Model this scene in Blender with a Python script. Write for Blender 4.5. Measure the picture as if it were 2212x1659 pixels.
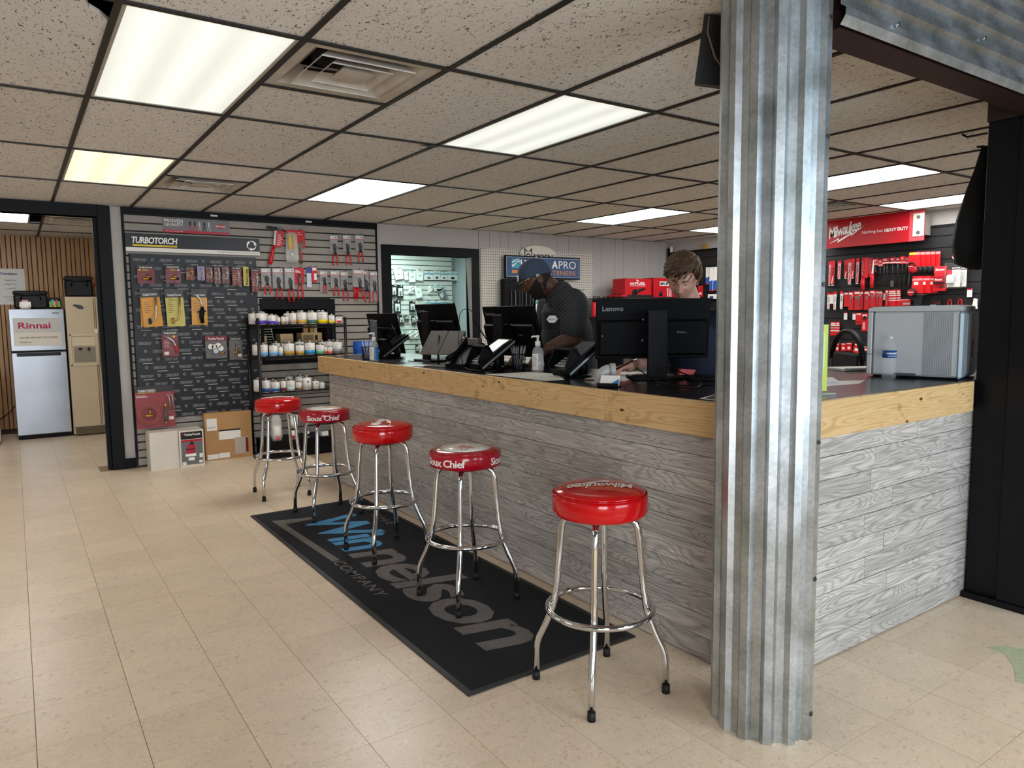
import bpy, bmesh, math, random
from math import pi, sin, cos, radians
from mathutils import Vector, Matrix
random.seed(7)
for _o in list(bpy.data.objects): bpy.data.objects.remove(_o)
S = bpy.context.scene
COL = S.collection
# ------------------------------------------------------------ camera
cam = bpy.data.cameras.new('camera'); camo = bpy.data.objects.new('camera', cam); COL.objects.link(camo)
yaw, pitch, roll = 0.6012, -0.0960, -0.0116
fw = Vector((sin(yaw)*cos(pitch), cos(yaw)*cos(pitch), sin(pitch)))
rt = Vector((cos(yaw), -sin(yaw), 0)); up = rt.cross(fw)
rt, up = cos(roll)*rt+sin(roll)*up, -sin(roll)*rt+cos(roll)*up
camo.matrix_world = Matrix(((rt.x, up.x, -fw.x, 0), (rt.y, up.y, -fw.y, 0), (rt.z, up.z, -fw.z, 1.4183), (0, 0, 0, 1)))
cam.sensor_width = 36; cam.lens = 1561.9/2212*36; cam.clip_start = 0.05
S.camera = camo
# ------------------------------------------------------------ world, daylight, exposure
W = bpy.data.worlds.new('world'); S.world = W; W.use_nodes = True
W.node_tree.nodes['Background'].inputs[0].default_value = (0.75, 0.87, 1.0, 1)
W.node_tree.nodes['Background'].inputs[1].default_value = 1.2
S.view_settings.view_transform = 'Standard'; S.view_settings.look = 'None'
S.view_settings.exposure = 0.26; S.view_settings.gamma = 1.0; S.view_settings.use_curve_mapping = False
def area(name, loc, rot, sx, sy, energy, color):
    l = bpy.data.lights.new(name, 'AREA'); l.shape = 'RECTANGLE'; l.size = sx; l.size_y = sy; l.energy = energy; l.color = color
    o = bpy.data.objects.new(name, l); o.location = loc; o.rotation_euler = rot; COL.objects.link(o); return o
# daylight coming through the shop front behind the camera
area('daylight_shop_front', (3.6, -3.35, 1.45), (radians(90), 0, 0), 4.4, 2.0, 168, (0.74, 0.88, 1.0))
area('daylight_shop_door', (-1.9, -3.35, 1.35), (radians(90), 0, 0), 2.6, 2.2, 170, (0.9, 0.95, 1.0))
# added fill lights behind the camera, unseen, to brighten floor, column and stools
for _x in (-2.4, .2, 2.8, 5.4): area('added_fill_light', (_x, -1.5, 2.88), (0, 0, 0), .6, 1.2, 40, (1.0, .97, .93)).data.spread = radians(112)
# ------------------------------------------------------------ helpers
def L(c):
    if isinstance(c, str): c = [int(c[i:i+2], 16) for i in (0, 2, 4)]
    f = lambda v: v/12.92 if v <= .04045 else ((v+.055)/1.055)**2.4
    return tuple(f(v/255) for v in c)+(1,)
MATS = {}
def mat(name, c, rough=.5, metal=0, coat=0, trans=0, alpha=1, emit=0, noise=None, bump=None, spec=.5, rand=0, ior=1.45):
    if name in MATS: return MATS[name]
    m = bpy.data.materials.new(name); m.use_nodes = True; nt = m.node_tree; b = nt.nodes['Principled BSDF']; c = L(c)
    b.inputs['Base Color'].default_value = c; b.inputs['Roughness'].default_value = rough; b.inputs['Metallic'].default_value = metal
    b.inputs['Coat Weight'].default_value = coat; b.inputs['Coat Roughness'].default_value = .06; b.inputs['Transmission Weight'].default_value = trans
    b.inputs['Alpha'].default_value = alpha; b.inputs['Specular IOR Level'].default_value = spec; b.inputs['IOR'].default_value = ior
    if emit: b.inputs['Emission Color'].default_value = c; b.inputs['Emission Strength'].default_value = emit
    tc = None
    if noise or bump or rand: tc = nt.nodes.new('ShaderNodeTexCoord')
    if noise or rand:
        mx = nt.nodes.new('ShaderNodeMix'); mx.data_type = 'RGBA'; mx.blend_type = 'MULTIPLY'; mx.inputs[0].default_value = 1
        mx.inputs[6].default_value = c; nt.links.new(mx.outputs[2], b.inputs['Base Color'])
        mr = nt.nodes.new('ShaderNodeMapRange')
        if noise:
            n = nt.nodes.new('ShaderNodeTexNoise'); n.inputs['Scale'].default_value = noise[0]; n.inputs['Detail'].default_value = 4
            nt.links.new(tc.outputs['Object'], n.inputs['Vector']); nt.links.new(n.outputs['Fac'], mr.inputs[0])
            mr.inputs[1].default_value = .3; mr.inputs[2].default_value = .7; mr.inputs[3].default_value = 1-noise[1]; mr.inputs[4].default_value = 1+noise[1]*.4
            out = mr.outputs[0]
        if rand:
            oi = nt.nodes.new('ShaderNodeObjectInfo'); m2 = nt.nodes.new('ShaderNodeMapRange'); nt.links.new(oi.outputs['Random'], m2.inputs[0])
            m2.inputs[3].default_value = 1-rand; m2.inputs[4].default_value = 1+rand*.5
            if noise:
                mm = nt.nodes.new('ShaderNodeMath'); mm.operation = 'MULTIPLY'; nt.links.new(out, mm.inputs[0]); nt.links.new(m2.outputs[0], mm.inputs[1]); out = mm.outputs[0]
            else: out = m2.outputs[0]
        nt.links.new(out, mx.inputs[7])
    if bump:
        n = nt.nodes.new('ShaderNodeTexNoise'); n.inputs['Scale'].default_value = bump[0]; n.inputs['Detail'].default_value = 3
        nt.links.new(tc.outputs['Object'], n.inputs['Vector'])
        bp = nt.nodes.new('ShaderNodeBump'); bp.inputs['Strength'].default_value = bump[1]; bp.inputs['Distance'].default_value = .002
        nt.links.new(n.outputs['Fac'], bp.inputs['Height']); nt.links.new(bp.outputs[0], b.inputs['Normal'])
    MATS[name] = m; return m
def nodes(m): nt = m.node_tree; return nt, nt.nodes['Principled BSDF'], nt.nodes.new, nt.links.new
def ramp(new, *stops):
    r = new('ShaderNodeValToRGB'); e = r.color_ramp.elements
    while len(e) < len(stops): e.new(.5)
    for k, (p, c) in enumerate(stops): e[k].position = p; e[k].color = c
    return r
class B:
    """collects simple solids into one mesh; material slots by index"""
    def __init__(s): s.v = []; s.f = []; s.mi = []; s.sm = []; s.T = None
    def add(s, vs, fs, mi=0, sm=False):
        o = len(s.v); T = s.T
        s.v += [tuple(T @ Vector(v)) for v in vs] if T else [tuple(v) for v in vs]
        for f in fs: s.f.append([i+o for i in f]); s.mi.append(mi); s.sm.append(sm)
        return s
    def box(s, x0, y0, z0, x1, y1, z1, mi=0):
        return s.add([(x0,y0,z0),(x1,y0,z0),(x1,y1,z0),(x0,y1,z0),(x0,y0,z1),(x1,y0,z1),(x1,y1,z1),(x0,y1,z1)],
                     [(3,2,1,0),(4,5,6,7),(0,1,5,4),(1,2,6,5),(2,3,7,6),(3,0,4,7)], mi)
    def bbox(s, x0, y0, z0, x1, y1, z1, b=.004, mi=0):      # bevelled box
        bm = bmesh.new(); bmesh.ops.create_cube(bm, size=1)
        for v in bm.verts: v.co = Vector((x0+(v.co.x+.5)*(x1-x0), y0+(v.co.y+.5)*(y1-y0), z0+(v.co.z+.5)*(z1-z0)))
        bmesh.ops.bevel(bm, geom=bm.edges[:], offset=b, segments=1, affect='EDGES')
        bm.verts.index_update()
        s.add([v.co.copy() for v in bm.verts], [[v.index for v in f.verts] for f in bm.faces], mi); bm.free(); return s
    def prism(s, poly, a, b, ax='y', mi=0, sm=False):         # polygon given in the other two axes, extruded from a to b
        def P(p, t): return {'y': (p[0], t, p[1]), 'z': (p[0], p[1], t), 'x': (t, p[0], p[1])}[ax]
        n = len(poly); vs = [P(p, a) for p in poly]+[P(p, b) for p in poly]
        fs = [tuple(range(n-1, -1, -1)), tuple(range(n, 2*n))]
        s.add(vs, fs, mi); s.add(vs, [(i, (i+1) % n, n+(i+1) % n, n+i) for i in range(n)], mi, sm); return s
    def lathe(s, prof, c=(0,0,0), n=24, mi=0, sm=True, sx=1, sy=1):
        vs = []; fs = []; m = len(prof)
        for k in range(n):
            a = 2*pi*k/n
            for r, z in prof: vs.append((c[0]+r*cos(a)*sx, c[1]+r*sin(a)*sy, c[2]+z))
        for k in range(n):
            for i in range(m-1):
                a, b = k*m+i, ((k+1) % n)*m+i; fs.append((a, b, b+1, a+1))
        s.add(vs, fs, mi, sm)
        for i, fl in ((0, True), (m-1, False)):
            if prof[i][0] > 1e-6:
                ring = [vs[k*m+i] for k in range(n)]; s.add(ring, [list(range(n))[::-1] if fl else list(range(n))], mi)
        return s
    def tube(s, pts, r, n=8, closed=False, mi=0, cap=True):
        pts = [Vector(p) for p in pts]; m = len(pts); rr = r if isinstance(r, (list, tuple)) else [r]*m
        vs = []; fs = []; u = None
        for i, p in enumerate(pts):
            if closed: t = pts[(i+1) % m]-pts[i-1]
            else: t = pts[min(i+1, m-1)]-pts[max(i-1, 0)]
            t.normalize()
            if u is None: u = t.orthogonal().normalized()
            u = (u-t*u.dot(t)); u = u.normalized() if u.length > 1e-6 else t.orthogonal().normalized()
            w = t.cross(u)
            for k in range(n): a = 2*pi*k/n; vs.append(p+rr[i]*(cos(a)*u+sin(a)*w))
        for i in range(m if closed else m-1):
            j = (i+1) % m
            for k in range(n): fs.append((i*n+k, i*n+(k+1) % n, j*n+(k+1) % n, j*n+k))
        s.add(vs, fs, mi, True)
        if cap and not closed:
            s.add(vs[:n], [list(range(n))[::-1]], mi); s.add(vs[-n:], [list(range(n))], mi)
        return s
    def cyl(s, p0, p1, r, r1=None, n=16, mi=0): return s.tube([p0, p1], [r, r if r1 is None else r1], n, mi=mi)
    def disc(s, c, r, n=24, mi=0, ax='z', rx=None):
        rx = rx or r
        vs = [{'z': (c[0]+rx*cos(2*pi*k/n), c[1]+r*sin(2*pi*k/n), c[2]), 'y': (c[0]+rx*cos(2*pi*k/n), c[1], c[2]+r*sin(2*pi*k/n))}[ax] for k in range(n)]
        return s.add(vs, [list(range(n))], mi)
    def ring(s, c, r0, r1, n=16, mi=0, ax='y', d=0):          # flat annulus
        vs = []; fs = []
        for k in range(n):
            a = 2*pi*k/n
            for r in (r0, r1): vs.append((c[0]+r*cos(a), c[1], c[2]+r*sin(a)) if ax == 'y' else (c[0]+r*cos(a), c[1]+r*sin(a), c[2]))
        for k in range(n): j = (k+1) % n; fs.append((2*k, 2*k+1, 2*j+1, 2*j))
        return s.add(vs, fs, mi)
    def ball(s, c, r, n=12, mi=0, sz=None, sx=None, sy=None):
        m = max(4, n//2); sx = sx or r; sy = sy or r; sz = sz or r; vs = []; fs = []
        prof = [(sin(pi*i/m), -cos(pi*i/m)) for i in range(m+1)]
        for k in range(n):
            for a, z in prof: vs.append((c[0]+sx*a*cos(2*pi*k/n), c[1]+sy*a*sin(2*pi*k/n), c[2]+sz*z))
        for k in range(n):
            for i in range(m): a, b = k*(m+1)+i, ((k+1) % n)*(m+1)+i; fs.append((a, b, b+1, a+1))
        return s.add(vs, fs, mi, True)
    def quad(s, a, b, c, d, mi=0): return s.add([a, b, c, d], [(0, 1, 2, 3)], mi)
    def mesh(s, name, mats):
        me = bpy.data.meshes.new(name); me.from_pydata(s.v, [], s.f)
        for m in (mats if isinstance(mats, (list, tuple)) else [mats]): me.materials.append(m)
        me.polygons.foreach_set('material_index', s.mi); me.polygons.foreach_set('use_smooth', s.sm); me.update()
        bm = bmesh.new(); bm.from_mesh(me); bmesh.ops.remove_doubles(bm, verts=bm.verts, dist=1e-6); bm.to_mesh(me); bm.free()
        return me
    def obj(s, name, mats, parent=None, loc=None, rz=0, **tags):
        return put(name, s.mesh(name, mats), parent, loc, rz, **tags)
def put(name, me, parent=None, loc=None, rz=0, **tags):
    o = bpy.data.objects.new(name, me); COL.objects.link(o)
    if parent: o.parent = parent
    if loc is not None: o.location = loc
    if rz: o.rotation_euler = (0, 0, rz)
    for k, v in tags.items(): o[k] = v
    return o
def thing(name, label, cat, loc=(0, 0, 0), rz=0, group=None):
    o = bpy.data.objects.new(name, None); COL.objects.link(o); o.location = loc; o.rotation_euler = (0, 0, rz); o.empty_display_size = .1
    o['label'] = label; o['category'] = cat
    if group: o['group'] = group
    return o
def dup(root, loc, rz=None, label=None, group=None, cat=None):
    def cp2(o, par):
        c = o.copy(); COL.objects.link(c)
        if par: c.parent = par
        for ch in o.children: cp2(ch, c)
        return c
    c = cp2(root, None); c.location = loc
    if rz is not None: c.rotation_euler = (0, 0, rz)
    if label: c['label'] = label
    if group: c['group'] = group
    if cat: c['category'] = cat
    return c
def smooth(o, lv=1):
    md = o.modifiers.new('sub', 'SUBSURF'); md.levels = lv; md.render_levels = lv
def bevel(o, w=.003, seg=2):
    md = o.modifiers.new('bevel', 'BEVEL'); md.width = w; md.segments = seg; md.limit_method = 'ANGLE'; return o
# ---- lettering: the built-in font, turned into flat mesh. local x right, z up, facing -y
_TX = {}
def glyphs(t, bold=0, shear=0, space=1.0, res=3):
    k = (t, bold, shear, space, res)
    if k in _TX: return _TX[k]
    c = bpy.data.curves.new('t', 'FONT'); c.body = t; c.size = 1; c.offset = bold; c.shear = shear; c.space_character = space; c.resolution_u = res
    o = bpy.data.objects.new('t', c); COL.objects.link(o); bpy.context.view_layer.update()
    me = o.evaluated_get(bpy.context.evaluated_depsgraph_get()).to_mesh()
    vs = [v.co.copy() for v in me.vertices]; fs = [list(f.vertices) for f in me.polygons]
    xs = [v.x for v in vs]; ys = [v.y for v in vs]
    r = (vs, fs, min(xs), max(xs), min(ys), max(ys))
    bpy.data.objects.remove(o); bpy.data.curves.remove(c); _TX[k] = r; return r
def text(b, t, x, z, w, h, y=0, bold=0, shear=0, space=1.0, mi=0, fn=None, res=3):
    """fit the words into the box with lower-left x,z and size w,h (w or h None keeps the proportion)"""
    vs, fs, x0, x1, y0, y1 = glyphs(t, bold, shear, space, res)
    sx = w/(x1-x0) if w else None; sy = h/(y1-y0) if h else None
    sx = sx or sy; sy = sy or sx
    q = [(x+(v.x-x0)*sx, y, z+(v.y-y0)*sy) for v in vs]
    if fn: q = [fn(*p) for p in q]
    b.add(q, fs, mi); return b
def rot2(b, c, a):      # rotate the points of a builder in the xz plane about c
    ca, sa = cos(a), sin(a)
    b.v = [(c[0]+(v[0]-c[0])*ca-(v[2]-c[1])*sa, v[1], c[1]+(v[0]-c[0])*sa+(v[2]-c[1])*ca) for v in b.v]; return b
def arc(c, r, a0, a1, n, ax='xz', k=0):
    out = []
    for i in range(n+1):
        a = a0+(a1-a0)*i/n; p, q = c[0]+r*cos(a), c[1]+r*sin(a)
        out.append((p, k, q) if ax == 'xz' else (p, q, k) if ax == 'xy' else (k, p, q))
    return out
# ------------------------------------------------------------ common materials
black = mat('black_paint', '0d0e12', .5, bump=(60, .15), spec=.2); blackm = mat('black_plastic', '050506', .5, spec=.2); blackg = mat('black_gloss', '060709', .2, spec=.3)
white = mat('white_card', 'e9e7e2', .6); red = mat('tool_red', 'd01822', .42); darkred = mat('maroon_card', '7e1420', .45)
steel = mat('steel', 'b9bbbd', .28, 1); chrome = mat('chrome', 'd9dbdd', .07, 1); brass = mat('brass', 'c2953f', .25, 1); darksteel = mat('dark_steel', '4c4d50', .35, .8)
clear = mat('clear_plastic', '9a9a9a', .06, trans=0, alpha=.055); clear2 = mat('cloudy_plastic', 'f2f4f4', .18, alpha=.3)
greyprint = mat('grey_print', 'a8a9ab', .6); whiteprint = mat('white_print', 'f2f1ee', .55); blackprint = mat('black_print', '141416', .55); yellow = mat('yellow_print', 'e8c832', .5)
wallm = mat('grey_wall_paint', 'b3aea9', .7, noise=(3, .04)); glass = mat('glass', 'ffffff', .02, trans=1, ior=1.45)
# ============================================================ SETTING
H = 2.458; XR = 8.09; YB = 7.68
def joint(px, py, z):                     # where a point lands in the view; used only to decide which floor tiles are near enough to build singly
    d = Vector((px, py, z))-Vector((0, 0, 1.4183)); q = d.dot(fw)
    return (1106+1561.9*d.dot(rt)/q, 829.5-1561.9*d.dot(up)/q, q) if q > .3 else None
def struct(o): o['kind'] = 'structure'; return o
# ---- floor: vinyl composition tiles, laid with tight joints
def floor_mat():
    m = mat('floor_tile', 'd9c3a5', .3, spec=.4); nt, b, new, ln = nodes(m)
    tc = new('ShaderNodeTexCoord'); oi = new('ShaderNodeObjectInfo'); ad = new('ShaderNodeVectorMath'); ad.operation = 'ADD'
    sc = new('ShaderNodeVectorMath'); sc.operation = 'SCALE'; sc.inputs[3].default_value = 40
    ln(oi.outputs['Random'], sc.inputs[0]); ln(tc.outputs['Object'], ad.inputs[0]); ln(sc.outputs[0], ad.inputs[1])
    n1 = new('ShaderNodeTexNoise'); n1.inputs['Scale'].default_value = 5; n1.inputs['Detail'].default_value = 3; ln(ad.outputs[0], n1.inputs['Vector'])
    n2 = new('ShaderNodeTexNoise'); n2.inputs['Scale'].default_value = 48; n2.inputs['Detail'].default_value = 3; n2.inputs['Distortion'].default_value = 1.5; ln(ad.outputs[0], n2.inputs['Vector'])
    r2 = ramp(new, (.3, L('d0bca4')), (.42, L('e7d5bd')), (.62, L('e9d8c1')), (.74, L('f3e7d7'))); ln(n2.outputs['Fac'], r2.inputs[0])
    mx = new('ShaderNodeMix'); mx.data_type = 'RGBA'; mx.blend_type = 'MULTIPLY'; mx.inputs[0].default_value = 1
    r1 = ramp(new, (.3, (.93, .92, .90, 1)), (.7, (1.03, 1.0, .97, 1))); ln(n1.outputs['Fac'], r1.inputs[0])
    ln(r2.outputs[0], mx.inputs[6]); ln(r1.outputs[0], mx.inputs[7])
    m3 = new('ShaderNodeMix'); m3.data_type = 'RGBA'; m3.blend_type = 'MULTIPLY'; m3.inputs[0].default_value = 1
    mr = ramp(new, (0, (.95, .94, .92, 1)), (1, (1.03, 1.03, 1.03, 1))); ln(oi.outputs['Random'], mr.inputs[0]); ln(mx.outputs[2], m3.inputs[6]); ln(mr.outputs[0], m3.inputs[7])
    ln(m3.outputs[2], b.inputs['Base Color']); return m
FT = floor_mat(); FJ = mat('floor_joint', '9a8468', .8)
fl = struct(B().box(-4.3, -3.3, -.12, 8.3, 11.1, -.0035).obj('floor', FJ))
def tile_b(): return B().prism([(-.1514, -.1514), (.1514, -.1514), (.1514, .1514), (-.1514, .1514)], -.0035, 0, 'z')
tme = tile_b().mesh('tile', FT); cand = []
for i in range(-14, 26):
    for j in range(-20, 28):
        x, y = .8883+.1524+i*.3048, 3.072+.1524+j*.3048
        if x < -3.4 or x > 8.0 or y < .3 or y > 10.9: continue
        if (7.6 < y < 7.85 and (x > .6)) or (y > 7.7 and x > 1.5) : continue
        q = joint(x, y, 0)
        if not q or not (-260 < q[0] < 2500 and q[1] < 2250): continue
        if x > 2.5 and y > 1.75 : continue
        cand.append((q[2], x, y))
cand.sort(); rest = B()
for k, (q, x, y) in enumerate(cand):
    if k < 298: put('tile', tme, fl, (x, y, 0))
    else: rest.prism([(x-.1514, y-.1514), (x+.1514, y-.1514), (x+.1514, y+.1514), (x-.1514, y+.1514)], -.0035, 0, 'z')
rest.obj('tile_field', FT, fl, kind='stuff')
struct(B().prism([(3.289, 1.288), (3.276, 1.211), (3.194, 1.149), (3.063, 1.091), (3.071, 1.068), (3.04, .93), (3.3, .88), (3.47, 1.12), (3.393, 1.187), (3.366, 1.249)], 0, .0008, 'z').obj('trim_20', mat('bare_floor_patch', 'b9bf9c', .8, noise=(40, .15), bump=(80, .5))))
# ---- ceiling: lay-in fissured tiles in a black grid
def ceil_mat():
    m = mat('ceiling_tile', 'b9b0a6', .9, spec=.1); nt, b, new, ln = nodes(m)
    tc = new('ShaderNodeTexCoord'); oi = new('ShaderNodeObjectInfo'); ad = new('ShaderNodeVectorMath'); ad.operation = 'ADD'
    sc = new('ShaderNodeVectorMath'); sc.operation = 'SCALE'; sc.inputs[3].default_value = 30
    ln(oi.outputs['Random'], sc.inputs[0]); ln(tc.outputs['Object'], ad.inputs[0]); ln(sc.outputs[0], ad.inputs[1])
    mp = new('ShaderNodeMapping'); mp.inputs['Scale'].default_value = (84, 38, 1); ln(ad.outputs[0], mp.inputs['Vector'])
    n = new('ShaderNodeTexNoise'); n.inputs['Scale'].default_value = 1; n.inputs['Detail'].default_value = 1.5; n.inputs['Distortion'].default_value = 1.6; ln(mp.outputs[0], n.inputs['Vector'])
    r = ramp(new, (.325, L('5f5850')), (.375, L('e6e4e1')), (1, L('efeeec'))); ln(n.outputs['Fac'], r.inputs[0])
    mr = ramp(new, (0, (.93, .92, .9, 1)), (1, (1.03, 1.03, 1.03, 1))); ln(oi.outputs['Random'], mr.inputs[0])
    mx = new('ShaderNodeMix'); mx.data_type = 'RGBA'; mx.blend_type = 'MULTIPLY'; mx.inputs[0].default_value = 1
    ln(r.outputs[0], mx.inputs[6]); ln(mr.outputs[0], mx.inputs[7]); ln(mx.outputs[2], b.inputs['Base Color'])
    bp = new('ShaderNodeBump'); bp.inputs['Strength'].default_value = .4; bp.inputs['Distance'].default_value = .003; ln(n.outputs['Fac'], bp.inputs['Height']); ln(bp.outputs[0], b.inputs['Normal'])
    return m
CT = ceil_mat(); TBAR = mat('grid_bar', '1b1917', .45)
GX, GY, TX, TY = .3528, 2.769, .6202, 1.2404
lights = {(0,0): 'w', (3,0): 'w', (0,2): 'y', (3,2): 'w', (8,2): 'w', (11,2): 'w', (8,0): 'w', (11,0): 'w', (-5,0): 'w', (-4,2): 'w'}
vents = {(1,0): 0, (1,2): 1, (10,1): 0}        # half a cell each: 0 near half, 1 far half
ce = struct(B().box(-4.3, 1.31, 2.75, 8.3, 7.8, 2.8).obj('ceiling', mat('plenum', '0b0a0a', .9)))
cme = B().prism([(-.304, -.614), (.304, -.614), (.304, .614), (-.304, .614)], 0, .014, 'z').mesh('ceiling_tile', CT)
hme = B().prism([(-.304, -.303), (.304, -.303), (.304, .303), (-.304, .303)], 0, .014, 'z').mesh('ceiling_tile', CT)
def ctile(i, j):
    x0, x1 = GX+i*TX, GX+(i+1)*TX; y0, y1 = GY+j*TY, GY+(j+1)*TY
    cx, cy = (x0+x1)/2, (y0+y1)/2
    if x1 > XR or y0 < 1.5:
        x1 = min(x1, XR); y0 = max(y0, 1.33)
        if x1-x0 < .03 or y1-y0 < .03: return
        B().prism([(x0+.004, y0+.004), (x1-.004, y0+.004), (x1-.004, y1-.004), (x0+.004, y1-.004)], 0, .014, 'z').obj('ceiling_tile', CT, ce, (0, 0, H+.004)); return
    if (i, j) == (-1, 0):      # a corner is broken away beside the near light
        B().prism([(-.304, -.614), (.16, -.614), (.18, -.58), (.22, -.55), (.235, -.5), (.27, -.46), (.304, -.4), (.304, .614), (-.304, .614)], 0, .014, 'z').obj('ceiling_tile', CT, ce, (cx, cy, H+.003)); return
    put('ceiling_tile', cme, ce, (cx, cy, H+.003+random.uniform(0, .003)))
for i in range(-8, 13):
    for j in range(-2, 4):
        if (i, j) in lights: continue
        if (i, j) in vents:
            far = 1-vents[(i, j)]; put('ceiling_tile', hme, ce, (GX+(i+.5)*TX, GY+(j+(.25 if not far else .75))*TY, H+.004)); continue
        ctile(i, j)
for i in range(-7, 13): B().box(-.012, 1.31, H-.004, .012, YB, H+.002).obj('grid_bar', TBAR, ce, (GX+i*TX, 0, 0))
for j in range(-1, 4): B().box(-4.3, -.012, H-.0045, XR, .012, H+.0015).obj('grid_bar', TBAR, ce, (0, GY+j*TY, 0))
for (i, j) in vents: B().box(GX+i*TX+.012, -.012, H-.0045, GX+(i+1)*TX-.012, .012, H+.0015).obj('grid_bar', TBAR, ce, (0, GY+(j+.5)*TY, 0))
B().prism([(-.09, 0), (.02, -.004), (.03, -.05), (-.05, -.02)], H-.012, H-.007, 'z').obj('loose_strip', TBAR, ce, (GX+3*TX-.02, GY+TY+.02, 0))
# perimeter moulding against the walls
B().box(-4.3, YB-.02, H-.006, XR, YB, H+.004).obj('wall_angle', mat('wall_angle', '8a847d', .6), ce)
# ---- fluorescent fixtures
def lens(name, c, strength):
    m = mat(name, c, .4); nt, b, new, ln = nodes(m); tc = new('ShaderNodeTexCoord'); sp = new('ShaderNodeSeparateXYZ'); ln(tc.outputs['Object'], sp.inputs[0])
    mt = new('ShaderNodeMath'); mt.operation = 'MULTIPLY'; mt.inputs[1].default_value = 2*pi/.19; ln(sp.outputs[0], mt.inputs[0])
    cs = new('ShaderNodeMath'); cs.operation = 'COSINE'; ln(mt.outputs[0], cs.inputs[0])
    mr = new('ShaderNodeMapRange'); mr.inputs[1].default_value = -1; mr.inputs[2].default_value = 1; mr.inputs[3].default_value = strength*.86; mr.inputs[4].default_value = strength*1.12; ln(cs.outputs[0], mr.inputs[0])
    b.inputs['Emission Color'].default_value = L(c); ln(mr.outputs[0], b.inputs['Emission Strength']); return m
LW = lens('lens_white', 'fbfaf7', 12.0); LN = lens('lens_near', 'f0f4ec', .66); LY = lens('lens_warm', 'ffedcc', .92); FR = mat('fixture_frame', 'b9b8b2', .5)
def fixture(x, y, z, lm, label, sy=TY):
    t = thing('ceiling_light', label, 'light', (x, y, z), 0, 'ceiling light panels')
    f = B(); a, c = TX/2-.013, sy/2-.013
    f.box(-a, -c, 0, -a+.014, c, .05).box(a-.014, -c, 0, a, c, .05).box(-a+.014, -c, 0, a-.014, -c+.014, .05).box(-a+.014, c-.014, 0, a-.014, c, .05).box(-a, -c, .05, a, c, .06)
    f.obj('frame', FR, t)
    B().box(-a+.014, -c+.014, .004, a-.014, c-.014, .008).obj('diffuser', lm, t); return t
LAB = {(0,0): 'large cool white light panel nearest the camera, beside the open square vent', (3,0): 'long white light panel in the middle of the ceiling above the counter corner',
 (0,2): 'warm yellowish light panel at left, near the fridge doorway', (3,2): 'white light panel in front of the slat wall, between warm panel and counter',
 (8,2): 'far bluish white light panel above the capped man and the grey back wall', (11,2): 'farthest light panel, half hidden left of the metal column',
 (8,0): 'white light panel right of the metal column, the nearer of the two there', (11,0): 'white light panel right of the metal column, farther one above the red sign',
 (-5,0): 'white light panel outside the picture on the left', (-4,2): 'white light panel outside the picture on the far left'}
for (i, j), k in lights.items():
    if j == -1: continue
    fixture(GX+(i+.5)*TX, GY+(j+.5)*TY, H, LY if k == 'y' else LN if (i, j) in ((0,0),(3,0)) else LW, LAB[(i, j)])
# ---- square ceiling diffusers
VM = mat('vent_metal', 'c9c1b6', .5, noise=(6, .25)); VD = mat('vent_dark', '12100f', .8)
def sq(b, h0, z0, h1, z1, mi=0):
    a = [(-h0,-h0,z0),(h0,-h0,z0),(h0,h0,z0),(-h0,h0,z0)]; c = [(-h1,-h1,z1),(h1,-h1,z1),(h1,h1,z1),(-h1,h1,z1)]
    b.add(a+c, [(k, (k+1) % 4, 4+(k+1) % 4, 4+k) for k in range(4)], mi)
def vent(x, y, z, label):
    t = thing('ceiling_vent', label, 'vent', (x, y, z), 0, 'square air diffusers in the ceiling')
    p = B(); sq(p, .297, .002, .25, .002); sq(p, .25, .002, .17, .07); p.obj('pan', VM, t)
    d = B(); d.lathe([(.17, .068), (.17, .16), (.001, .16)], n=20); sq(d, .17, .07, .17, .075); d.obj('duct', VD, t)
    for h, z0 in ((.205, -.004), (.135, -.001)):
        r = B(); sq(r, h, z0, h-.055, z0+.045); sq(r, h-.004, z0+.003, h-.057, z0+.047); sq(r, h, z0, h-.004, z0+.003); sq(r, h+.001, z0-.006, h+.001, z0); r.obj('louver', VM, t)
    c = B(); sq(c, .075, -.004, .045, .03); c.quad((-.075,-.075,-.004), (-.075,.075,-.004), (.075,.075,-.004), (.075,-.075,-.004)); c.quad((-.045,-.045,.03), (.045,-.045,.03), (.045,.045,.03), (-.045,.045,.03)); c.obj('louver', VM, t)
    for k in range(4): a = pi/4+k*pi/2; B().tube([(.06*cos(a), .06*sin(a), .02), (.22*cos(a), .22*sin(a), .05)], .006, 4).obj('bracket', VD, t)
vent(GX+1.5*TX, GY+.25*TY, H, 'dusty square air vent with nested louvers beside the nearest light panel')
vent(GX+1.5*TX, GY+2.75*TY, H, 'dusty square air vent beside the warm light panel, above the torch display')
vent(GX+10.5*TX, GY+1.25*TY, H, 'dusty square air vent right of the metal column above the red sign')
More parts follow.
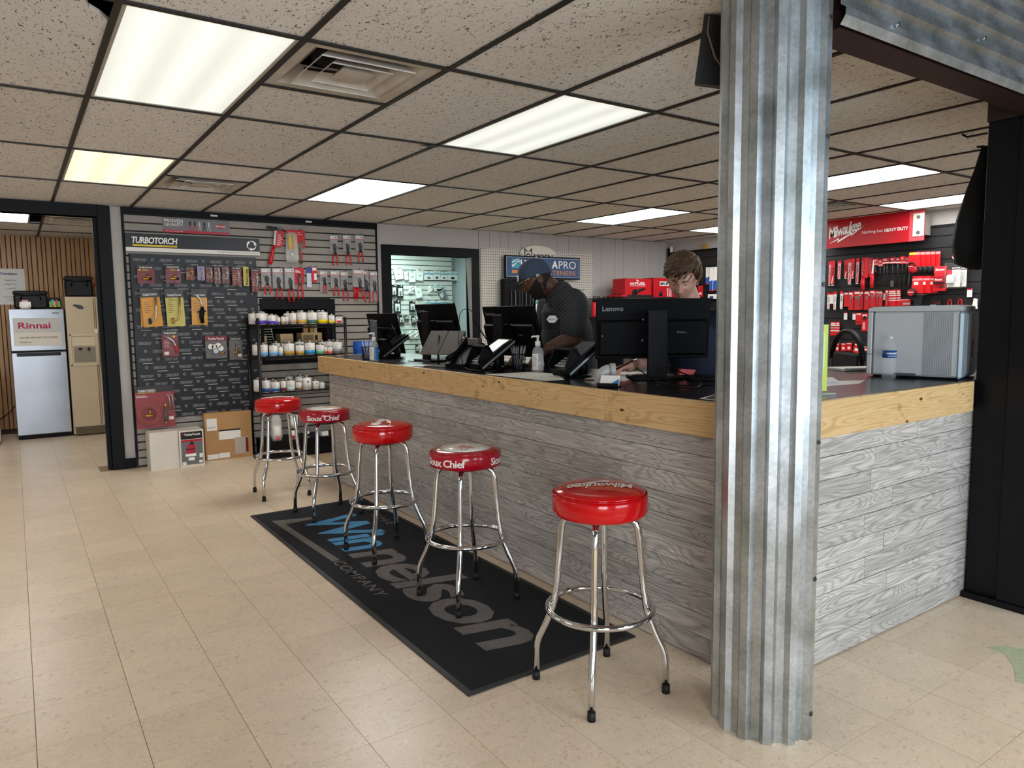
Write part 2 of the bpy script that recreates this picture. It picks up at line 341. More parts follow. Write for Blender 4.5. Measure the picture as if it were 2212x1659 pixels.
# ---- outer walls and the far wall with its openings
def wall(name, boxes, m=wallm):
    b = B()
    for q in boxes: b.box(*q)
    return struct(b.obj(name, m))
wall('wall_left', [(-4.42, -3.3, 0, -4.3, 11.1, 2.95)])
wall('wall_front', [(-4.3, -3.12, 0, -3.3, -3, 2.95), (-.5, -3.12, 0, 1.2, -3, 2.95), (6, -3.12, 0, 8.2, -3, 2.95), (-3.3, -3.12, 2.5, -.5, -3, 2.95), (1.2, -3.12, 2.5, 6, -3, 2.95), (1.2, -3.12, 0, 6, -3, .4)])
for n, (x0, x1, z0, z1, k) in enumerate(((1.2, 6, .4, 2.5, 4), (-3.3, -.5, .02, 2.5, 2))):
    f = B()
    for q in range(k+1): x = x0+(x1-x0)*q/k; f.box(x-.03, -3.1, z0, x+.03, -3.02, z1)
    f.box(x0, -3.1, z0, x1, -3.02, z0+.06).box(x0, -3.1, z1-.06, x1, -3.02, z1).box(x0, -3.09, 1.9, x1, -3.03, 1.94)
    struct(f.obj('window_%d' % (n+1), mat('window_frame', '3a3d40', .4)))
struct(B().box(-4.3, -3.12, 2.95, 8.2, 1.31, 3.05).obj('ceiling_shop_front', mat('dark_deck', '35332f', .9)))
wall('wall_soffit', [(-4.3, 1.31, 2.458, 1.85, 1.45, 3.0)])
wall('wall_right', [(XR, -3.12, 0, XR+.12, 7.8, 3.0)])
PT = .57, 1.57    # pass-through sill, head (z)
wall('wall_back', [(-4.3, YB, 0, -1.2, YB+.12, 2.75), (-1.2, YB, 2.35, .69, YB+.12, 2.75), (.69, YB, 0, 2.13, YB+.12, 2.75), (2.13, YB, 0, 2.87, YB+.12, .98), (2.13, YB, 1.53, 2.87, YB+.12, 2.75),
  (2.87, YB, 0, 3.6, YB+.12, 2.75), (3.6, YB, 2.12, 4.683, YB+.12, 2.75), (4.683, YB, 0, XR, YB+.12, 2.75)])
# random-width wall panelling right of the storage door
wb = struct(B().box(4.79, YB-.004, 0, XR, YB, H).obj('wall_back_panelling', mat('panel_groove', '6f6a66', .8)))
x = 4.79
while x < XR-.03:
    w = min(random.choice((.12, .2, .26, .16)), XR-x); B().box(x+.002, YB-.009, 0, x+w-.002, YB-.004, H).obj('panel', wallm, wb); x += w
# ---- door frames (black casings)
d1 = struct(B().box(.69, YB-.025, 0, .795, YB+.14, H-.004).box(-1.2, YB-.025, 2.35, .69, YB+.14, H-.004).box(.655, YB+.03, 0, .69, YB+.1, 2.35).obj('door_1', black)); bevel(d1)
d2 = struct(B().box(3.485, YB-.025, 0, 3.6, YB+.14, 2.224).box(4.683, YB-.025, 0, 4.786, YB+.14, 2.224).box(3.6, YB-.025, 2.12, 4.683, YB+.14, 2.224).box(3.6, YB+.05, 0, 3.62, YB+.09, 2.12).obj('door_2', black)); bevel(d2)
struct(B().box(.795, YB-.02, 0, .885, YB, .095).obj('baseboard_back', black))
# ---- break room seen through the left doorway: wood panelling, its own ceiling
pine_pan = mat('honey_panelling', 'b98a55', .4, noise=(9, .22)); nt, b_, new, ln = nodes(pine_pan)
for n_ in nt.nodes:
    if n_.type == 'TEX_NOISE':
        mp = new('ShaderNodeMapping'); mp.inputs['Scale'].default_value = (3, 1, .25); tc_ = [q for q in nt.nodes if q.type == 'TEX_COORD'][0]; ln(tc_.outputs['Object'], mp.inputs[0]); ln(mp.outputs[0], n_.inputs['Vector'])
pb = struct(B().box(-2, 10.97, 0, 2.2, 11.07, 2.6).obj('wall_breakroom_back', mat('panel_shadow', '3a2a1a', .8)))
x = -.8; k = 0; pts = B()
while x < 1.3:
    w = (.052, .045, .06)[k % 3]; pts.prism([(x+.003, 10.97), (x+.006, 10.955), (x+w-.006, 10.955), (x+w-.003, 10.97)], .06, 2.46, 'z'); x += w; k += 1
pts.obj('panel_boards', pine_pan, pb, kind='stuff')
B().box(-2, 10.94, 0, 2.2, 10.97, .05).obj('baseboard', mat('dark_wood', '3c2618', .6), pb)
wall('wall_breakroom_right', [(1.6, YB+.12, 0, 1.7, 11, 2.6)]); wall('wall_breakroom_left', [(-2.1, YB+.12, 0, -2, 11, 2.6)])
cb = struct(B().box(-2, YB+.12, 2.62, 1.6, 11, 2.66).obj('ceiling_breakroom', mat('plenum', '0b0a0a')))
for i in range(-2, 2):
    for j in range(0, 4):
        if (i, j) in ((-1, 1),): continue
        y = 7.85+j*.8; put('ceiling_tile', B().prism([(-.4, -.39), (.4, -.39), (.4, .39), (-.4, .39)], 0, .014, 'z').mesh('ceiling_tile', CT), cb, (.32+(i+.5)*.82, y+.4, 2.46))
for i in range(-1, 3): B().box(-.012, 7.8, 2.452, .012, 11, 2.46).obj('grid_bar', TBAR, cb, (.32+i*.82, 0, 0))
for j in range(0, 4): B().box(-2, -.012, 2.452, 1.6, .012, 2.46).obj('grid_bar', TBAR, cb, (0, 7.85+j*.8, 0))
t = fixture(-.09, 9.05, 2.455, LW, 'light panel in the break room ceiling seen through the left doorway', .8)
vent(.62, 9.1, 2.45, 'sooty square vent in the break room ceiling seen through the left doorway')
# ---- storage room behind the second doorway
st = mat('storage_wall', '8f9a9c', .7)
wall('wall_storage_back', [(3.0, 10.24, 0, 6.1, 10.34, 2.7)], st); wall('wall_storage_right', [(5.93, YB+.12, 0, 6.03, 10.24, 2.7)], st); wall('wall_storage_left', [(3.0, YB+.12, 0, 3.1, 10.24, 2.7)], st)
struct(B().box(3.0, YB+.12, 2.62, 6.1, 10.34, 2.7).obj('ceiling_storage', mat('ceiling_plain', 'bab3aa', .9)))
struct(B().box(5.9, YB+.12, 0, 5.93, 10.24, .9).obj('trim_21', mat('wainscot', 'b59f6a', .6)))
fixture(4.6, 9.2, 2.5, lens('lens_cool', 'e8fff8', 26), 'cool light panel inside the storage room, out of view above its doorway', 1.2)
# ---- corrugated metal: column wrap and header
def galv():
    m = mat('galvanised', 'a6abad', .33, .95); nt, b, new, ln = nodes(m); tc = new('ShaderNodeTexCoord')
    v = new('ShaderNodeTexVoronoi'); v.inputs['Scale'].default_value = 90; ln(tc.outputs['Object'], v.inputs['Vector'])
    n = new('ShaderNodeTexNoise'); n.inputs['Scale'].default_value = 7; n.inputs['Detail'].default_value = 6; ln(tc.outputs['Object'], n.inputs['Vector'])
    r = ramp(new, (0, (.44, .47, .49, 1)), (1, (.57, .61, .64, 1))); ln(v.outputs['Color'], r.inputs[0])
    r2 = ramp(new, (.3, (.62, .64, .6, 1)), (.6, (1, 1, 1, 1))); ln(n.outputs['Fac'], r2.inputs[0])
    mx = new('ShaderNodeMix'); mx.data_type = 'RGBA'; mx.blend_type = 'MULTIPLY'; mx.inputs[0].default_value = 1; ln(r.outputs[0], mx.inputs[6]); ln(r2.outputs[0], mx.inputs[7]); ln(mx.outputs[2], b.inputs['Base Color'])
    rr = new('ShaderNodeMapRange'); rr.inputs[3].default_value = .30; rr.inputs[4].default_value = .45; ln(n.outputs['Fac'], rr.inputs[0]); ln(rr.outputs[0], b.inputs['Roughness']); return m
GV = galv()
def trap(s, p=.0762, d=.017):
    q = (s/p) % 1.0
    return d*(1 if q < .3 else 1-(q-.3)/.16 if q < .46 else 0 if q < .84 else (q-.84)/.16)
KEY = (0, .3, .46, .84)
colt = thing('metal_column', 'floor to ceiling column wrapped in corrugated galvanised metal at the counter corner', 'column', (2.085, 1.505, 0))
R0 = .169; ang0, ang1 = radians(-84), radians(-244); Ltot = abs(ang1-ang0)*R0; ss = [0.0]
k = 0
while True:
    for q in KEY:
        s_ = (k+q)*.0762
        if .012 < s_ < Ltot: ss.append(s_)
    if k*.0762 > Ltot: break
    k += 1
ss.append(Ltot); cv = []; cf = []
for s_ in ss:
    a = ang0-s_/R0; r = R0-.008+trap(s_)
    for zz in (0, .35, .7, 1.4, 2.1, 3.0): cv.append((r*cos(a), r*sin(a), zz))
m_ = 6
for i in range(len(ss)-1):
    for q in range(m_-1): cf.append((i*m_+q, (i+1)*m_+q, (i+1)*m_+q+1, i*m_+q+1))
sh = B().add(cv, cf).obj('metal_sheet', GV, colt); md = sh.modifiers.new('thick', 'SOLIDIFY'); md.thickness = .0015; md.offset = -1
B().box(-.05, -.05, 0, .05, .05, 3.0).obj('timber_core', mat('dark_wood', '3c2618'), colt)
scm = B().cyl((0, 0, 0), (0, -.006, 0), .007, n=6).cyl((0, 0, 0), (0, -.0015, 0), .011, n=8).mesh('screw', darksteel)
for zz in (.09, .55, 1.0, 1.5, 1.95, 2.3): put('screw', scm, colt, (.008, -.177, zz), radians(-6))
hd = thing('metal_header', 'beam faced with horizontal corrugated metal running right from the column top', 'beam', (0, 0, 0))
zs = [2.28]; k = 0
while 2.285+k*.0762 < 2.95:
    for q in KEY: zs.append(2.285+(k+q)*.0762+.02)
    k += 1
v = []; f = []
for z in zs:
    for x in (2.12, XR): v.append((x, 1.312-trap(z-2.305), z))
for i in range(len(zs)-1): f.append((2*i, 2*i+1, 2*i+3, 2*i+2))
o = B().add(v, f).obj('metal_sheet', GV, hd); md = o.modifiers.new('thick', 'SOLIDIFY'); md.thickness = .001
brown = mat('brown_beam', '2c1c1a', .5, bump=(30, .1))
B().box(2.15, 1.335, 2.284, 3.8, 1.452, 2.95).box(3.8, 1.318, 2.284, XR, 1.6, 2.95).obj('timber', brown, hd)
scm2 = B().cyl((0, 0, 0), (0, -.008, 0), .008, n=6).mesh('screw', steel)
for q in range(9): put('screw', scm2, hd, (2.4+q*.6, 1.29, 2.33+(q % 2)*.0762))
ps = thing('black_post', 'black painted post with scuffed board cladding at the right end of the counter', 'post', (0, 0, 0))
navy = mat('post_black', '0b0c12', .45, spec=.3, noise=(9, .3), bump=(40, .2))
for q in ((3.815, 1.462, .0, 4.3, 1.6, 2.284), (3.795, 1.318, .03, 4.3, 1.458, 2.284)):
    o = B().box(*q).obj('board', navy, ps); bevel(o, .003, 1)
B().tube([(4.06, 1.59, 2.225), (4.06, 1.70, 2.222), (4.06, 1.75, 2.232)], .006, 6).obj('peg', black, ps)
B().box(3.785, 1.31, 0, 4.3, 1.605, .03).obj('base_plate', navy, ps)
# ============================================================ COUNTER
def plank_mat():
    m = mat('grey_plank', '8b8781', .55); nt, b, new, ln = nodes(m); tc = new('ShaderNodeTexCoord'); oi = new('ShaderNodeObjectInfo')
    sc = new('ShaderNodeVectorMath'); sc.operation = 'SCALE'; sc.inputs[3].default_value = 60; ln(oi.outputs['Random'], sc.inputs[0])
    ad = new('ShaderNodeVectorMath'); ad.operation = 'ADD'; ln(tc.outputs['Object'], ad.inputs[0]); ln(sc.outputs[0], ad.inputs[1])
    mp = new('ShaderNodeMapping'); mp.inputs['Scale'].default_value = (1.1, 1, 8); ln(ad.outputs[0], mp.inputs[0])
    n = new('ShaderNodeTexNoise'); n.inputs['Scale'].default_value = 1.5; n.inputs['Detail'].default_value = 1.5; n.inputs['Roughness'].default_value = .4; n.inputs['Distortion'].default_value = .5; ln(mp.outputs[0], n.inputs['Vector'])
    mu = new('ShaderNodeMath'); mu.operation = 'MULTIPLY'; mu.inputs[1].default_value = 120; ln(n.outputs['Fac'], mu.inputs[0])
    si = new('ShaderNodeMath'); si.operation = 'SINE'; ln(mu.outputs[0], si.inputs[0])
    r = ramp(new, (.0, (.48, .47, .46, 1)), (.25, (.82, .81, .80, 1)), (1, (1.06, 1.06, 1.06, 1))); m1 = new('ShaderNodeMapRange'); m1.inputs[1].default_value = -1; ln(si.outputs[0], m1.inputs[0]); ln(m1.outputs[0], r.inputs[0])
    mp2 = new('ShaderNodeMapping'); mp2.inputs['Scale'].default_value = (6, 1, 260); ln(ad.outputs[0], mp2.inputs[0])
    n2 = new('ShaderNodeTexNoise'); n2.inputs['Scale'].default_value = 1; n2.inputs['Detail'].default_value = 2; ln(mp2.outputs[0], n2.inputs['Vector'])
    r2 = ramp(new, (.35, L('a5a09b')), (.65, L('cdc8c2'))); ln(n2.outputs['Fac'], r2.inputs[0])
    mx = new('ShaderNodeMix'); mx.data_type = 'RGBA'; mx.blend_type = 'MULTIPLY'; mx.inputs[0].default_value = .6; ln(r2.outputs[0], mx.inputs[6]); ln(r.outputs[0], mx.inputs[7])
    m3 = new('ShaderNodeMix'); m3.data_type = 'RGBA'; m3.blend_type = 'MULTIPLY'; m3.inputs[0].default_value = 1; mr = ramp(new, (0, (.86, .86, .86, 1)), (1, (1.08, 1.08, 1.08, 1))); ln(oi.outputs['Random'], mr.inputs[0]); ln(mx.outputs[2], m3.inputs[6]); ln(mr.outputs[0], m3.inputs[7])
    ln(m3.outputs[2], b.inputs['Base Color'])
    bp = new('ShaderNodeBump'); bp.inputs['Strength'].default_value = .35; bp.inputs['Distance'].default_value = .002; ln(si.outputs[0], bp.inputs['Height']); ln(bp.outputs[0], b.inputs['Normal']); return m
def pine_mat():
    m = mat('knotty_pine', 'c79a58', .42); nt, b, new, ln = nodes(m); tc = new('ShaderNodeTexCoord')
    mp = new('ShaderNodeMapping'); mp.inputs['Scale'].default_value = (.55, 1, 10); ln(tc.outputs['Object'], mp.inputs[0])
    n = new('ShaderNodeTexNoise'); n.inputs['Scale'].default_value = 1.6; n.inputs['Detail'].default_value = 1; ln(mp.outputs[0], n.inputs['Vector'])
    v = new('ShaderNodeTexVoronoi'); v.inputs['Scale'].default_value = 1; mp3 = new('ShaderNodeMapping'); mp3.inputs['Scale'].default_value = (5.5, 1, 13); mp3.inputs['Location'].default_value = (.3, .5, .2); ln(tc.outputs['Object'], mp3.inputs[0]); ln(mp3.outputs[0], v.inputs['Vector'])
    inv = new('ShaderNodeMath'); inv.operation = 'DIVIDE'; inv.inputs[0].default_value = .012; ln(v.outputs['Distance'], inv.inputs[1])
    ad = new('ShaderNodeMath'); ad.operation = 'ADD'; ln(n.outputs['Fac'], ad.inputs[0]); ln(inv.outputs[0], ad.inputs[1])
    mu = new('ShaderNodeMath'); mu.operation = 'MULTIPLY'; mu.inputs[1].default_value = 110; ln(ad.outputs[0], mu.inputs[0]); si = new('ShaderNodeMath'); si.operation = 'SINE'; ln(mu.outputs[0], si.inputs[0])
    m1 = new('ShaderNodeMapRange'); m1.inputs[1].default_value = -1; ln(si.outputs[0], m1.inputs[0]); r = ramp(new, (0, L('c6a06a')), (.25, L('d3b07c')), (1, L('dab986'))); ln(m1.outputs[0], r.inputs[0])
    k = ramp(new, (.035, L('4a2c14')), (.075, L('9a6a34')), (.1, (1, 1, 1, 1))); ln(v.outputs['Distance'], k.inputs[0])
    mx = new('ShaderNodeMix'); mx.data_type = 'RGBA'; mx.blend_type = 'MULTIPLY'; mx.inputs[0].default_value = 1; ln(r.outputs[0], mx.inputs[6]); ln(k.outputs[0], mx.inputs[7])
    n4 = new('ShaderNodeTexNoise'); n4.inputs['Scale'].default_value = 14; n4.inputs['Detail'].default_value = 5; ln(tc.outputs['Object'], n4.inputs['Vector']); r4 = ramp(new, (.28, (.5, .42, .34, 1)), (.4, (1, 1, 1, 1))); ln(n4.outputs['Fac'], r4.inputs[0])
    m4 = new('ShaderNodeMix'); m4.data_type = 'RGBA'; m4.blend_type = 'MULTIPLY'; m4.inputs[0].default_value = .6; ln(mx.outputs[2], m4.inputs[6]); ln(r4.outputs[0], m4.inputs[7]); ln(m4.outputs[2], b.inputs['Base Color']); return m
PK = plank_mat(); PN = pine_mat(); WTZ = 1.077
ct = thing('service_counter', 'long L-shaped counter clad in grey wood-look planks with black worktop', 'counter')
B().prism([(2.25, 1.76), (2.33, 1.63), (4.45, 1.63), (4.45, 2.35), (2.9, 2.35), (2.9, 6.06), (2.25, 6.06)], 0, .94, 'z').obj('carcass', mat('carcass', '2b2a29', .7), ct)
rows = 10; ph = .0935
def run(length, at, rz, seed):
    rr = random.Random(seed)
    for r in range(rows):
        x = 0; first = True
        while x < length-.01:
            l = rr.uniform(.5, 1.0) if first else rr.uniform(.9, 1.5); first = False
            if length-x-l < .25: l = length-x
            l = min(l, length-x); z0 = .006+r*ph
            b = B(); z1 = z0+ph-.0025; dz = rr.uniform(0, .0012)
            b.prism([(x+.001, z0), (x+l-.001, z0), (x+l-.001, z1), (x+.001, z1)], -.014-dz, 0, 'y')
            o = b.obj('plank', PK, ct, at, rz); x += l
run(6.07-1.77, (2.25, 6.07, 0), radians(-90), 3)
run(4.3-2.36, (2.36, 1.627, 0), 0, 8)
B().box(2.25, 6.06, 0, 2.9, 6.072, .94).obj('end_panel', PK, ct)
wt = thing('worktop', 'black laminate counter top edged with knotty yellow pine boards', 'countertop')
lam = mat('black_laminate', '1c191b', .22, spec=.5, bump=(200, .05))
B().prism([(2.19, 1.78), (2.32, 1.60), (4.45, 1.60), (4.45, 2.42), (2.95, 2.42), (2.95, 6.13), (2.19, 6.13)], .945, 1.077, 'z').obj('top', lam, wt)
for (a, c) in ((6.155, 2.433), (2.431, 1.77)):
    o = B().box(0, -.021, .937, a-c, 0, 1.0768).obj('fascia_board', PN, wt, (2.19, a, 0), radians(-90)); bevel(o, .003, 2)
o = B().box(0, -.021, .932, 1.44, 0, 1.0768).obj('fascia_board', PN, wt, (2.315, 1.60, 0)); bevel(o, .003, 2)
o = B().box(0, 0, .937, .72, .021, 1.0768).obj('fascia_board', PN, wt, (2.19, 6.134, 0)); bevel(o, .003, 2)
# ============================================================ DOOR MAT
mt = thing('logo_mat', 'long black entrance mat with blue and grey company name lying before the counter', 'mat', (0, 0, 0))
mm = mat('mat_pile', '16171d', .95, noise=(25, .25), bump=(500, .6)); ed = mat('mat_rubber', '2c2d2d', .55)
bl = mat('mat_blue', '4e93c4', .95, noise=(60, .12), bump=(500, .5)); gr = mat('mat_grey', '716c69', .95, noise=(30, .15), bump=(500, .5))
B().prism([(1.335, 2.245), (2.14, 2.245), (2.14, 5.215), (1.335, 5.215)], 0, .008, 'z').obj('pile', mm, mt)
e = B()
for q in ((1.31, 2.22, 2.165, 2.245), (1.31, 5.215, 2.165, 5.24), (1.31, 2.245, 1.335, 5.215), (2.14, 2.245, 2.165, 5.215)): e.box(q[0], q[1], 0, q[2], q[3], .0065)
e.obj('rubber_border', ed, mt)
mf = lambda x0, y0: (lambda x, y, z: (x0+z, y0-x, .0088))
text(B(), '', 0, 0, 1, 1) if 0 else None
b = B(); text(b, 'Win', 0, 0, .81, .375, bold=.022, shear=.18, space=.92, fn=mf(1.552, 4.85)); b.obj('lettering', bl, mt)
b = B(); text(b, 'nelson', 0, 0, 1.565, .385, bold=.022, shear=.18, space=.92, fn=mf(1.548, 4.012)); b.obj('lettering', gr, mt)
b = B(); text(b, 'COMPANY', 0, 0, .64, .062, bold=.012, shear=.12, space=1.12, fn=mf(1.425, 3.93))
text(b, 'THE', 0, 0, .32, .055, bold=.012, shear=.12, space=1.3, fn=mf(2.01, 4.74)); b.obj('lettering', gr, mt)
B().add([(1.392, 5.0, .0088), (1.645, 4.93, .0088), (1.645, 4.88, .0088), (1.445, 4.86, .0088), (1.478, 3.94, .0088), (1.432, 3.94, .0088)], [(0, 1, 2, 3), (0, 3, 4, 5)]).obj('swoosh', gr, mt)
# ============================================================ BAR STOOLS
vin = mat('red_vinyl', 'c8060f', .14, coat=.25); vin2 = mat('crimson_vinyl', 'a80c22', .18, coat=.2); wv = mat('white_vinyl', 'e6e3da', .25, coat=.3); rub = mat('rubber_foot', '141414', .6)
redp = mat('red_print', 'b0202e', .4)
def stool_frame(t, feet='b', tip=0.0):
    for k in range(4):
        a = pi/4+k*pi/2; cx, sy = cos(a), sin(a)
        P = lambda r, z: (r*cx, r*sy, z)
        pts = [P(.03, .662), P(.09, .662), P(.115, .658), P(.133, .645), P(.142, .622), P(.147, .58), P(.162, .40), P(.173, .33), P(.18, .30), P(.205, .235), P(.235, .172), P(.242, .15), P(.246, .12), P(.248, .03)]
        lg = B().tube(pts, .0127, 12).obj('leg', chrome, t)
        B().cyl(P(.248, 0), P(.248, .034), .0155, .0145, 12).obj('foot_cap', rub, lg)
        B().ball(P(.188, .312), .006, 8).obj('screw_head', chrome, lg)
    B().tube([(.197*cos(2*pi*k/48), .197*sin(2*pi*k/48), .312) for k in range(48)], .0115, 10, closed=True).obj('foot_ring', chrome, t)
    B().lathe([(.085, .655), (.11, .668), (.11, .676)], n=24).obj('swivel_plate', rub, t)
def zigzag(b, fn):      # lightning stroke under the script
    pts = [(-.125, -.02), (.0, -.004), (-.012, -.018), (.125, .022), (.02, .004), (.034, .018)]
    b.add([fn(p[0], 0, p[1]) for p in ((-.125, -.03), (-.005, -.012), (-.02, -.026), (.125, .018), (.0, .004), (.018, .02))], [(0, 2, 1), (0, 1, 5, 4), (2, 3, 1), (1, 3, 5)])
def stool_red(loc, rz, ang, label):
    t = thing('bar_stool', label, 'stool', loc, rz, 'red bar stools along the counter'); stool_frame(t)
    rd = .178
    B().lathe([(.06, .674), (.15, .672), (.168, .678), (.178, .692), (rd, .745), (.174, .757)], n=48).obj('seat', vin, t)
    B().lathe([(.174, .757), (.165, .768), (.13, .778), (.07, .784), (.0001, .786)], n=48).obj('seat_top', vin, t)
    B().tube([(.1755*cos(2*pi*k/60), .1755*sin(2*pi*k/60), .757) for k in range(60)], .0022, 5, closed=True).obj('piping', vin, t)
    zt = lambda r: .7868-.008*(r/.13)**2 if r < .13 else .7788-.0105*(r-.13)/.035
    def fn(x, y, z):
        X, Y = x*cos(ang)-z*sin(ang), x*sin(ang)+z*cos(ang); return (X, Y, zt(math.hypot(X, Y))+.0012)
    b = B(); text(b, 'Milwaukee', -.125, -.008, .25, .062, bold=.012, shear=.35, space=.9, fn=fn)
    zigzag(b, lambda x, y, z: fn(x, y, z-.03)); b.obj('lettering', whiteprint, t); return t
def stool_sioux(loc, rz, a0, ang, label):
    t = thing('bar_stool', label, 'stool', loc, rz, 'red bar stools along the counter'); stool_frame(t)
    rd = .176
    B().lathe([(.06, .676), (.165, .676), (rd, .680), (rd, .742), (.172, .748)], n=48).obj('seat', vin2, t)
    B().lathe([(.172, .748), (.15, .757), (.128, .7605), (.127, .7607)], n=48).obj('seat_rim', vin2, t)
    B().lathe([(.127, .7607), (.07, .7655), (.0001, .767)], n=48).obj('seat_top', wv, t)
    b = B()
    for k in range(3):
        c = a0+k*2*pi/3
        text(b, 'Sioux Chief', -.118, .693, .236, .036, bold=.018, space=.93, res=2, fn=lambda x, y, z: ((rd+.0012)*cos(c+x/rd), (rd+.0012)*sin(c+x/rd), z))
    b.obj('lettering', whiteprint, t)
    b = B(); fr = lambda R, c: (lambda x, y, z: ((R-z)*cos(c+x/R), (R-z)*sin(c+x/R), .7495+(z)*.34))
    for k, w in enumerate(("MANUFACTURING SINCE 1957", "WE'RE MADE DIFFERENT")): 
        c = a0+pi/3+k*pi; text(b, w, -.15, .006, .30, .013, bold=.01, res=2, fn=fr(.165, c))
    b.obj('lettering', whiteprint, t)
    fn = lambda x, y, z: (x*cos(ang)-z*sin(ang), x*sin(ang)+z*cos(ang), .7682-.005*(math.hypot(x, z)/.12))
    b = B(); text(b, 'SIOUX', -.09, -.012, .095, .034, bold=.02, fn=fn, res=2); text(b, 'CHIEF', -.09, -.055, .095, .034, bold=.02, fn=fn, res=2); b.obj('lettering', redp, t); return t
stool_red((1.763, 2.0, 0), radians(-3), radians(146+3), 'red vinyl bar stool nearest the camera, beside the metal column')
stool_sioux((1.794, 3.03, .0092), radians(4), radians(-127-32-4-90+90), radians(25), 'white topped red bar stool standing on the grey lettering, second from the metal column')
stool_red((1.77, 3.945, .0092), radians(5), radians(50), 'middle one of the five red bar stools, plain glossy side, on the blue lettering end')
stool_sioux((1.785, 4.965, .0092), radians(3), radians(-127+10), radians(146), 'white topped red bar stool at the far end of the black mat')
stool_red((1.70, 5.78, 0), radians(-4), radians(170), 'red bar stool farthest from the camera, on bare floor past the mat')
# ============================================================ SLAT WALL WITH TORCH AND PLIER DISPLAYS
slatm = mat('grey_slat', '98938b', .6, noise=(4, .05)); slot = mat('slat_slot', '161514', .7)
YF = 7.655
sw = thing('slat_wall', 'grey slatted display wall with black borders between the doorway and the grey wall', 'slatwall', (0, 0, 0))
B().box(.885, 7.667, .005, 2.13, YB, 2.405).box(2.87, 7.667, .005, 3.435, YB, 2.405).box(2.13, 7.667, .005, 2.87, YB, .98).box(2.13, 7.667, 1.53, 2.87, YB, 2.405).obj('backing', slot, sw)
for k in range(32):
    z0 = .020+(k-.0)*.0767-.004; z1 = min(z0+.0665, 2.405)
    if z0 > 2.39: break
    for (x0, x1) in (((.905, 2.135), (2.865, 3.41)) if .9 < z0 < 1.58 else ((.905, 3.41),)):
        B().prism([(YF+.0, z0+.002), (YF, z1-.002), (YF+.012, z1), (YF+.012, z0)], x0, x1, 'x').obj('slat', slatm, sw)
for q in ((.885, YF-.006, .095, .905, YB, 2.405), (3.41, YF-.006, .02, 3.432, YB, 2.405), (.885, YF-.012, 2.405, 3.432, YB, H-.005)): B().box(*q).obj('border_strip', black, sw)
tagp = mat('paper_tag', 'dedcd6', .6)
for x in (1.70, 2.65): B().box(x-.033, YF-.016, 2.413, x+.033, YF-.012, 2.43).obj('paper_tag', tagp, sw)
fr = B().box(2.105, YF-.02, 1.50, 2.905, YF+.02, 1.607).box(2.105, YF-.02, .96, 2.135, YF+.14, 1.5).box(2.81, YF-.02, .96, 2.905, YF+.02, 1.5).box(2.86, YF, .96, 2.875, YF+.14, 1.5).box(2.105, YF-.02, .93, 2.905, YF+.14, .965)
o = struct(fr.obj('window_3', black)); bevel(o)
# dark storage shelf seen through the pass-through
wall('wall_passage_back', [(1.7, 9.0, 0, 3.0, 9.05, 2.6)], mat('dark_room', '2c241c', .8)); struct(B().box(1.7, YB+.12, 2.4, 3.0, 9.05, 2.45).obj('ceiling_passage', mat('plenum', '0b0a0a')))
shf = thing('back_room_shelf', 'dark wooden shelf seen through the pass-through behind the can rack', 'shelf', (2.5, 8.0, 0))
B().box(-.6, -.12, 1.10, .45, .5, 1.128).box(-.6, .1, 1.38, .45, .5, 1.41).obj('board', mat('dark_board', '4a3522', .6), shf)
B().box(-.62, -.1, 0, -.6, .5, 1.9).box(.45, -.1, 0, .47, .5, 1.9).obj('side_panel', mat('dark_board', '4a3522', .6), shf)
kraft = mat('cardboard', 'b68c5e', .75, noise=(8, .08)); kraftl = mat('pale_cardboard', 'd8b98a', .7, noise=(8, .06)); wbox = mat('white_carton', 'd9d3c8', .65, noise=(7, .06))
def carton(x0, y0, z0, x1, y1, z1, m, label, rz=0, extra=None, tape=None):
    w, d, h = (x1-x0)/2, (y1-y0)/2, z1-z0
    t = thing('carton', label, 'box', ((x0+x1)/2, (y0+y1)/2, z0), rz)
    B().box(-w, -d, 0, w, d, h-.003).obj('body', m, t)
    for s in (-1, 1): B().prism([(s*.0015, -d), (s*w, -d), (s*w, d), (s*.0015, d)], h-.003, h, 'z').obj('flap', m, t)
    if extra: extra(t, w, d, h)
    return t
def pr(t, z0, z1, x0, x1, y, m, name='label'): return B().box(x0, y-.0012, z0, x1, y, z1).obj(name, m, t)
carton(2.385, 7.92, 1.129, 2.525, 8.1, 1.235, kraftl, 'small pale carton in the pass-through, left of the bigger tan carton')
carton(2.62, 7.92, 1.129, 2.85, 8.1, 1.24, kraftl, 'tan carton with a dark label in the pass-through', extra=lambda t, w, d, h: (pr(t, .03, .085, .035, .065, -d, blackprint), pr(t, .03, .09, -.1, .02, -d, mat('kraft_print', '9a8358'))))
for k, (x, m, w) in enumerate(((2.68, kraft, .05), (2.745, mat('olive_card', 'a6904a'), .035), (2.79, kraftl, .035))):
    carton(x-w/2, 7.95, 1.241, x+w/2, 7.99, 1.325, m, ('brown little carton standing left on top of the tan carton', 'olive little carton in the middle on top of the tan carton', 'pale little carton standing right on top of the tan carton')[k])
wr = thing('wire_rack', 'small white wire rack standing at the left in the pass-through', 'rack', (2.26, 7.98, 1.129)); 
for k in range(6): B().tube([(-.06, 0, .02+k*.028), (.05+.002*k, 0, .02+k*.028)], .003, 5).obj('wire', white, wr)
B().tube([(-.06, 0, 0), (-.06, 0, .17)], .003, 5).obj('upright', white, wr); B().tube([(.075, 0, 0), (.045, 0, .17)], .003, 5).obj('upright', white, wr); B().box(-.055, -.02, .0, -.01, .02, .09).obj('roll', kraftl, wr)
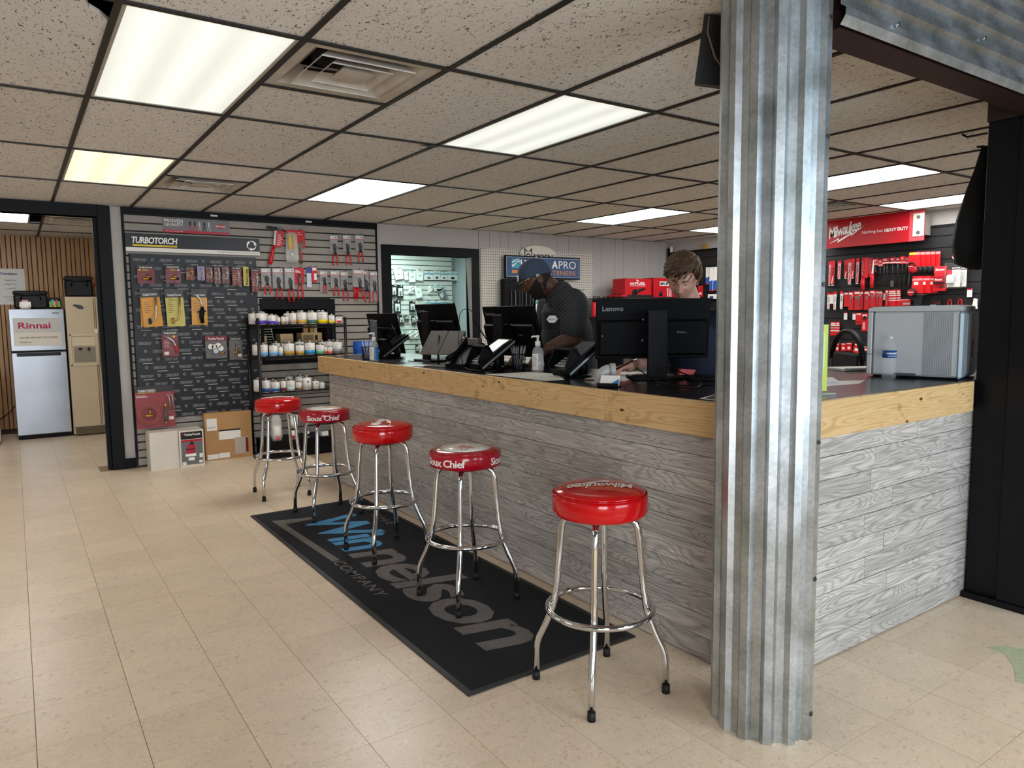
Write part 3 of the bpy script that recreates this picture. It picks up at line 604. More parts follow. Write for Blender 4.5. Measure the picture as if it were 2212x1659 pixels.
# ---- signs on the slat wall
def sign(name, label, x0, z0, x1, z1, y, m, d=.01, cat='sign'):
    t = thing(name, label, cat, ((x0+x1)/2, y, z0)); B().box(-(x1-x0)/2, -d, 0, (x1-x0)/2, 0, z1-z0).obj('panel', m, t); return t
y0 = YF-.001
t = sign('proven_quality_sign', 'grey sign reading PROVEN QUALITY with a row of pliers and red stripe', 1.23, 2.237, 1.843, 2.379, y0, mat('sign_grey', '77757a', .4), .006)
B().box(-.306, -.0075, 0, .306, -.006, .026).obj('stripe', mat('sign_red', 'b4152f', .4), t)
b = B(); text(b, 'PROVEN', -.29, .098, .165, .03, y=-.0072, bold=.012); text(b, 'QUALITY', -.288, .06, .165, .03, y=-.0072, bold=.012); text(b, 'Made in Germany since 1882', -.285, .009, .155, .009, y=-.0085); b.obj('lettering', whiteprint, t)
b = B().add([(.165, -.0075, .082), (.223, -.0075, .107), (.281, -.0075, .082), (.223, -.0075, .057)], [(0, 3, 2, 1)]); b.obj('emblem', mat('sign_red', 'b4152f'), t)
b = B(); text(b, 'KNIPEX', .178, .074, .09, .016, y=-.0082, bold=.02); b.obj('emblem_lettering', whiteprint, t)
def mini_pliers(b, x, z, h, y, mi0, mi1, open_=.5):
    b.add([(x-.006, y, z+h), (x+.006, y, z+h), (x+.008, y, z+h*.55), (x-.008, y, z+h*.55)], [(0, 1, 2, 3)], mi0)
    for s in (-1, 1): b.add([(x+s*.001, y, z+h*.56), (x+s*.008, y, z+h*.5), (x+s*.018*open_*2, y, z), (x+s*.011*open_*2, y, z)], [(0, 1, 2, 3)], mi1)
b = B()
for k in range(5): mini_pliers(b, -.06+k*.043, .028, .088, -.0075, (0, 0, 1, 0, 1)[k], (2, 2, 1, 0, 1)[k], (.5, .6, .35, .45, .45)[k])
b.obj('plier_pictures', [blackprint, mat('pale_print', 'c9c9cb'), mat('sign_red', 'b4152f')], t)
hdm = mat('display_black', '1b1c20', .45)
t = sign('torch_header_sign', 'wide black header sign reading TURBOTORCH above the dark torch board', .903, 2.046, 2.12, 2.212, y0-.02, hdm, .015)
B().box(-.6085, -.017, 0, .6085, -.015, .037).obj('white_band', white, t)
b = B(); text(b, 'TURBOTORCH', -.556, .075, .395, .06, y=-.0165, bold=.03, shear=.18, space=.9); b.obj('lettering', whiteprint, t)
b = B().box(-.55, -.0165, .048, -.168, -.015, .064); b.obj('yellow_bar', yellow, t)
b = B(); text(b, 'by VICTOR', -.255, .052, .07, .008, y=-.0172, bold=.02); text(b, 'The First Choice for Plumbing & HVAC/R Professionals', .195, .012, .40, .014, y=-.0178, bold=.015); b.obj('small_lettering', blackprint, t)
b = B()
for k in range(3):
    for q in range(7):
        a = k*2*pi/3+q*.27; a2 = a+.27; w = .022*(1-q/7.6)+.003; w2 = .022*(1-(q+1)/7.6)+.003
        r0, r1 = .026+q*.0022, .026+(q+1)*.0022
        b.add([(.53+r0*cos(a), -.0166, .098+r0*sin(a)), (.53+(r0+w)*cos(a), -.0166, .098+(r0+w)*sin(a)), (.53+(r1+w2)*cos(a2), -.0166, .098+(r1+w2)*sin(a2)), (.53+r1*cos(a2), -.0166, .098+r1*sin(a2))], [(0, 1, 2, 3)])
b.obj('swirl_emblem', whiteprint, t)
# ---- the torch board
tb = thing('torch_board', 'dark slotted display board printed all over with TURBOTORCH names and rings', 'display board', (.93, YF-.002, .455))
BW, BH = 1.155, 1.57
B().box(0, -.014, 0, BW, 0, BH).obj('panel', hdm, tb); B().box(-.004, -.018, 0, .006, 0, BH).obj('edge_strip', black, tb)
b = B(); s_ = B()
for r in range(20):
    z = BH-.062-r*.0785
    for c in range(6):
        x = .03+c*.226+(0 if r % 2 == 0 else -.105)
        if -.001 < x < BW-.12: text(b, 'TURBOTORCH', x, z, .112, .02, y=-.0148, bold=.03, shear=.15, res=1)
        if x > 0 and x < BW-.12: b.box(x-.003, -.0149, z-.006, x+.107, -.0142, z-.003)
        if x+.165 < BW-.02: b.ring((x+.165, -.0148, z+.01), .0075, .0135, 10)
        if x+.02 > 0 and x < BW-.14 and (r*7+c*3) % 5 != 0: s_.box(x+.03, -.0150, z-.03, x+.12, -.0142, z-.0255)
b.obj('printed_names', mat('dim_print', '8d8e92', .6), tb, kind='stuff'); s_.obj('slots', mat('slot_light', 'c9c7c2', .5), tb, kind='stuff')
# ---- hanging packs
hook_me = B().tube([(0, 0, 0), (0, -.10, 0), (0, -.115, .012)], .0028, 5).mesh('hook', darksteel)
def hook(parent, x, z, y=None):
    o = put('hook', hook_me, parent, (x, YF if y is None else y, z)); return o
def pack(name, label, cat, x0, z0, x1, z1, y, cm, top=None, toph=.03, head=None, group=None, dep=.02, bz=(.06, .8), rot=0, blister=True, par_y=None):
    w, h = x1-x0, z1-z0
    t = thing(name, label, cat, ((x0+x1)/2, y, z0), 0, group)
    if rot: t.rotation_euler = (0, rot, 0)
    B().box(-w/2+.004, -.002, .004, w/2-.004, 0, h-.012).obj('card', cm, t)
    if top: B().box(-w/2+.004, -.0032, h-.012-toph, w/2-.004, -.002, h-.012).obj('header', top, t)
    if head: bb = B(); text(bb, head, -w*.36, h-.012-toph*.78, w*.72, min(toph*.5, w*.12), y=-.0038, bold=.02, shear=.1, res=2); bb.obj('lettering', whiteprint, t)
    if blister:
        bl_ = B(); a, c = -w/2+.002, w/2-.002
        bl_.box(a, -.0065, .0, c, -.005, h)                     # clear front sheet with a raised chamber
        b0, b1 = h*bz[0], h*bz[1]
        bl_.add([(a+.008, -.0066, b0), (c-.008, -.0066, b0), (c-.008, -.0066, b1), (a+.008, -.0066, b1), (a+.014, -dep-.006, b0+.008), (c-.014, -dep-.006, b0+.008), (c-.014, -dep-.006, b1-.008), (a+.014, -dep-.006, b1-.008)],
                [(4, 5, 6, 7), (0, 1, 5, 4), (1, 2, 6, 5), (2, 3, 7, 6), (3, 0, 4, 7)])
        bl_.obj('clear_blister', clear, t)
    return t
def lines(t, x0, x1, z0, z1, n, y, m, name='small_print'):
    b = B()
    for k in range(n): z = z1-(z1-z0)*(k+.5)/n; b.box(x0, y-.0006, z-.0025, x0+(x1-x0)*(.6+.4*((k*7) % 5)/4), y, z+.0025)
    b.obj(name, m, t)
YP = YF-.05; goldp = mat('gold_print', 'd8b23c', .5); ylc = mat('yellow_card', 'eba408', .5); ylc2 = mat('lemon_card', 'd3c646', .5); vio = mat('violet_card', '9a8bb8', .5)
def bent_tip(t, pts, r0=.004, m0=brass, base=3):
    b = B(); n = len(pts); b.tube(pts, [r0*(.8 if k > base else 1.25) for k in range(n)], 8); b.obj('torch_tip', m0, t)
for k, (x0, z0, x1, z1) in enumerate(((.98, 1.745, 1.135, 1.926), (1.222, 1.751, 1.364, 1.935))):
    t = pack('regulator_pack', ('maroon pack holding a brass regulator, at upper left of the torch board', 'maroon pack holding a brass regulator, second from left in the top row')[k], 'pack', x0, z0, x1, z1, YP, darkred, hdm, .03, 'TurboTorch', 'torch packs on the dark board')
    b = B(); b.cyl((-.035, -.016, .045), (.025, -.016, .045), .014, n=14); b.cyl((.01, -.016, .045), (.014, -.016, .085), .009, n=10).cyl((.014, -.016, .085), (.014, -.016, .098), .013, n=10); b.obj('regulator', brass, t)
    B().cyl((.025, -.016, .045), (.045, -.016, .043), .012, n=12).obj('knob', blackm, t); lines(t, -.03, .045, .118, .14, 2, -.0025, goldp); B().disc((-.052 if k == 0 else .045, -.0068, .128), .009, 14, ax='y').obj('spot_sticker', yellow if k == 0 else white, t)
tips = [(1.404, 1.782, 1.484, 1.926, darkred, 'first narrow maroon tip pack, right of the two regulator packs'), (1.504, 1.78, 1.58, 1.933, vio, 'narrow violet tip pack in the top row of the torch board'), (1.58, 1.765, 1.65, 1.931, darkred, 'narrow maroon tip pack just right of the violet one'),
 (1.662, 1.749, 1.728, 1.929, mat('mauve_card', '7d4a52', .5), 'narrow dusty maroon tip pack, second right of the violet one'), (1.733, 1.75, 1.808, 1.936, mat('plum_card', '6e3640', .5), 'narrow plum tip pack with a white spot, third right of the violet one'), (1.825, 1.735, 1.921, 1.938, darkred, 'wider maroon tip pack left of the yellow narrow one'),
 (1.939, 1.732, 2.0, 1.937, ylc2, 'narrow yellow tip pack near the right end of the torch board'), (2.016, 1.673, 2.097, 1.922, darkred, 'long maroon tip pack at the right end of the torch board')]
for k, (x0, z0, x1, z1, cm, lab) in enumerate(tips):
    w, h = x1-x0, z1-z0
    t = pack('torch_tip_pack', lab, 'pack', x0, z0, x1, z1, YP-.012*(k % 3), cm, mat('pack_top', '3a2026', .5) if cm is darkred else cm, .028, 'TurboTorch', 'torch packs on the dark board', .016)
    s = 1 if k != 3 else 1
    bent_tip(t, [(.002, -.014, h*.09), (.006, -.014, h*.2), (.016, -.014, h*.4), (.022, -.014, h*.6), (.014, -.014, h*.74), (-.012, -.014, h*.84)] if k != 6 else [(.01, -.014, h*.1), (.01, -.014, h*.85)], .004, steel if k not in (0, 6) else brass)
    B().cyl((.0, -.014, h*.06), (.007, -.014, h*.22), .0058, n=8).obj('brass_end', brass, t); lines(t, -w*.38, 0, h*.25, h*.55, 3, -.0025, goldp); B().disc((.014 if k != 3 else -.012, -.0069, h*.6), .008, 12, ax='y').obj('spot_sticker', white if k == 4 else yellow, t)
ys = [(.985, 1.339, 1.13, 1.7, ylc, 'TURBOTORCH', 'orange yellow torch pack half hidden behind another, at the left edge of the board'), (1.01, 1.338, 1.18, 1.7, ylc, 'TURBOTORCH', 'orange yellow torch pack hanging crooked in front, leftmost of the big row'), (1.213, 1.338, 1.381, 1.698, ylc2, 'TurboTorch', 'lemon yellow torch pack in the middle of the big row'), (1.431, 1.347, 1.582, 1.7, ylc, 'TURBOTORCH', 'orange yellow pack with a black handled torch, right in the big row')]
for k, (x0, z0, x1, z1, cm, hd_, lab) in enumerate(ys):
    h = z1-z0; t = pack('hand_torch_pack', lab, 'pack', x0, z0, x1, z1, YP-(.0, .035, .012, .012)[k], cm, hdm, .07, hd_, 'torch packs on the dark board', .03, (.03, .86), rot=(.03, -.07, -.03, .02)[k])
    lines(t, -.06, -.005, .13, .24, 6, -.0025, mat('brown_print', '7a5a10'))
    if k == 2: b = B(); text(b, 'STK-11', -.055, .245, .07, .02, y=-.003, bold=.01); b.obj('model_lettering', blackprint, t)
    if k < 3:
        B().tube([(.045, -.02, .29), (.03, -.02, .12), (.022, -.02, .075), (.0, -.02, .055), (-.022, -.02, .06)], [.009, .0085, .006, .005, .005], 10).obj('burn_tube', steel if k < 2 else brass, t)
        B().cyl((-.03, -.02, .03), (-.03, -.02, .085), .013, n=12).obj('valve', blackm if k < 2 else brass, t)
    else:
        B().tube([(-.05, -.02, .305), (-.02, -.02, .285), (.008, -.02, .25), (.02, -.02, .2), (.022, -.02, .17)], .008, 10).obj('burn_tube', steel, t)
        b = B(); b.tube([(.024, -.022, .18), (.018, -.022, .13), (.012, -.022, .08), (.022, -.022, .02)], [.014, .026, .022, .017], 12); b.cyl((-.025, -.02, .13), (.055, -.02, .14), .008, n=8); b.obj('handle', blackm, t)
h = .264; t = pack('torch_tip_pack', 'red pack with a long curved swirl tip, alone below the big yellow row', 'pack', 1.156, 1.049, 1.308, 1.313, YP, darkred, hdm, .04, 'TurboTorch', 'torch packs on the dark board', .02)
bent_tip(t, [(.05, -.014, .04), (.047, -.014, .1), (.03, -.014, .145), (-.01, -.014, .18), (-.055, -.014, .205)], .006, steel); B().tube([(.05, -.014, .035), (.05, -.014, .085), (.044, -.014, .11)], [.008, .013, .007], 10).obj('swivel', red, t); B().disc((.035, -.0069, .195), .011, 14, ax='y').obj('spot_sticker', yellow, t); lines(t, -.055, 0, .09, .16, 5, -.0025, mat('pink_print', 'd8a0a0')); pr(t, .02, .05, -.055, -.015, -.002, white, 'price_label')
smoke = mat('clear_card', '8d8a8c', .4, noise=(9, .3))
t = pack('valve_kit_bag', 'clear bag of white gauges and brass fittings, lower right of the torch board', 'pack', 1.545, 1.015, 1.755, 1.25, YP, mat('grey_card', '6d6a6e', .5), darkred, .05, 'TurboTorch', 'torch packs on the dark board', .03)
for c in ((-.055, .12), (.015, .13), (.04, .1), (-.02, .115)): B().cyl((c[0], -.012, c[1]), (c[0], -.022, c[1]), .026, n=16).obj('gauge', white, t)
B().cyl((-.01, -.02, .075), (-.01, -.034, .075), .03, .024, 18).obj('dial', steel, t); B().cyl((.03, -.02, .05), (.08, -.02, .055), .01, n=10).obj('fitting', brass, t)
t = pack('valve_pack', 'clear pack of a cross shaped brass valve, right of the gauge bag', 'pack', 1.77, .992, 1.904, 1.237, YP, mat('grey_card', '6d6a6e', .5), hdm, .035, 'TurboTorch', 'torch packs on the dark board', .03)
b = B(); b.cyl((0, -.018, .03), (0, -.018, .17), .005, n=8).cyl((-.03, -.018, .08), (.04, -.018, .08), .008, n=10).cyl((0, -.018, .06), (0, -.018, .1), .013, n=10).cyl((0, -.018, .02), (0, -.018, .05), .008, .003, 8); b.obj('valve', brass, t); lines(t, .0, .05, .12, .19, 4, -.003, greyprint); pr(t, .035, .06, .015, .05, -.0065, white, 'price_label')
t = pack('torch_kit_pack', 'large red torch kit with a coiled hose, low at the left edge of the board', 'pack', .895, .372, 1.24, .787, YP-.02, mat('kit_red', '9c1c2c', .4), hdm, .055, None, 'torch packs on the dark board', .03, (.02, .84))
b = B(); text(b, 'TURBOTORCH', -.145, .352, .155, .024, y=-.0042, bold=.03, shear=.15); b.obj('lettering', whiteprint, t); B().box(-.145, -.0042, .343, .005, -.0035, .347).obj('yellow_bar', yellow, t); lines(t, -.16, -.03, .3, .325, 2, -.0025, whiteprint)
hz_ = mat('hose', 'a8524e', .35); b = B()
for q in range(3): b.tube([(-.06+(.098-q*.012)*cos(2*pi*k/36), -.016-q*.005, .14+(.098-q*.012)*sin(2*pi*k/36)) for k in range(36)], .006, 6, closed=True)
b.obj('hose', hz_, t); b = B(); b.cyl((-.095, -.02, .13), (-.02, -.02, .125), .014, n=12).cyl((-.05, -.02, .13), (-.048, -.02, .185), .008, n=8); b.obj('regulator', brass, t)
B().cyl((.085, -.02, .06), (.085, -.02, .19), .013, n=12).obj('grip', mat('green_grey', '4d5148', .6), t); B().cyl((.085, -.02, .03), (.085, -.02, .06), .011, n=10).cyl((.085, -.02, .19), (.085, -.02, .235), .011, n=10).obj('handle_ends', brass, t)
for dx in (0, .03): bent_tip(t, [(.125+dx, -.016, .17), (.125+dx, -.016, .27), (.118+dx, -.016, .305), (.095+dx, -.016, .325)], .005, steel, 1)
pr(t, .075, .105, .115, .155, -.0065, white, 'price_label')
for x, z in ((1.06, 1.93), (1.29, 1.94), (1.44, 1.93), (1.54, 1.935), (1.615, 1.935), (1.695, 1.93), (1.77, 1.94), (1.87, 1.94), (1.97, 1.94), (2.055, 1.925), (1.09, 1.703), (1.3, 1.7), (1.5, 1.703), (1.23, 1.315), (1.65, 1.25), (1.84, 1.24), (1.0, 1.27), (1.45, 1.2), (1.72, 1.66)): hook(sw, x, z)
# ---- cartons on the floor under the board
carton(.975, 7.40, 0, 1.222, 7.64, .356, wbox, 'plain white carton on the floor under the torch board')
def tt(t, w, d, h):
    pr(t, h-.085, h-.015, -w+.015, w-.012, -d, blackprint, 'header_print'); pr(t, .02, h-.09, -w+.015, w-.012, -d, mat('grey_photo', '6b6a6c', .5), 'photo_print'); pr(t, h-.11, h-.092, -w+.015, w-.012, -d-.001, mat('sign_red', 'b4152f'), 'red_band')
    b = B(); text(b, 'TurboTorch', -w+.045, h-.052, 2*w-.075, .022, y=-d-.002, bold=.03); b.obj('lettering', whiteprint, t); B().ring((-w+.03, -d-.002, h-.04), .005, .009, 10).obj('ring_logo', mat('sign_red', 'b4152f'), t)
    b = B(); y = -d-.0022
    b.add([(-.05, y, .13), (.02, y, .13), (.03, y, .175), (.02, y, .215), (-.03, y, .215), (-.05, y, .17)], [range(6)], 0); b.add([(-.025, y-.0003, .215), (.0, y-.0003, .25), (.025, y-.0003, .215)], [(0, 1, 2)], 1); b.box(-.055, y-.0005, .165, .025, y, .175, 1); b.box(-.06, y-.0005, .1, .035, y, .125, 2); b.box(-.035, y-.0005, .06, .02, y, .09, 2); b.obj('picture', [mat('sign_red', 'b4152f'), blackprint, whiteprint], t)
    for z0, z1, x0, x1 in ((.02, .05, -w+.02, -w+.055), (.03, .055, w-.05, w-.018), (.08, .12, w-.045, w-.015)): pr(t, z0, z1, x0, x1, -d-.001, white, 'label')
carton(1.226, 7.385, 0, 1.445, 7.64, .352, wbox, 'white carton printed with a red and black torch and TurboTorch name', extra=tt)
def cbx(t, w, d, h):
    pr(t, .30, .42, -w+.02, -w+.115, -d, white); pr(t, .325, .335, -w+.025, -w+.1, -d-.001, greyprint, 'barcode'); pr(t, .2, .30, -w+.13, w-.11, -d, white); pr(t, .285, .3, -w+.13, w-.11, -d-.001, blackprint, 'header_print'); pr(t, .04, .21, w-.17, w-.04, -d-.001, mat('clear_sleeve', 'b9b0a5', .25), 'sleeve'); pr(t, .05, .2, w-.065, w-.04, -d-.002, darkred, 'red_strip')
    pr(t, .012, .06, -w+.015, -w+.12, -d, white); pr(t, .015, .065, -w+.125, -w+.225, -d, white); b = B(); text(b, 'TurboTorch', -.06, .288, .09, .01, y=-d-.002, bold=.02); b.obj('lettering', whiteprint, t)
t = carton(1.495, 7.565, 0, 1.945, 7.634, .475, kraft, 'flat brown carton with white labels leaning against the slat wall', extra=cbx)
# ---- pliers, hammer and wrench on the slat wall
plh = mat('plier_handle', 'c8151c', .3); plk = mat('plier_steel', '3b3d41', .35, .7)
def pliers(t, cx, z0, h, jaw=.36, spread=.02, r=.0075, y=-.016, steel_=plk, open_=.011):
    piv = h*(1-jaw)
    hb = B(); hb.tube([(cx-.012, y, z0+piv-.02), (cx+.002, y, z0+piv+.02), (cx+.012, y, z0+piv+(h-piv)*.6), (cx-open_*.2, y, z0+h)], [r*.9, r*1.5, r*1.3, r*.5], 8)
    hb.tube([(cx+.014, y-.004, z0+piv-.02), (cx-.004, y-.004, z0+piv+.02), (cx-.016, y-.004, z0+piv+(h-piv)*.55), (cx-open_*1.4, y-.004, z0+h*.985)], [r*.9, r*1.4, r*1.1, r*.5], 8)
    hb.cyl((cx, y+.01, z0+piv+.01), (cx, y-.012, z0+piv+.01), r*1.5, n=10); hb.obj('jaws', steel_, t)
    for s in (-1, 1):
        B().tube([(cx+s*.013, y-(.004 if s > 0 else 0), z0+piv-.015), (cx+s*spread*1.05, y, z0+piv*.6), (cx+s*spread*1.12, y, z0+piv*.25), (cx+s*spread*.9, y, z0)], [r*.9, r*1.15, r*1.1, r*.95], 8).obj('handle', plh, t)
kc = mat('plier_card', 'b4b2b2', .5); pink = mat('pale_red_band', 'd67a80', .5)
def plier_pack(label, x0, z0, x1, z1, cz0, y, n=1, kind='k', spread=.02, full=False):
    w = x1-x0; t = thing('pliers_pack', label, 'pliers', ((x0+x1)/2, y, z0), 0, 'packed pliers on the slat wall'); h = z1-z0; c0 = cz0-z0
    for q in range(n):
        yy = -.012*q
        B().box(-w/2, yy-.002, c0, w/2, yy, h).obj('card', kc, t)
    yy = -.012*(n-1)
    B().box(-w/2+.002, yy-.003, h-.045, w/2-.002, yy-.002, h-.012).obj('top_print', white, t); B().box(-w/2+.002, yy-.0032, h-.05, w/2-.002, yy-.002, h-.04).obj('red_band', pink, t); B().box(w/2-.03, yy-.0034, h-.03, w/2-.012, yy-.003, h-.022).obj('mark', blackprint, t)
    lines(t, -w*.42, -w*.15, h-.11, h-.06, 3, yy-.002, mat('dim_print2', '7d7c80'))
    bl_ = B().box(-w/2-.004, yy-.026, c0-.004, w/2+.004, yy-.024, h-.05).box(-w/2-.005, yy-.006, c0-.005, w/2+.005, yy-.005, h+.005); bl_.obj('clear_blister', clear, t)
    pliers(t, .006, 0, h*(.72 if not full else .7), .42, spread, .0075 if w > .08 else .0065, yy-.016); return t
pk = [(2.872, 1.969, 2.96, 2.294, 2.114, 1, 'slim red handled pliers pack, left of three in the upper row'), (3.016, 1.978, 3.104, 2.301, 2.125, 1, 'red handled cable cutter pack, middle of three in the upper row'), (3.164, 2.015, 3.258, 2.309, 2.14, 1, 'short red handled pliers pack, right of three in the upper row'),
 (2.124, 1.649, 2.218, 1.92, 1.725, 2, 'smallest water pump pliers pack, first left in the lower row'), (2.239, 1.6, 2.342, 1.923, 1.722, 3, 'medium water pump pliers pack, second in the lower row'), (2.36, 1.574, 2.46, 1.927, 1.715, 3, 'large water pump pliers pack, third in the lower row'),
 (2.746, 1.678, 2.831, 1.91, 1.68, 1, 'mini pliers on a full grey card, in the middle of the lower row'), (2.863, 1.642, 2.962, 1.913, 1.72, 1, 'slim jawed pliers pack right of the mini pliers card'), (2.981, 1.588, 3.062, 1.907, 1.726, 1, 'long handled pliers pack left of the thick stack of packs'),
 (3.107, 1.607, 3.229, 1.928, 1.737, 5, 'thick stack of plier packs with many red handles, lower row right'), (3.24, 1.565, 3.308, 1.922, 1.728, 1, 'narrow pliers pack with low hanging handles, right of the thick stack'), (3.322, 1.574, 3.405, 1.915, 1.58, 1, 'black jawed pliers on a full grey card, at the right end of the lower row')]
for k, (x0, z0, x1, z1, c0, n, lab) in enumerate(pk):
    t = plier_pack(lab, x0, z0, x1, z1, c0, YF-.02-.012*(k % 2), n, full=k in (6, 11), spread=.024 if k not in (6,) else .014)
    if n == 5:
        for q in range(4): 
            for s in (-1, 1): B().tube([(-.012-q*.012+s*.006, -.008-.01*q, 0), (-.012-q*.012+s*.006, -.008-.01*q, .14)], .0075, 8).obj('handle', plh, t)
    hook(sw, (x0+x1)/2, z1+.004)
t = thing('hammer', 'red framing hammer with a black and steel head hanging top left on the slat wall', 'hammer', (2.258, YF-.055, 1.956)); t.rotation_euler = (0, radians(4), 0)
b = B(); b.tube([(-.045, 0, 0), (-.035, 0, .05), (-.02, 0, .14), (-.005, 0, .2)], [.02, .021, .017, .015], 10); b.obj('grip', plh, t)
B().tube([(-.005, 0, .2), (.0, 0, .28), (.002, 0, .35)], [.014, .012, .012], 10).obj('shaft', whiteprint, t)
b = B(); b.cyl((-.085, 0, .372), (-.045, 0, .372), .017, n=14).cyl((-.045, 0, .372), (.012, 0, .372), .013, .014, 12); b.prism([(.01, .36), (.06, .374), (.095, .362), (.06, .384), (.01, .386)], -.012, .012); b.obj('head', darksteel, t)
B().box(.012, .006, .19, .085, .009, .355).obj('card', mat('tool_card_red', 'c21222', .45), t); b = B(); text(b, 'Milwaukee', -.004, 0, .1, .012, y=0); rot2(b, (0, 0), radians(86)); b.v = [(v[0]+.006, -.0145, v[2]+.22) for v in b.v]; b.obj('lettering', blackprint, t)
lines(t, .025, .075, .2, .32, 6, .0055, whiteprint)
t = thing('pliers_bag', 'crinkled clear bag holding a pair of yellow handled pliers', 'bag', (2.445, YF-.066, 1.988)); crk = mat('crinkled_bag', 'f4f4f0', .12, alpha=.3, bump=(45, 1))
b = B(); b.lathe([(.062, 0), (.072, .05), (.066, .15), (.06, .26), (.058, .31)], sy=.28, n=14); b.obj('bag', crk, t); B().box(-.058, -.012, .29, .058, -.008, .33).obj('header', mat('tool_card_red', 'c21222'), t)
b = B()
for s in (-1, 1): b.tube([(s*.02, -.005, .12), (s*.03, -.005, .2), (s*.028, -.005, .285)], [.009, .011, .009], 8); b.tube([(s*.016-.02, -.012, .13), (s*.02-.02, -.012, .27)], .009, 8)
b.obj('handles', mat('yellow_grip', 'd9a81c', .4), t); b = B()
for s in (-1, 1): b.tube([(s*.02, -.005, .12), (-s*.006, -.005, .08), (s*.012, -.005, .03)], [.01, .013, .006], 8)
b.obj('jaws', steel, t)
t = thing('adjustable_wrench', 'chrome adjustable wrench with red grip on a red card', 'wrench', (2.545, YF-.03, 1.976)); B().box(-.054, .006, .165, .055, .009, .35).obj('card', mat('tool_card_red', 'c21222'), t); lines(t, -.045, .04, .3, .33, 2, .0055, whiteprint)
b = B(); b.prism([(-.012, 0), (.014, 0), (.018, .02), (.008, .17), (-.012, .17)], -.012, -.002); b.prism([(-.014, .165), (.012, .165), (.036, .2), (.038, .235), (.026, .255), (.016, .212), (-.02, .206), (-.034, .236), (-.046, .222), (-.034, .19)], -.014, 0); b.ring((0.0, -.013, .016), .004, .009, 10); b.obj('wrench_body', chrome, t); B().prism([(-.005, .03), (.009, .03), (.006, .13), (-.006, .13)], -.0135, -.0121).obj('grip_inlay', plh, t)
t = thing('channel_pliers', 'grey channel pliers with red handles on a red card in the lower row', 'pliers', (2.522, YF-.03, 1.605)); B().box(-.05, .004, .16, .052, .007, .329).obj('card', mat('tool_card_red', 'c21222'), t); pliers(t, .004, .0, .27, .38, .022, .0075, -.008, mat('grey_steel', '6f6c66', .4, .6)); lines(t, -.04, .02, .275, .31, 3, .0035, whiteprint)
t = thing('saw_blade_pack', 'narrow blade pack with a blue top and white body, lower row', 'pack', (2.627, YF-.025, 1.73)); B().box(-.025, -.004, 0, .025, 0, .212).obj('card', mat('pale_lilac', 'cfcfdb'), t); B().box(-.025, -.005, .15, .025, -.004, .212).obj('top_print', mat('indigo_print', '47499a'), t); lines(t, -.016, .016, .03, .13, 4, -.004, greyprint)
t = thing('knife_pack', 'short red and white blade pack beside the blue topped one', 'pack', (2.687, YF-.025, 1.789)); B().box(-.026, -.004, 0, .026, 0, .154).obj('card', red, t); B().box(-.005, -.005, .02, .022, -.004, .09).box(-.022, -.005, .12, .022, -.004, .15).obj('white_panels', white, t)
for x, z in ((2.3, 2.31), (2.445, 2.32), (2.545, 2.33), (2.522, 1.94), (2.627, 1.945), (2.687, 1.945)): hook(sw, x, z)
# ---- wire shelf with solvent cans
rk = thing('wire_shelf', 'black wire shelving unit with cans, against the slat wall', 'shelf', (0, 0, 0)); wm = mat('black_wire', '121214', .4)
RX0, RX1, RY0, RY1 = 1.968, 2.862, 7.25, 7.62
for x in (RX0, RX1):
    for y in (RY0, RY1): B().cyl((x, y, 0), (x, y, 1.41), .0145, n=10).obj('post', wm, rk)
for z in (1.343, 1.031, .668):
    s_ = B()
    for y in (RY0, RY1):
        for dz in (-.004, -.034): s_.cyl((RX0, y, z+dz), (RX1, y, z+dz), .004, n=5)
    for x in (RX0, RX1):
        for dz in (-.004, -.034): s_.cyl((x, RY0, z+dz), (x, RY1, z+dz), .004, n=5)
    so = s_.obj('shelf_frame', wm, rk); w_ = B()
    for k in range(34): x = RX0+.02+k*.0265; w_.cyl((x, RY0, z-.003), (x, RY1, z-.003), .0022, n=4)
    for k in range(26): x = RX0+k*.0344; w_.cyl((x, RY0, z-.004), (x+.017, RY0, z-.034), .002, n=4).cyl((x+.017, RY0, z-.034), (x+.034, RY0, z-.004), .002, n=4)
    w_.obj('wires', wm, so, kind='stuff')
bs = rk; o = B().box(2.0, 7.22, .115, 2.89, 7.62, .178).obj('deck', blackm, bs); B().box(2.0, 7.25, .015, 2.89, 7.62, .115).obj('kick_plate', black, bs)
canw = mat('can_label', 'dfddd6', .35); lid = mat('tin_lid', 'b5b2aa', .25, .9)
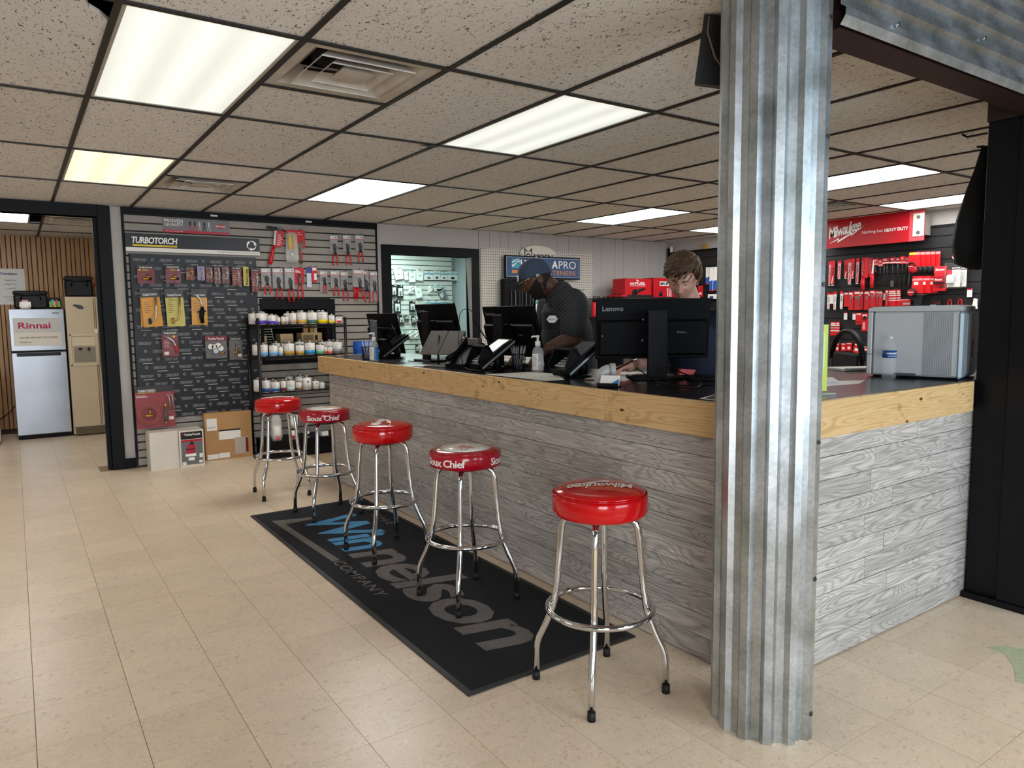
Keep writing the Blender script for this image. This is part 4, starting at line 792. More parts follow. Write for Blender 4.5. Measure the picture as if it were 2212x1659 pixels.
def can(x, y, z, r, h, cm, label, cat='can', brand='Oatey', body=canw, grp='solvent cans on the wire shelf'):
    t = thing('can', label, cat, (x, y, z), 0, grp); n = 20
    cr = r*.42; bh = h*.86
    B().lathe([(r, .003), (r, bh)], n=n).obj('label', body, t)
    B().lathe([(r*.98, 0), (r*1.015, .001), (r*1.015, .005)], n=n).obj('bottom_rim', lid, t); B().lathe([(r*1.015, bh-.002), (r*1.015, bh+.004), (r*.93, bh+.005), (r*.9, bh+.001), (cr, bh+.001)], n=n).obj('top_rim', lid, t)
    B().lathe([(cr, bh), (cr, h-.002), (cr*.9, h), (.0001, h)], n=14).obj('cap', lid, t)
    if cm:
        B().lathe([(r*1.008, bh*.06), (r*1.008, bh*.36)], n=n).obj('colour_band', cm, t)
        b = B(); c = radians(-124); text(b, brand, -r*.45, bh*.74, r*.9, bh*.12, bold=.02, res=1, fn=lambda px_, py, pz: (r*1.012*cos(c+px_/r), r*1.012*sin(c+px_/r), pz)); b.obj('brand', redp, t)
        b = B()
        for q in range(3):
            w = (.5, .38, .44)[q]; z_ = bh*(.62-.09*q)
            b.add([(r*1.01*cos(c+u), r*1.01*sin(c+u), z_+dz) for dz in (0, bh*.03) for u in (-w, -w/2, 0, w/2, w)], [(k, k+1, k+6, k+5) for k in range(4)])
        b.obj('small_print', mat('dim_print', '8d8e92'), t)
    return t
C_ = lambda n, h: mat('band_'+n, h, .35)
pur, gold, grn, yel, sky, orng, blu, tea, gry_, amb = C_('purple', '4a2fb0'), C_('gold', 'c79a3a'), C_('green', '3f6b5c'), C_('yellow', 'e3c400'), C_('sky', '6aa2cf'), C_('orange', 'e8563a'), C_('blue', '1787c4'), C_('mint', '58b47c'), C_('grey', '7d8488'), C_('amber', 'b5892e')
r1 = [(2.012, 1.35, .054, .129, pur, 'large purple banded can at the left end of the top shelf'), (2.115, 1.35, .041, .105, pur, 'middling purple banded can, second on the top shelf'), (2.181, 1.35, .018, .079, pur, 'small purple banded can on the top shelf'), (2.225, 1.35, .02, .084, amb, 'small amber can beside the small purple one'), (2.262, 1.35, .021, .09, gry_, 'small pale can beside the small amber one'), (2.325, 1.35, .034, .127, C_('rose', 'b08d80'), 'dusty rose banded can on the top shelf'),
 (2.42, 1.348, .049, .137, gold, 'large gold banded can in the middle of the top shelf'), (2.531, 1.348, .051, .136, grn, 'large dark green banded can on the top shelf'), (2.642, 1.348, .051, .138, yel, 'large bright yellow banded can on the top shelf'), (2.73, 1.348, .032, .1, yel, 'small bright yellow banded can on the top shelf')]
r2 = [(2.022, 1.036, .043, .135, sky, 'pale blue banded can at the left end of the middle shelf'), (2.12, 1.036, .042, .123, sky, 'pale blue banded can, second on the middle shelf'), (2.19, 1.036, .023, .098, sky, 'small pale blue banded can on the middle shelf'), (2.28, 1.036, .053, .139, amb, 'large amber banded can on the middle shelf'), (2.388, 1.036, .043, .115, amb, 'medium amber banded can on the middle shelf'), (2.495, 1.036, .052, .141, blu, 'bright blue banded can on the middle shelf'), (2.601, 1.036, .043, .112, tea, 'mint green banded can on the middle shelf'), (2.66, 1.036, .013, .088, orng, 'very small can left of the orange banded one'), (2.703, 1.036, .028, .083, orng, 'small orange banded can on the middle shelf'), (2.79, 1.036, .052, .14, gry_, 'large grey banded can at the right end of the middle shelf')]
r3 = [(2.03, .675, .038, .142, C_('navy', '1c4a86'), 'white can with a dark blue label at the left of the low shelf'), (2.125, .675, .042, .119, C_('cobalt', '1f5f9a'), 'white can with a blue swoosh label on the low shelf'), (2.202, .675, .027, .123, C_('wine', '6a1f28'), 'white can with a wine red foot on the low shelf'), (2.279, .675, .043, .123, C_('ice', 'b9d3d6'), 'pale ice blue can on the low shelf'), (2.357, .675, .031, .098, C_('bronze', '8a6426'), 'small bronze banded can on the low shelf'), (2.447, .675, .048, .147, None, 'large white can with a black oval on the low shelf'), (2.537, .675, .034, .102, None, 'small white can with a black oval on the low shelf'), (2.602, .675, .027, .078, C_('silver', 'c9c7c2'), 'short white can at the right of the low shelf')]
for row, yy in ((r1, 7.31), (r2, 7.31), (r3, 7.31)):
    for x, z, r, h, cm, lab in row: 
        t = can(x+.004, 7.262+r if r > .03 else 7.30, z-.003, r, h, cm, lab)
        if cm is None:
            B().add([(1.013*r*cos(radians(-124)+.75*cos(a)), 1.013*r*sin(radians(-124)+.75*cos(a)), h*.58+h*.09*sin(a)) for a in [2*pi*k/18 for k in range(18)]], [range(18)]).obj('oval', blackprint, t)
            b = B(); c = radians(-124); text(b, 'T-3' if r > .04 else 'C-2', -r*.45, h*.54, r*.9, h*.09, bold=.03, res=1, fn=lambda a, q, p_: (r*1.02*cos(c+a/r), r*1.02*sin(c+a/r), p_)); b.obj('brand', whiteprint, t)
back = [(1.998, 7.50, 1.347, .05, .129), (2.08, 7.45, 1.347, .045, .127), (2.2, 7.45, 1.347, .03, .1), (2.33, 7.46, 1.347, .04, .127), (2.45, 7.47, 1.347, .05, .137), (2.56, 7.47, 1.347, .05, .136), (2.66, 7.47, 1.347, .05, .138), (2.01, 7.48, 1.035, .045, .13), (2.19, 7.44, 1.035, .045, .14), (2.3, 7.46, 1.035, .05, .139), (2.44, 7.46, 1.035, .045, .147), (2.672, 7.44, 1.035, .04, .137), (2.76, 7.46, 1.035, .042, .142), (2.82, 7.5, 1.035, .04, .14), (2.0, 7.45, .672, .045, .144), (2.15, 7.45, .672, .04, .12), (2.28, 7.45, .672, .04, .12), (2.44, 7.48, .672, .05, .15), (2.345, 7.53, .672, .035, .15)]
_seen = {}
def bl_name(f, s):
    n = _seen[f+s] = _seen.get(f+s, 0)+1
    return 'pale can behind the %s on the %s shelf%s' % (f, s, '' if n == 1 else ', further right')
for k, (x, y, z, r, h) in enumerate(back):
    sh_ = 'top' if z > 1.3 else 'middle' if z > 1 else 'low'; row = r1 if z > 1.3 else r2 if z > 1 else r3; fl_ = min(row, key=lambda q: abs(q[0]-x))[5]; fl_ = fl_.split(' can')[0]+' can'
    can(x, y, z-.0, r, h, None, bl_name(fl_, sh_), grp='cans in the back row of the %s shelf' % sh_)
t = thing('plastic_tub', 'square white tub with a black lid and red print, right end of the top shelf', 'tub', (2.812, 7.3, 1.345)); B().bbox(-.033, -.03, 0, .033, .03, .075, .006).obj('body', white, t); B().bbox(-.036, -.033, .073, .036, .033, .083, .002).obj('lid', blackm, t); B().box(-.03, -.0312, .008, .02, -.03, .03).obj('red_print', red, t); b = B(); text(b, 'BLACK', -.026, .052, .05, .009, y=-.0312, bold=.02, res=1); b.obj('lettering', blackprint, t)
t = thing('swarm_tub', 'grey bag of bottles slumped on the base deck behind the far stool', 'bag', (2.12, 7.3, .179)); B().lathe([(.05, 0), (.06, .05), (.055, .15), (.05, .22), (.03, .26)], sy=.8, n=14).obj('bag', crk, t); B().lathe([(.04, .005), (.04, .15)], n=14).obj('label', white, t); B().box(-.02, -.041, .01, .02, -.039, .05).obj('red_print', red, t)
t.name = 'bagged_bottles'
for k, (z, h, lab) in enumerate(((.179, .108, 'white pail with a red foot and black lid on the base deck'), (.292, .125, 'white pail with a grey label stacked on the red footed pail'))):
    t = thing('pail', lab, 'pail', (2.292, 7.3, z)); B().lathe([(.043, 0), (.047, h-.012)], n=20).obj('body', white, t); B().lathe([(.05, h-.014), (.05, h-.001), (.0001, h)], n=20).obj('lid', blackm if k == 0 else white, t); B().lathe([(.0445, .01), (.0455, .04)], n=20).obj('band', red if k == 0 else greyprint, t)
t = thing('pipe_tape', 'squat white tub with a dark label on the base deck', 'tub', (2.425, 7.3, .179)); B().lathe([(.03, 0), (.03, .055), (.026, .06), (.0001, .06)], n=16).obj('body', white, t); B().lathe([(.0305, .012), (.0305, .04)], n=16).obj('label', blackprint, t)
t = thing('small_box', 'low white box with a green top at the right of the base deck', 'box', (2.61, 7.3, .179)); B().bbox(-.035, -.04, 0, .035, .04, .05, .003).obj('body', white, t); B().box(-.035, -.04, .05, .035, .04, .053).obj('green_top', mat('green_card', '4d7a55'), t)
# ============================================================ ON THE COUNTER
T0 = WTZ
scr_dark = mat('monitor_black', '020306', .55, spec=.13); lenl = mat('logo_grey', '6f7074', .5)
def monitor(x, y, rz, label, z0=.085, z1=.43, tilt=13, colm=blackm, w=.60, dx=0, neck=-.055):
    t = thing('monitor', label, 'monitor', (x, y, T0), rz, 'computer monitors on the counter')
    B().bbox(-.13, -.10, 0, .13, .11, .014, .003).obj('base', blackm, t)
    st = B(); st.bbox(-.05, neck-.012, .012, .05, neck+.012, min(z1-.06, .40), .003); st.obj('stand', colm, t)
    B().cyl((0, neck-.013, .06), (0, neck-.0125, .06), .014, n=12).obj('cable_hole', blackg, t)
    p = thing('panel', '', '', (dx, .05, (z0+z1)/2)) ; del p['label'], p['category']; p.parent = t; p.rotation_euler = (radians(tilt), 0, 0)
    h = (z1-z0)/2
    B().bbox(-w/2, -.004, -h, w/2, .012, h, .003).obj('screen_shell', scr_dark, p)
    B().bbox(-w/2+.012, -.034, -h+.02, w/2-.012, -.004, h*.32, .01).obj('rear_bulge', scr_dark, p)
    B().box(-w/2+.006, .012, -h+.006, w/2-.006, .0128, h-.006).obj('screen', blackg, p)
    B().box(-.05, -.06, -.06, .05, -.03, .06).obj('mount', blackm, p)
    b = B(); text(b, 'Lenovo', -w/2+.032, h-.062, .11, .026, y=-.0046, bold=.02); b.obj('lettering', lenl, p)
    b = B(); text(b, 'ThinkVision', .12, -.02, .05, .011, y=-.0346, bold=.02, res=1); b.obj('small_lettering', lenl, p)
    B().cyl((-w/2+.03, -.034, -.03), (-w/2+.03, -.0352, -.03), .004, n=8).obj('red_dot', red, p)
    b = B()
    for sx in (-.06, .06):
        for sz in (-.055, .055): b.cyl((sx, -.034, sz), (sx, -.037, sz), .006, n=8)
    b.obj('screws', lenl, p, kind='stuff'); return t
R90 = radians(-90)
monitor(2.60, 5.80, R90, 'leftmost monitor on the counter, stand coloured grey for light falling on it', .02, .365, 13, mat('stand_lit_grey', '6d6e76', .35, .4))  # grey metal here paints in the light caught by this stand
monitor(2.575, 4.79, R90, 'monitor second from the left, in front of the storage doorway', .075, .43)
monitor(2.655, 3.94, R90, 'monitor third from the left, in front of the capped man', .06, .40)
monitor(2.74, 2.68, radians(-33), 'big monitor nearest the column, hiding the younger man', .10, .415, 7, mat('stand_navy', '06080e', .5, spec=.2), neck=-.06)
# ---- card terminals
tk = mat('terminal_black', '050506', .55, spec=.15); tsil = mat('terminal_silver', '85878a', .3, .6)
def terminal(x, y, rz, label, screen):
    t = thing('card_terminal', label, 'card terminal', (x, y, T0), rz, 'card payment terminals on the counter')
    B().lathe([(.075, 0), (.075, .008), (.03, .014)], n=24).obj('base', blackm, t); B().tube([(0, .03, .01), (0, .04, .05), (0, .02, .09)], [.03, .026, .03], 10).obj('stand', blackm, t)
    b = thing('body', '', ''); del b['label'], b['category']; b.parent = t; b.location = (0, .0, .113); b.rotation_euler = (radians(33), 0, 0)
    w = .09
    B().prism([(-.145, -.035), (.125, -.02), (.125, .012), (.06, .02), (-.145, .012)], -w, w, 'x').obj('housing', tk, b)
    for s in (-1, 1): B().prism([(-.14, -.026), (.128, -.012), (.128, -.001), (-.14, -.014)], s*w-.002, s*w+.002, 'x').obj('silver_edge', tsil, b)
    B().prism([(-.02, .0185), (.105, .0165), (.105, .02), (-.02, .022)], -.07, .07, 'x').obj('display', screen, b)
    h = B()     # keypad hood
    h.prism([(-.145, .0), (-.03, .012), (-.03, .075), (-.06, .085), (-.145, .03)], -w, -w+.006, 'x').prism([(-.145, .0), (-.03, .012), (-.03, .075), (-.06, .085), (-.145, .03)], w-.006, w, 'x').prism([(-.034, .02), (-.03, .02), (-.03, .075), (-.06, .086), (-.064, .083)], -w, w, 'x'); h.obj('keypad_hood', tk, b)
    k = B()
    for i in range(4):
        for j in range(4): k.box(-.055+i*.03, -.125+j*.022, .012, -.035+i*.03, -.112+j*.022, .018)
    k.obj('keys', mat('key_grey', 'b5b6b8', .5), b, kind='stuff'); return t
scw = mat('screen_lit', 'eef0ef', .2, emit=.55); scg = mat('screen_grey', '5b5d60', .15)
terminal(2.50, 5.33, radians(-98), 'black card terminal farthest along the counter, dark glossy screen', blackg)
terminal(2.42, 3.74, radians(-98), 'card terminal with a white lit screen, beside the pen cup', scw)
terminal(2.53, 3.05, radians(-97), 'card terminal nearest the column, grey screen, behind the white sheet', scg)
t = thing('stylus', 'black tethered stylus standing in the lit card terminal', 'stylus', (2.44, 3.80, 1.24)); B().tube([(.0, -.0, 0), (-.03, .07, .09), (-.05, .11, .15)], [.004, .0055, .0045], 6).obj('pen', blackm, t)
B().tube(arc((-.09, .16), .055, 0, pi, 12, 'xz', .12)+[(-.15, .13, .02), (-.13, .1, -.16)], .0022, 5).obj('tether', blackm, t)
t = thing('cord_loop', 'thin black cord arching beside the leftmost terminal', 'cord', (2.55, 5.45, T0)); B().tube([(.0, .1, .16), (.0, .06, .25), (0, 0, .27), (0, -.08, .2), (0, -.1, .12)], .003, 5).obj('cord', blackm, t)
# ---- tablet on its stand and desk phone
tgrey = mat('tablet_grey', '5a5653', .4)
t = thing('tablet', 'grey tablet seen from behind, propped on a two legged stand', 'tablet', (2.38, 4.33, T0), radians(-70))
p = B().bbox(-.16, -.004, .0, .0, .006, .20, .003); p.obj('tablet_back', tgrey, t).rotation_euler = (radians(-38), 0, 0)
o = B().bbox(.006, -.004, .0, .15, .006, .20, .003).obj('folded_back', tgrey, t); o.rotation_euler = (radians(-38), 0, 0)
for o in t.children: o.location = (0, -.03, .075)
B().tube([(-.06, .06, .2), (.0, -.02, .07), (.01, -.03, .01)], .008, 6).obj('stand_leg', blackm, t); B().bbox(-.02, -.14, 0, .17, -.02, .008, .002).obj('stand_foot', tgrey, t); B().bbox(-.12, -.15, 0, -.03, -.03, .006, .002).obj('paper_slip', white, t)
t = thing('desk_phone', 'black desk phone with its handset, right of the grey tablet', 'telephone', (2.40, 4.03, T0), radians(-75))
B().prism([(-.1, 0), (.1, 0), (.1, .15), (.08, .16), (-.1, .03)], -.085, .085, 'x').obj('body', tk, t); B().tube([(-.06, -.1, .06), (-.06, -.02, .10), (-.06, .08, .18)], [.02, .015, .02], 10).obj('handset', tk, t); B().bbox(-.02, .04, .145, .07, .09, .19, .004).obj('display', tgrey, t)
# ---- bottles
wclear = mat('bottle_clear', 'd8e0e2', .05, alpha=.13); gel = mat('sanitizer_gel', 'e6eef0', .05, alpha=.22)
def sanitizer(x, y, label, lab2):
    t = thing('sanitizer_bottle', label, 'bottle', (x, y, T0), radians(-35)); 
    B().lathe([(.0001, 0), (.031, 0), (.034, .006), (.034, .118), (.026, .14), (.013, .15), (.013, .158)], n=20, sy=.72).obj('bottle', gel, t)
    B().lathe([(.0165, .152), (.0165, .178), (.012, .182), (.0065, .183), (.0065, .205)], n=14).obj('collar', white, t); b = B(); b.lathe([(.009, .203), (.010, .216), (.0001, .217)], n=12); b.tube([(0, 0, .21), (-.03, -.004, .21), (-.038, -.005, .204)], [.006, .005, .004], 8); b.obj('pump', white, t)
    b = B(); b.add([(.0345*cos(a), .0253*sin(a), z) for z in (.012, .108) for a in [radians(-170+q*12) for q in range(8)]], [(q, q+1, q+9, q+8) for q in range(7)]); b.obj('white_label', white, t)
    b = B(); b.add([(.0345*cos(a), .0253*sin(a), z) for z in (.012, .108) for a in [radians(-76+q*12) for q in range(7)]], [(q, q+1, q+8, q+7) for q in range(6)]); b.obj('front_label', lab2, t)
    lines(t, -.026, -.008, .03, .1, 7, -.0262, greyprint); return t
sanitizer(2.245, 5.12, 'hand sanitizer pump bottle with a blue label, far along the counter', mat('label_blue', '2d7cc0', .35))
sanitizer(2.555, 3.45, 'hand sanitizer pump bottle with a white label, beside the white sheet', mat('label_ghost', 'e3e8ea', .3, alpha=.5))
pen_m = mat('pen_grey', '7f8286', .35)
def pencup(x, y, label, pens, mt_, grp, plab):
    t = thing('pen_cup', label, 'cup', (x, y, T0)); b = B()
    n = 18
    for k in range(n): a = 2*pi*k/n; a2 = a+.5; b.tube([(.038*cos(a), .038*sin(a), .004), (.043*cos(a2), .043*sin(a2), .10)], .0013, 4).tube([(.038*cos(a2), .038*sin(a2), .004), (.043*cos(a), .043*sin(a), .10)], .0013, 4)
    b.obj('wire_mesh', blackm, t, kind='stuff'); B().lathe([(.0001, 0), (.04, 0), (.04, .004), (.0001, .004)], n=18).obj('bottom', blackm, t); B().tube([(.0435*cos(2*pi*k/20), .0435*sin(2*pi*k/20), .1) for k in range(20)], .003, 6, closed=True).obj('rim', blackm, t)
    pm = B().cyl((0, 0, 0), (0, 0, .135), .0042, n=8).mesh('barrel', mt_); pc = B().cyl((0, 0, .135), (0, 0, .147), .003, .0025, 6).mesh('tip', mt_)
    for k in range(pens):
        a = 2*pi*k/pens+.3; r = .018+.012*(k % 2)
        p = thing('pen', plab, 'pen', (x+r*cos(a)*.6, y+r*sin(a)*.6, T0+.006), 0, grp); p.rotation_euler = (-sin(a)*.2, cos(a)*.2, 0); put('barrel', pm, p); put('tip', pc, p)
pencup(2.535, 3.62, 'black wire mesh cup full of grey pens beside the lit terminal', 9, pen_m, 'grey pens in the mesh cup', 'grey pen standing in the black mesh cup beside the lit terminal')
pencup(2.30, 5.38, 'black wire mesh cup with white pens at the far end of the counter', 6, mat('pen_white', 'cfd0d0', .35), 'white pens in the far cup', 'white pen standing in the far mesh cup')
# ---- papers
pp = mat('paper_print', 'e4e6dc', .7, noise=(55, .12))
t = thing('paper_sheet', 'large printed white sheet lying on the counter edge before the pump bottle', 'paper', (0, 0, T0)); B().prism([(2.215, 3.50), (2.235, 2.95), (2.34, 2.93), (2.54, 3.26), (2.50, 3.46)], 0, .0012, 'z').obj('sheet', pp, t)
b = B(); rr = random.Random(5)
for k in range(70):
    x, y = rr.uniform(2.25, 2.46), rr.uniform(3.03, 3.46)
    if x > 2.30+(y-2.95)*.5: continue
    b.box(x, y-.012, .0012, x+.004, y, .0015)
b.obj('print', greyprint, t, kind='stuff')
t = thing('paper_corner', 'corner of a white sheet lying by the metal column on the counter', 'paper', (0, 0, T0)); B().prism([(2.225, 1.93), (2.225, 1.85), (2.40, 1.84), (2.40, 1.99)], 0, .001, 'z').obj('sheet', white, t); B().prism([(2.235, 1.915), (2.236, 1.86), (2.37, 1.86), (2.36, 1.97)], .001, .0014, 'z').obj('dark_print', blackprint, t)
# ---- pvc elbow used as a pen stand
pvc = mat('grey_pvc', 'a9aaaa', .35)
t = thing('pipe_elbow', 'grey plastic pipe elbow used as a pen stand on the counter edge', 'pipe fitting', (2.30, 2.60, T0))
dv = Vector((.80, -.60, 0)); ap = [(0, 0, .018)]+[tuple(dv*(.042*(1-cos(a)))+Vector((0, 0, .028+.042*sin(a)))) for a in [radians(q*11.25) for q in range(9)]]
e1 = ap[-1]; B().tube(ap, .029, 18).obj('bend', pvc, t); B().lathe([(.033, 0), (.033, .024), (.029, .026)], n=20).obj('socket', pvc, t)
en = Vector(e1); B().tube([en, en+dv*.026], .034, 18).obj('socket', pvc, t); B().tube([en+dv*.0262, en+dv*.0266], .028, 18).obj('opening', blackm, t)
t = thing('pen', 'black pen sticking out of the grey pipe elbow', 'pen', tuple(Vector((2.30, 2.60, T0))+en+dv*.02)); B().tube([(0, 0, 0), tuple(dv*.09+Vector((0, 0, .045)))], .004, 8).obj('barrel', blackm, t); B().tube([tuple(dv*.09+Vector((0, 0, .045))), tuple(dv*.11+Vector((0, 0, .055)))], .0043, 8).obj('tip', steel, t)
t = thing('card_holder', 'small black holder with a white and blue business card, before the grey elbow', 'card holder', (2.262, 2.50, T0), radians(-58)); o = B().bbox(-.046, -.004, .0, .046, .0, .052, .001).obj('card', white, t); o.rotation_euler = (radians(-30), 0, 0); o.location = (0, .0, .006)
o2 = B().add([(-.0, -.0046, .004), (.044, -.0046, .004), (.044, -.0046, .035)], [(0, 1, 2)]).obj('card_print', mat('label_blue', '2d7cc0'), t); o2.rotation_euler = (radians(-30), 0, 0); o2.location = (0, .0, .006); B().bbox(-.05, -.03, 0, .05, .035, .006, .002).obj('base', blackg, t); B().box(-.05, -.03, .006, .05, -.026, .02).obj('lip', blackg, t)
t = thing('stapler', 'red and black stapler behind the stand of the big monitor', 'stapler', (2.91, 2.60, T0), radians(-20)); B().bbox(-.07, -.018, 0, .07, .018, .014, .003).obj('base', blackm, t); B().prism([(-.06, .016), (.02, .016), (.035, .04), (-.05, .048)], -.014, .014).obj('arm', red, t)
t = thing('keyboard', 'black keyboard lying behind the big monitor', 'keyboard', (2.90, 2.43, T0), radians(-33)); B().bbox(-.13, -.065, 0, .13, .065, .018, .004).obj('body', blackm, t); b = B()
for i in range(9):
    for j in range(4): b.box(-.122+i*.0272, -.055+j*.028, .018, -.099+i*.0272, -.032+j*.028, .022)
b.obj('keys', tk, t, kind='stuff')
t = thing('booklet', 'thin green and red booklet under the nearest card terminal', 'booklet', (2.49, 2.82, T0), radians(20)); B().box(-.08, -.05, 0, .06, .05, .006).obj('pages', mat('dark_pages', '6a2a30'), t); B().box(-.08, -.05, .006, .06, .05, .008).obj('cover', mat('green_cover', '4e8a5c'), t)
t = thing('name_tag_stand', 'tiny white name tag stand behind the white sheet', 'tag', (2.60, 3.27, T0), radians(-50)); B().prism([(-.012, 0), (.012, 0), (.004, .03), (-.002, .03)], -.022, .022, 'x').obj('tag', white, t); B().box(-.015, -.0105, .012, .015, -.0085, .016).obj('print', blackprint, t)
cb_ = [([(2.42, 4.9, 0), (2.38, 4.75, .004), (2.45, 4.6, .004), (2.36, 4.45, .004), (2.42, 4.35, .004)], 'black cable snaking between the far terminal and the tablet'), ([(2.33, 3.93, .004), (2.30, 3.88, .012), (2.27, 3.76, .004), (2.28, 3.62, .004), (2.36, 3.56, .004)], 'black cable looped in front of the lit terminal'),
 ([(2.68, 2.75, .05), (2.55, 2.5, .012), (2.45, 2.3, .006), (2.62, 2.15, .006), (2.75, 2.1, .006)], 'black cable running from the big monitor toward the column'), ([(2.74, 2.60, .06), (2.70, 2.40, .03), (2.62, 2.25, .006), (2.45, 2.15, .006), (2.36, 2.3, .006), (2.5, 2.42, .006)], 'black cable coiled under the big monitor'), ([(2.34, 5.62, .006), (2.32, 5.5, .01), (2.4, 5.42, .006), (2.36, 5.28, .006)], 'black cable by the far pen cup')]
for pts, lab in cb_: 
    t = thing('cable', lab, 'cable', (0, 0, T0)); s2 = []
    for i in range(len(pts)-1):
        for q in range(4): u = q/4; s2.append(tuple(Vector(pts[i]).lerp(Vector(pts[i+1]), u)))
    for _ in range(2): s2 = [s2[0]]+[tuple((Vector(s2[i-1])+Vector(s2[i])*2+Vector(s2[i+1]))/4) for i in range(1, len(s2)-1)]+[s2[-1]]
    B().tube([(a, b__, c+.0035) for a, b__, c in s2], .0032, 6).obj('cord', blackm, t)
# ---- right wing of the counter: leaflet stand, papers, bottle, printer
lime = mat('lime_paper', 'c9dc3a', .5); lime2 = mat('pale_lime', 'd7eb9a', .5)
t = thing('leaflet_stand', 'lime green leaflet in a clear upright stand beside the metal column', 'leaflet stand', (2.66, 1.735, T0), radians(-14)); B().box(-.1, -.002, .012, .09, 0, .285).obj('leaflet', lime, t)
b = B(); b.add([(.055, -.003, .012), (.03, -.003, .012), (.03, -.003, .27), (.062, -.003, .27), (.075, -.003, .235), (.074, -.003, .12)], [range(6)]); b.obj('pale_curve', lime2, t); B().box(-.105, -.006, .008, .093, -.004, .288).obj('clear_front', clear, t); B().bbox(-.105, -.045, 0, .1, .045, .008, .002).obj('base', mat('acrylic_base', 'aeb6ae', .15), t)
t = thing('paper_sheets', 'loose white and blue papers fanned out on the right wing of the counter', 'papers', (0, 0, T0))
for k, (poly, m) in enumerate(((((2.95, 1.90), (3.25, 1.86), (3.42, 1.93), (3.15, 2.06)), white), (((2.98, 1.98), (3.2, 1.93), (3.32, 2.08), (3.1, 2.14)), mat('blue_paper', '9fb6d6')), (((3.0, 2.02), (3.28, 1.98), (3.45, 2.12), (3.2, 2.2)), white))): B().prism(list(poly), .0006*k, .0006*k+.0008, 'z').obj('sheet', m, t)
t = thing('spiral_notebook', 'spiral bound notebook lying behind the loose papers', 'notebook', (3.98, 2.30, T0), radians(-28)); B().box(-.13, -.09, .002, .13, .09, .014).obj('pages', white, t); b = B()
for k in range(26): x = -.125+k*.01; b.tube(arc((-.095, .01), .009, 0, 2*pi, 8, 'yz', x)[:-1], .0014, 4, closed=True)
b.obj('wire_spiral', darksteel, t, kind='stuff')
t = thing('water_bottle', 'clear water bottle with a blue label in front of the grey printer', 'bottle', (3.555, 1.885, T0), radians(-30))
prf = [(.0001, .004), (.02, .002), (.029, .0), (.0325, .012)]
for k in range(7): prf += [(.0325, .02+k*.0125), (.0305, .026+k*.0125)]
prf += [(.0325, .11), (.0325, .145), (.031, .155), (.026, .175), (.016, .192), (.0125, .197), (.0125, .203)]
B().lathe(prf, n=24).obj('bottle', wclear, t); B().lathe([(.0135, .2), (.0135, .212), (.0001, .213)], n=16).obj('cap', mat('cap_clear', 'e9eef0', .3, alpha=.6), t); B().lathe([(.033, .108), (.033, .143)], n=24).obj('label', mat('label_navy', '1d4f93', .35), t)
b = B(); c = radians(-95); text(b, 'niagara', -.028, .122, .056, .014, bold=.02, fn=lambda a, q, z: (.0336*cos(c+a/.033), .0336*sin(c+a/.033), z)); text(b, 'BOTTLED WATER', -.022, .113, .044, .005, bold=.02, res=1, fn=lambda a, q, z: (.0336*cos(c+a/.033), .0336*sin(c+a/.033), z)); b.obj('lettering', whiteprint, t)
pg = mat('printer_grey', 'c3c7c9', .5); pg2 = mat('printer_side', 'a9b0b5', .45)
PR = thing('printer', 'large light grey laser printer seen from its ribbed side on the right wing', 'printer', (3.626, 2.042, T0), radians(-76.5))
w, d, h = .412, .36, .362
b = B(); b.bbox(.028, .0, .012, w, d, h-.03, .008); b.obj('body', pg, PR); B().bbox(0, 0, .012, .024, d, h-.03, .004).obj('front_cover', pg, PR); B().prism([(0, h-.028), (.006, h-.010), (.03, h-.004), (w-.02, h), (w, h-.008), (w, h-.028)], 0, d).obj('lid', pg, PR)
for k in range(17): B().box(.262+k*.0075, -.003, .02, .2662+k*.0075, .004, h-.036).obj('rib', pg2, PR)
B().bbox(w-.012, -.004, .004, w+.014, d, h-.03, .012).obj('rear_panel', mat('printer_bluegrey', '93a3ae', .3), PR); B().box(.03, .02, 0, w-.01, d-.02, .012).obj('feet', blackm, PR); B().box(.13, -.001, .012, .23, .02, .026).obj('hand_grip', mat('shadow_grey', '55585a'), PR)
B().box(w+.014, .1, .03, w+.0155, d-.02, h-.05).obj('rear_door', pg2, PR); B().box(w+.0145, .23, .1, w+.017, .25, .19).obj('sockets', blackm, PR); B().box(.0, -.0005, .115, .026, .001, .118).obj('seam', mat('shadow_grey', '55585a'), PR)
# ============================================================ BREAK ROOM THINGS
ssm = mat('brushed_steel', 'a0a4ab', .3, .85, noise=(2.5, .12)); alm = mat('almond', 'cbb99a', .45, noise=(5, .06))
t = thing('steel_fridge', 'stainless steel fridge freezer with a white brand sign, left in the break room', 'fridge', (-.04, 10.26, 0)); B().box(.0, .06, .03, .55, .62, 1.548).obj('cabinet', mat('fridge_side', '4d5056', .4), t); o = B().bbox(0, 0, 1.055, .55, .056, 1.548, .006).obj('freezer_door', ssm, t)
o = B().bbox(0, 0, .055, .55, .056, 1.035, .006).obj('fridge_door', ssm, t); B().box(.05, -.002, .99, .49, .02, 1.03).obj('recessed_handle', blackg, o); B().box(.01, .05, 0, .54, .5, .05).obj('kick_plate', blackm, t); B().box(.0, .03, 1.035, .55, .06, 1.055).obj('gap', blackm, t); B().box(.43, -.002, 1.49, .5, .0, 1.505).obj('badge', lenl, t)
t = thing('rinnai_sign', 'white magnetic sign with a red name on the steel freezer door', 'sign', (.0, 10.255, 1.115)); t.name = 'magnet_sign'; B().box(-.005, -.005, 0, .47, -.001, .325).obj('sheet', mat('sign_beige', 'd9cfc0', .5), t); B().box(.0, -.006, .155, .465, -.005, .325).obj('upper_field', mat('sign_silver', 'c0bdb8', .5), t)
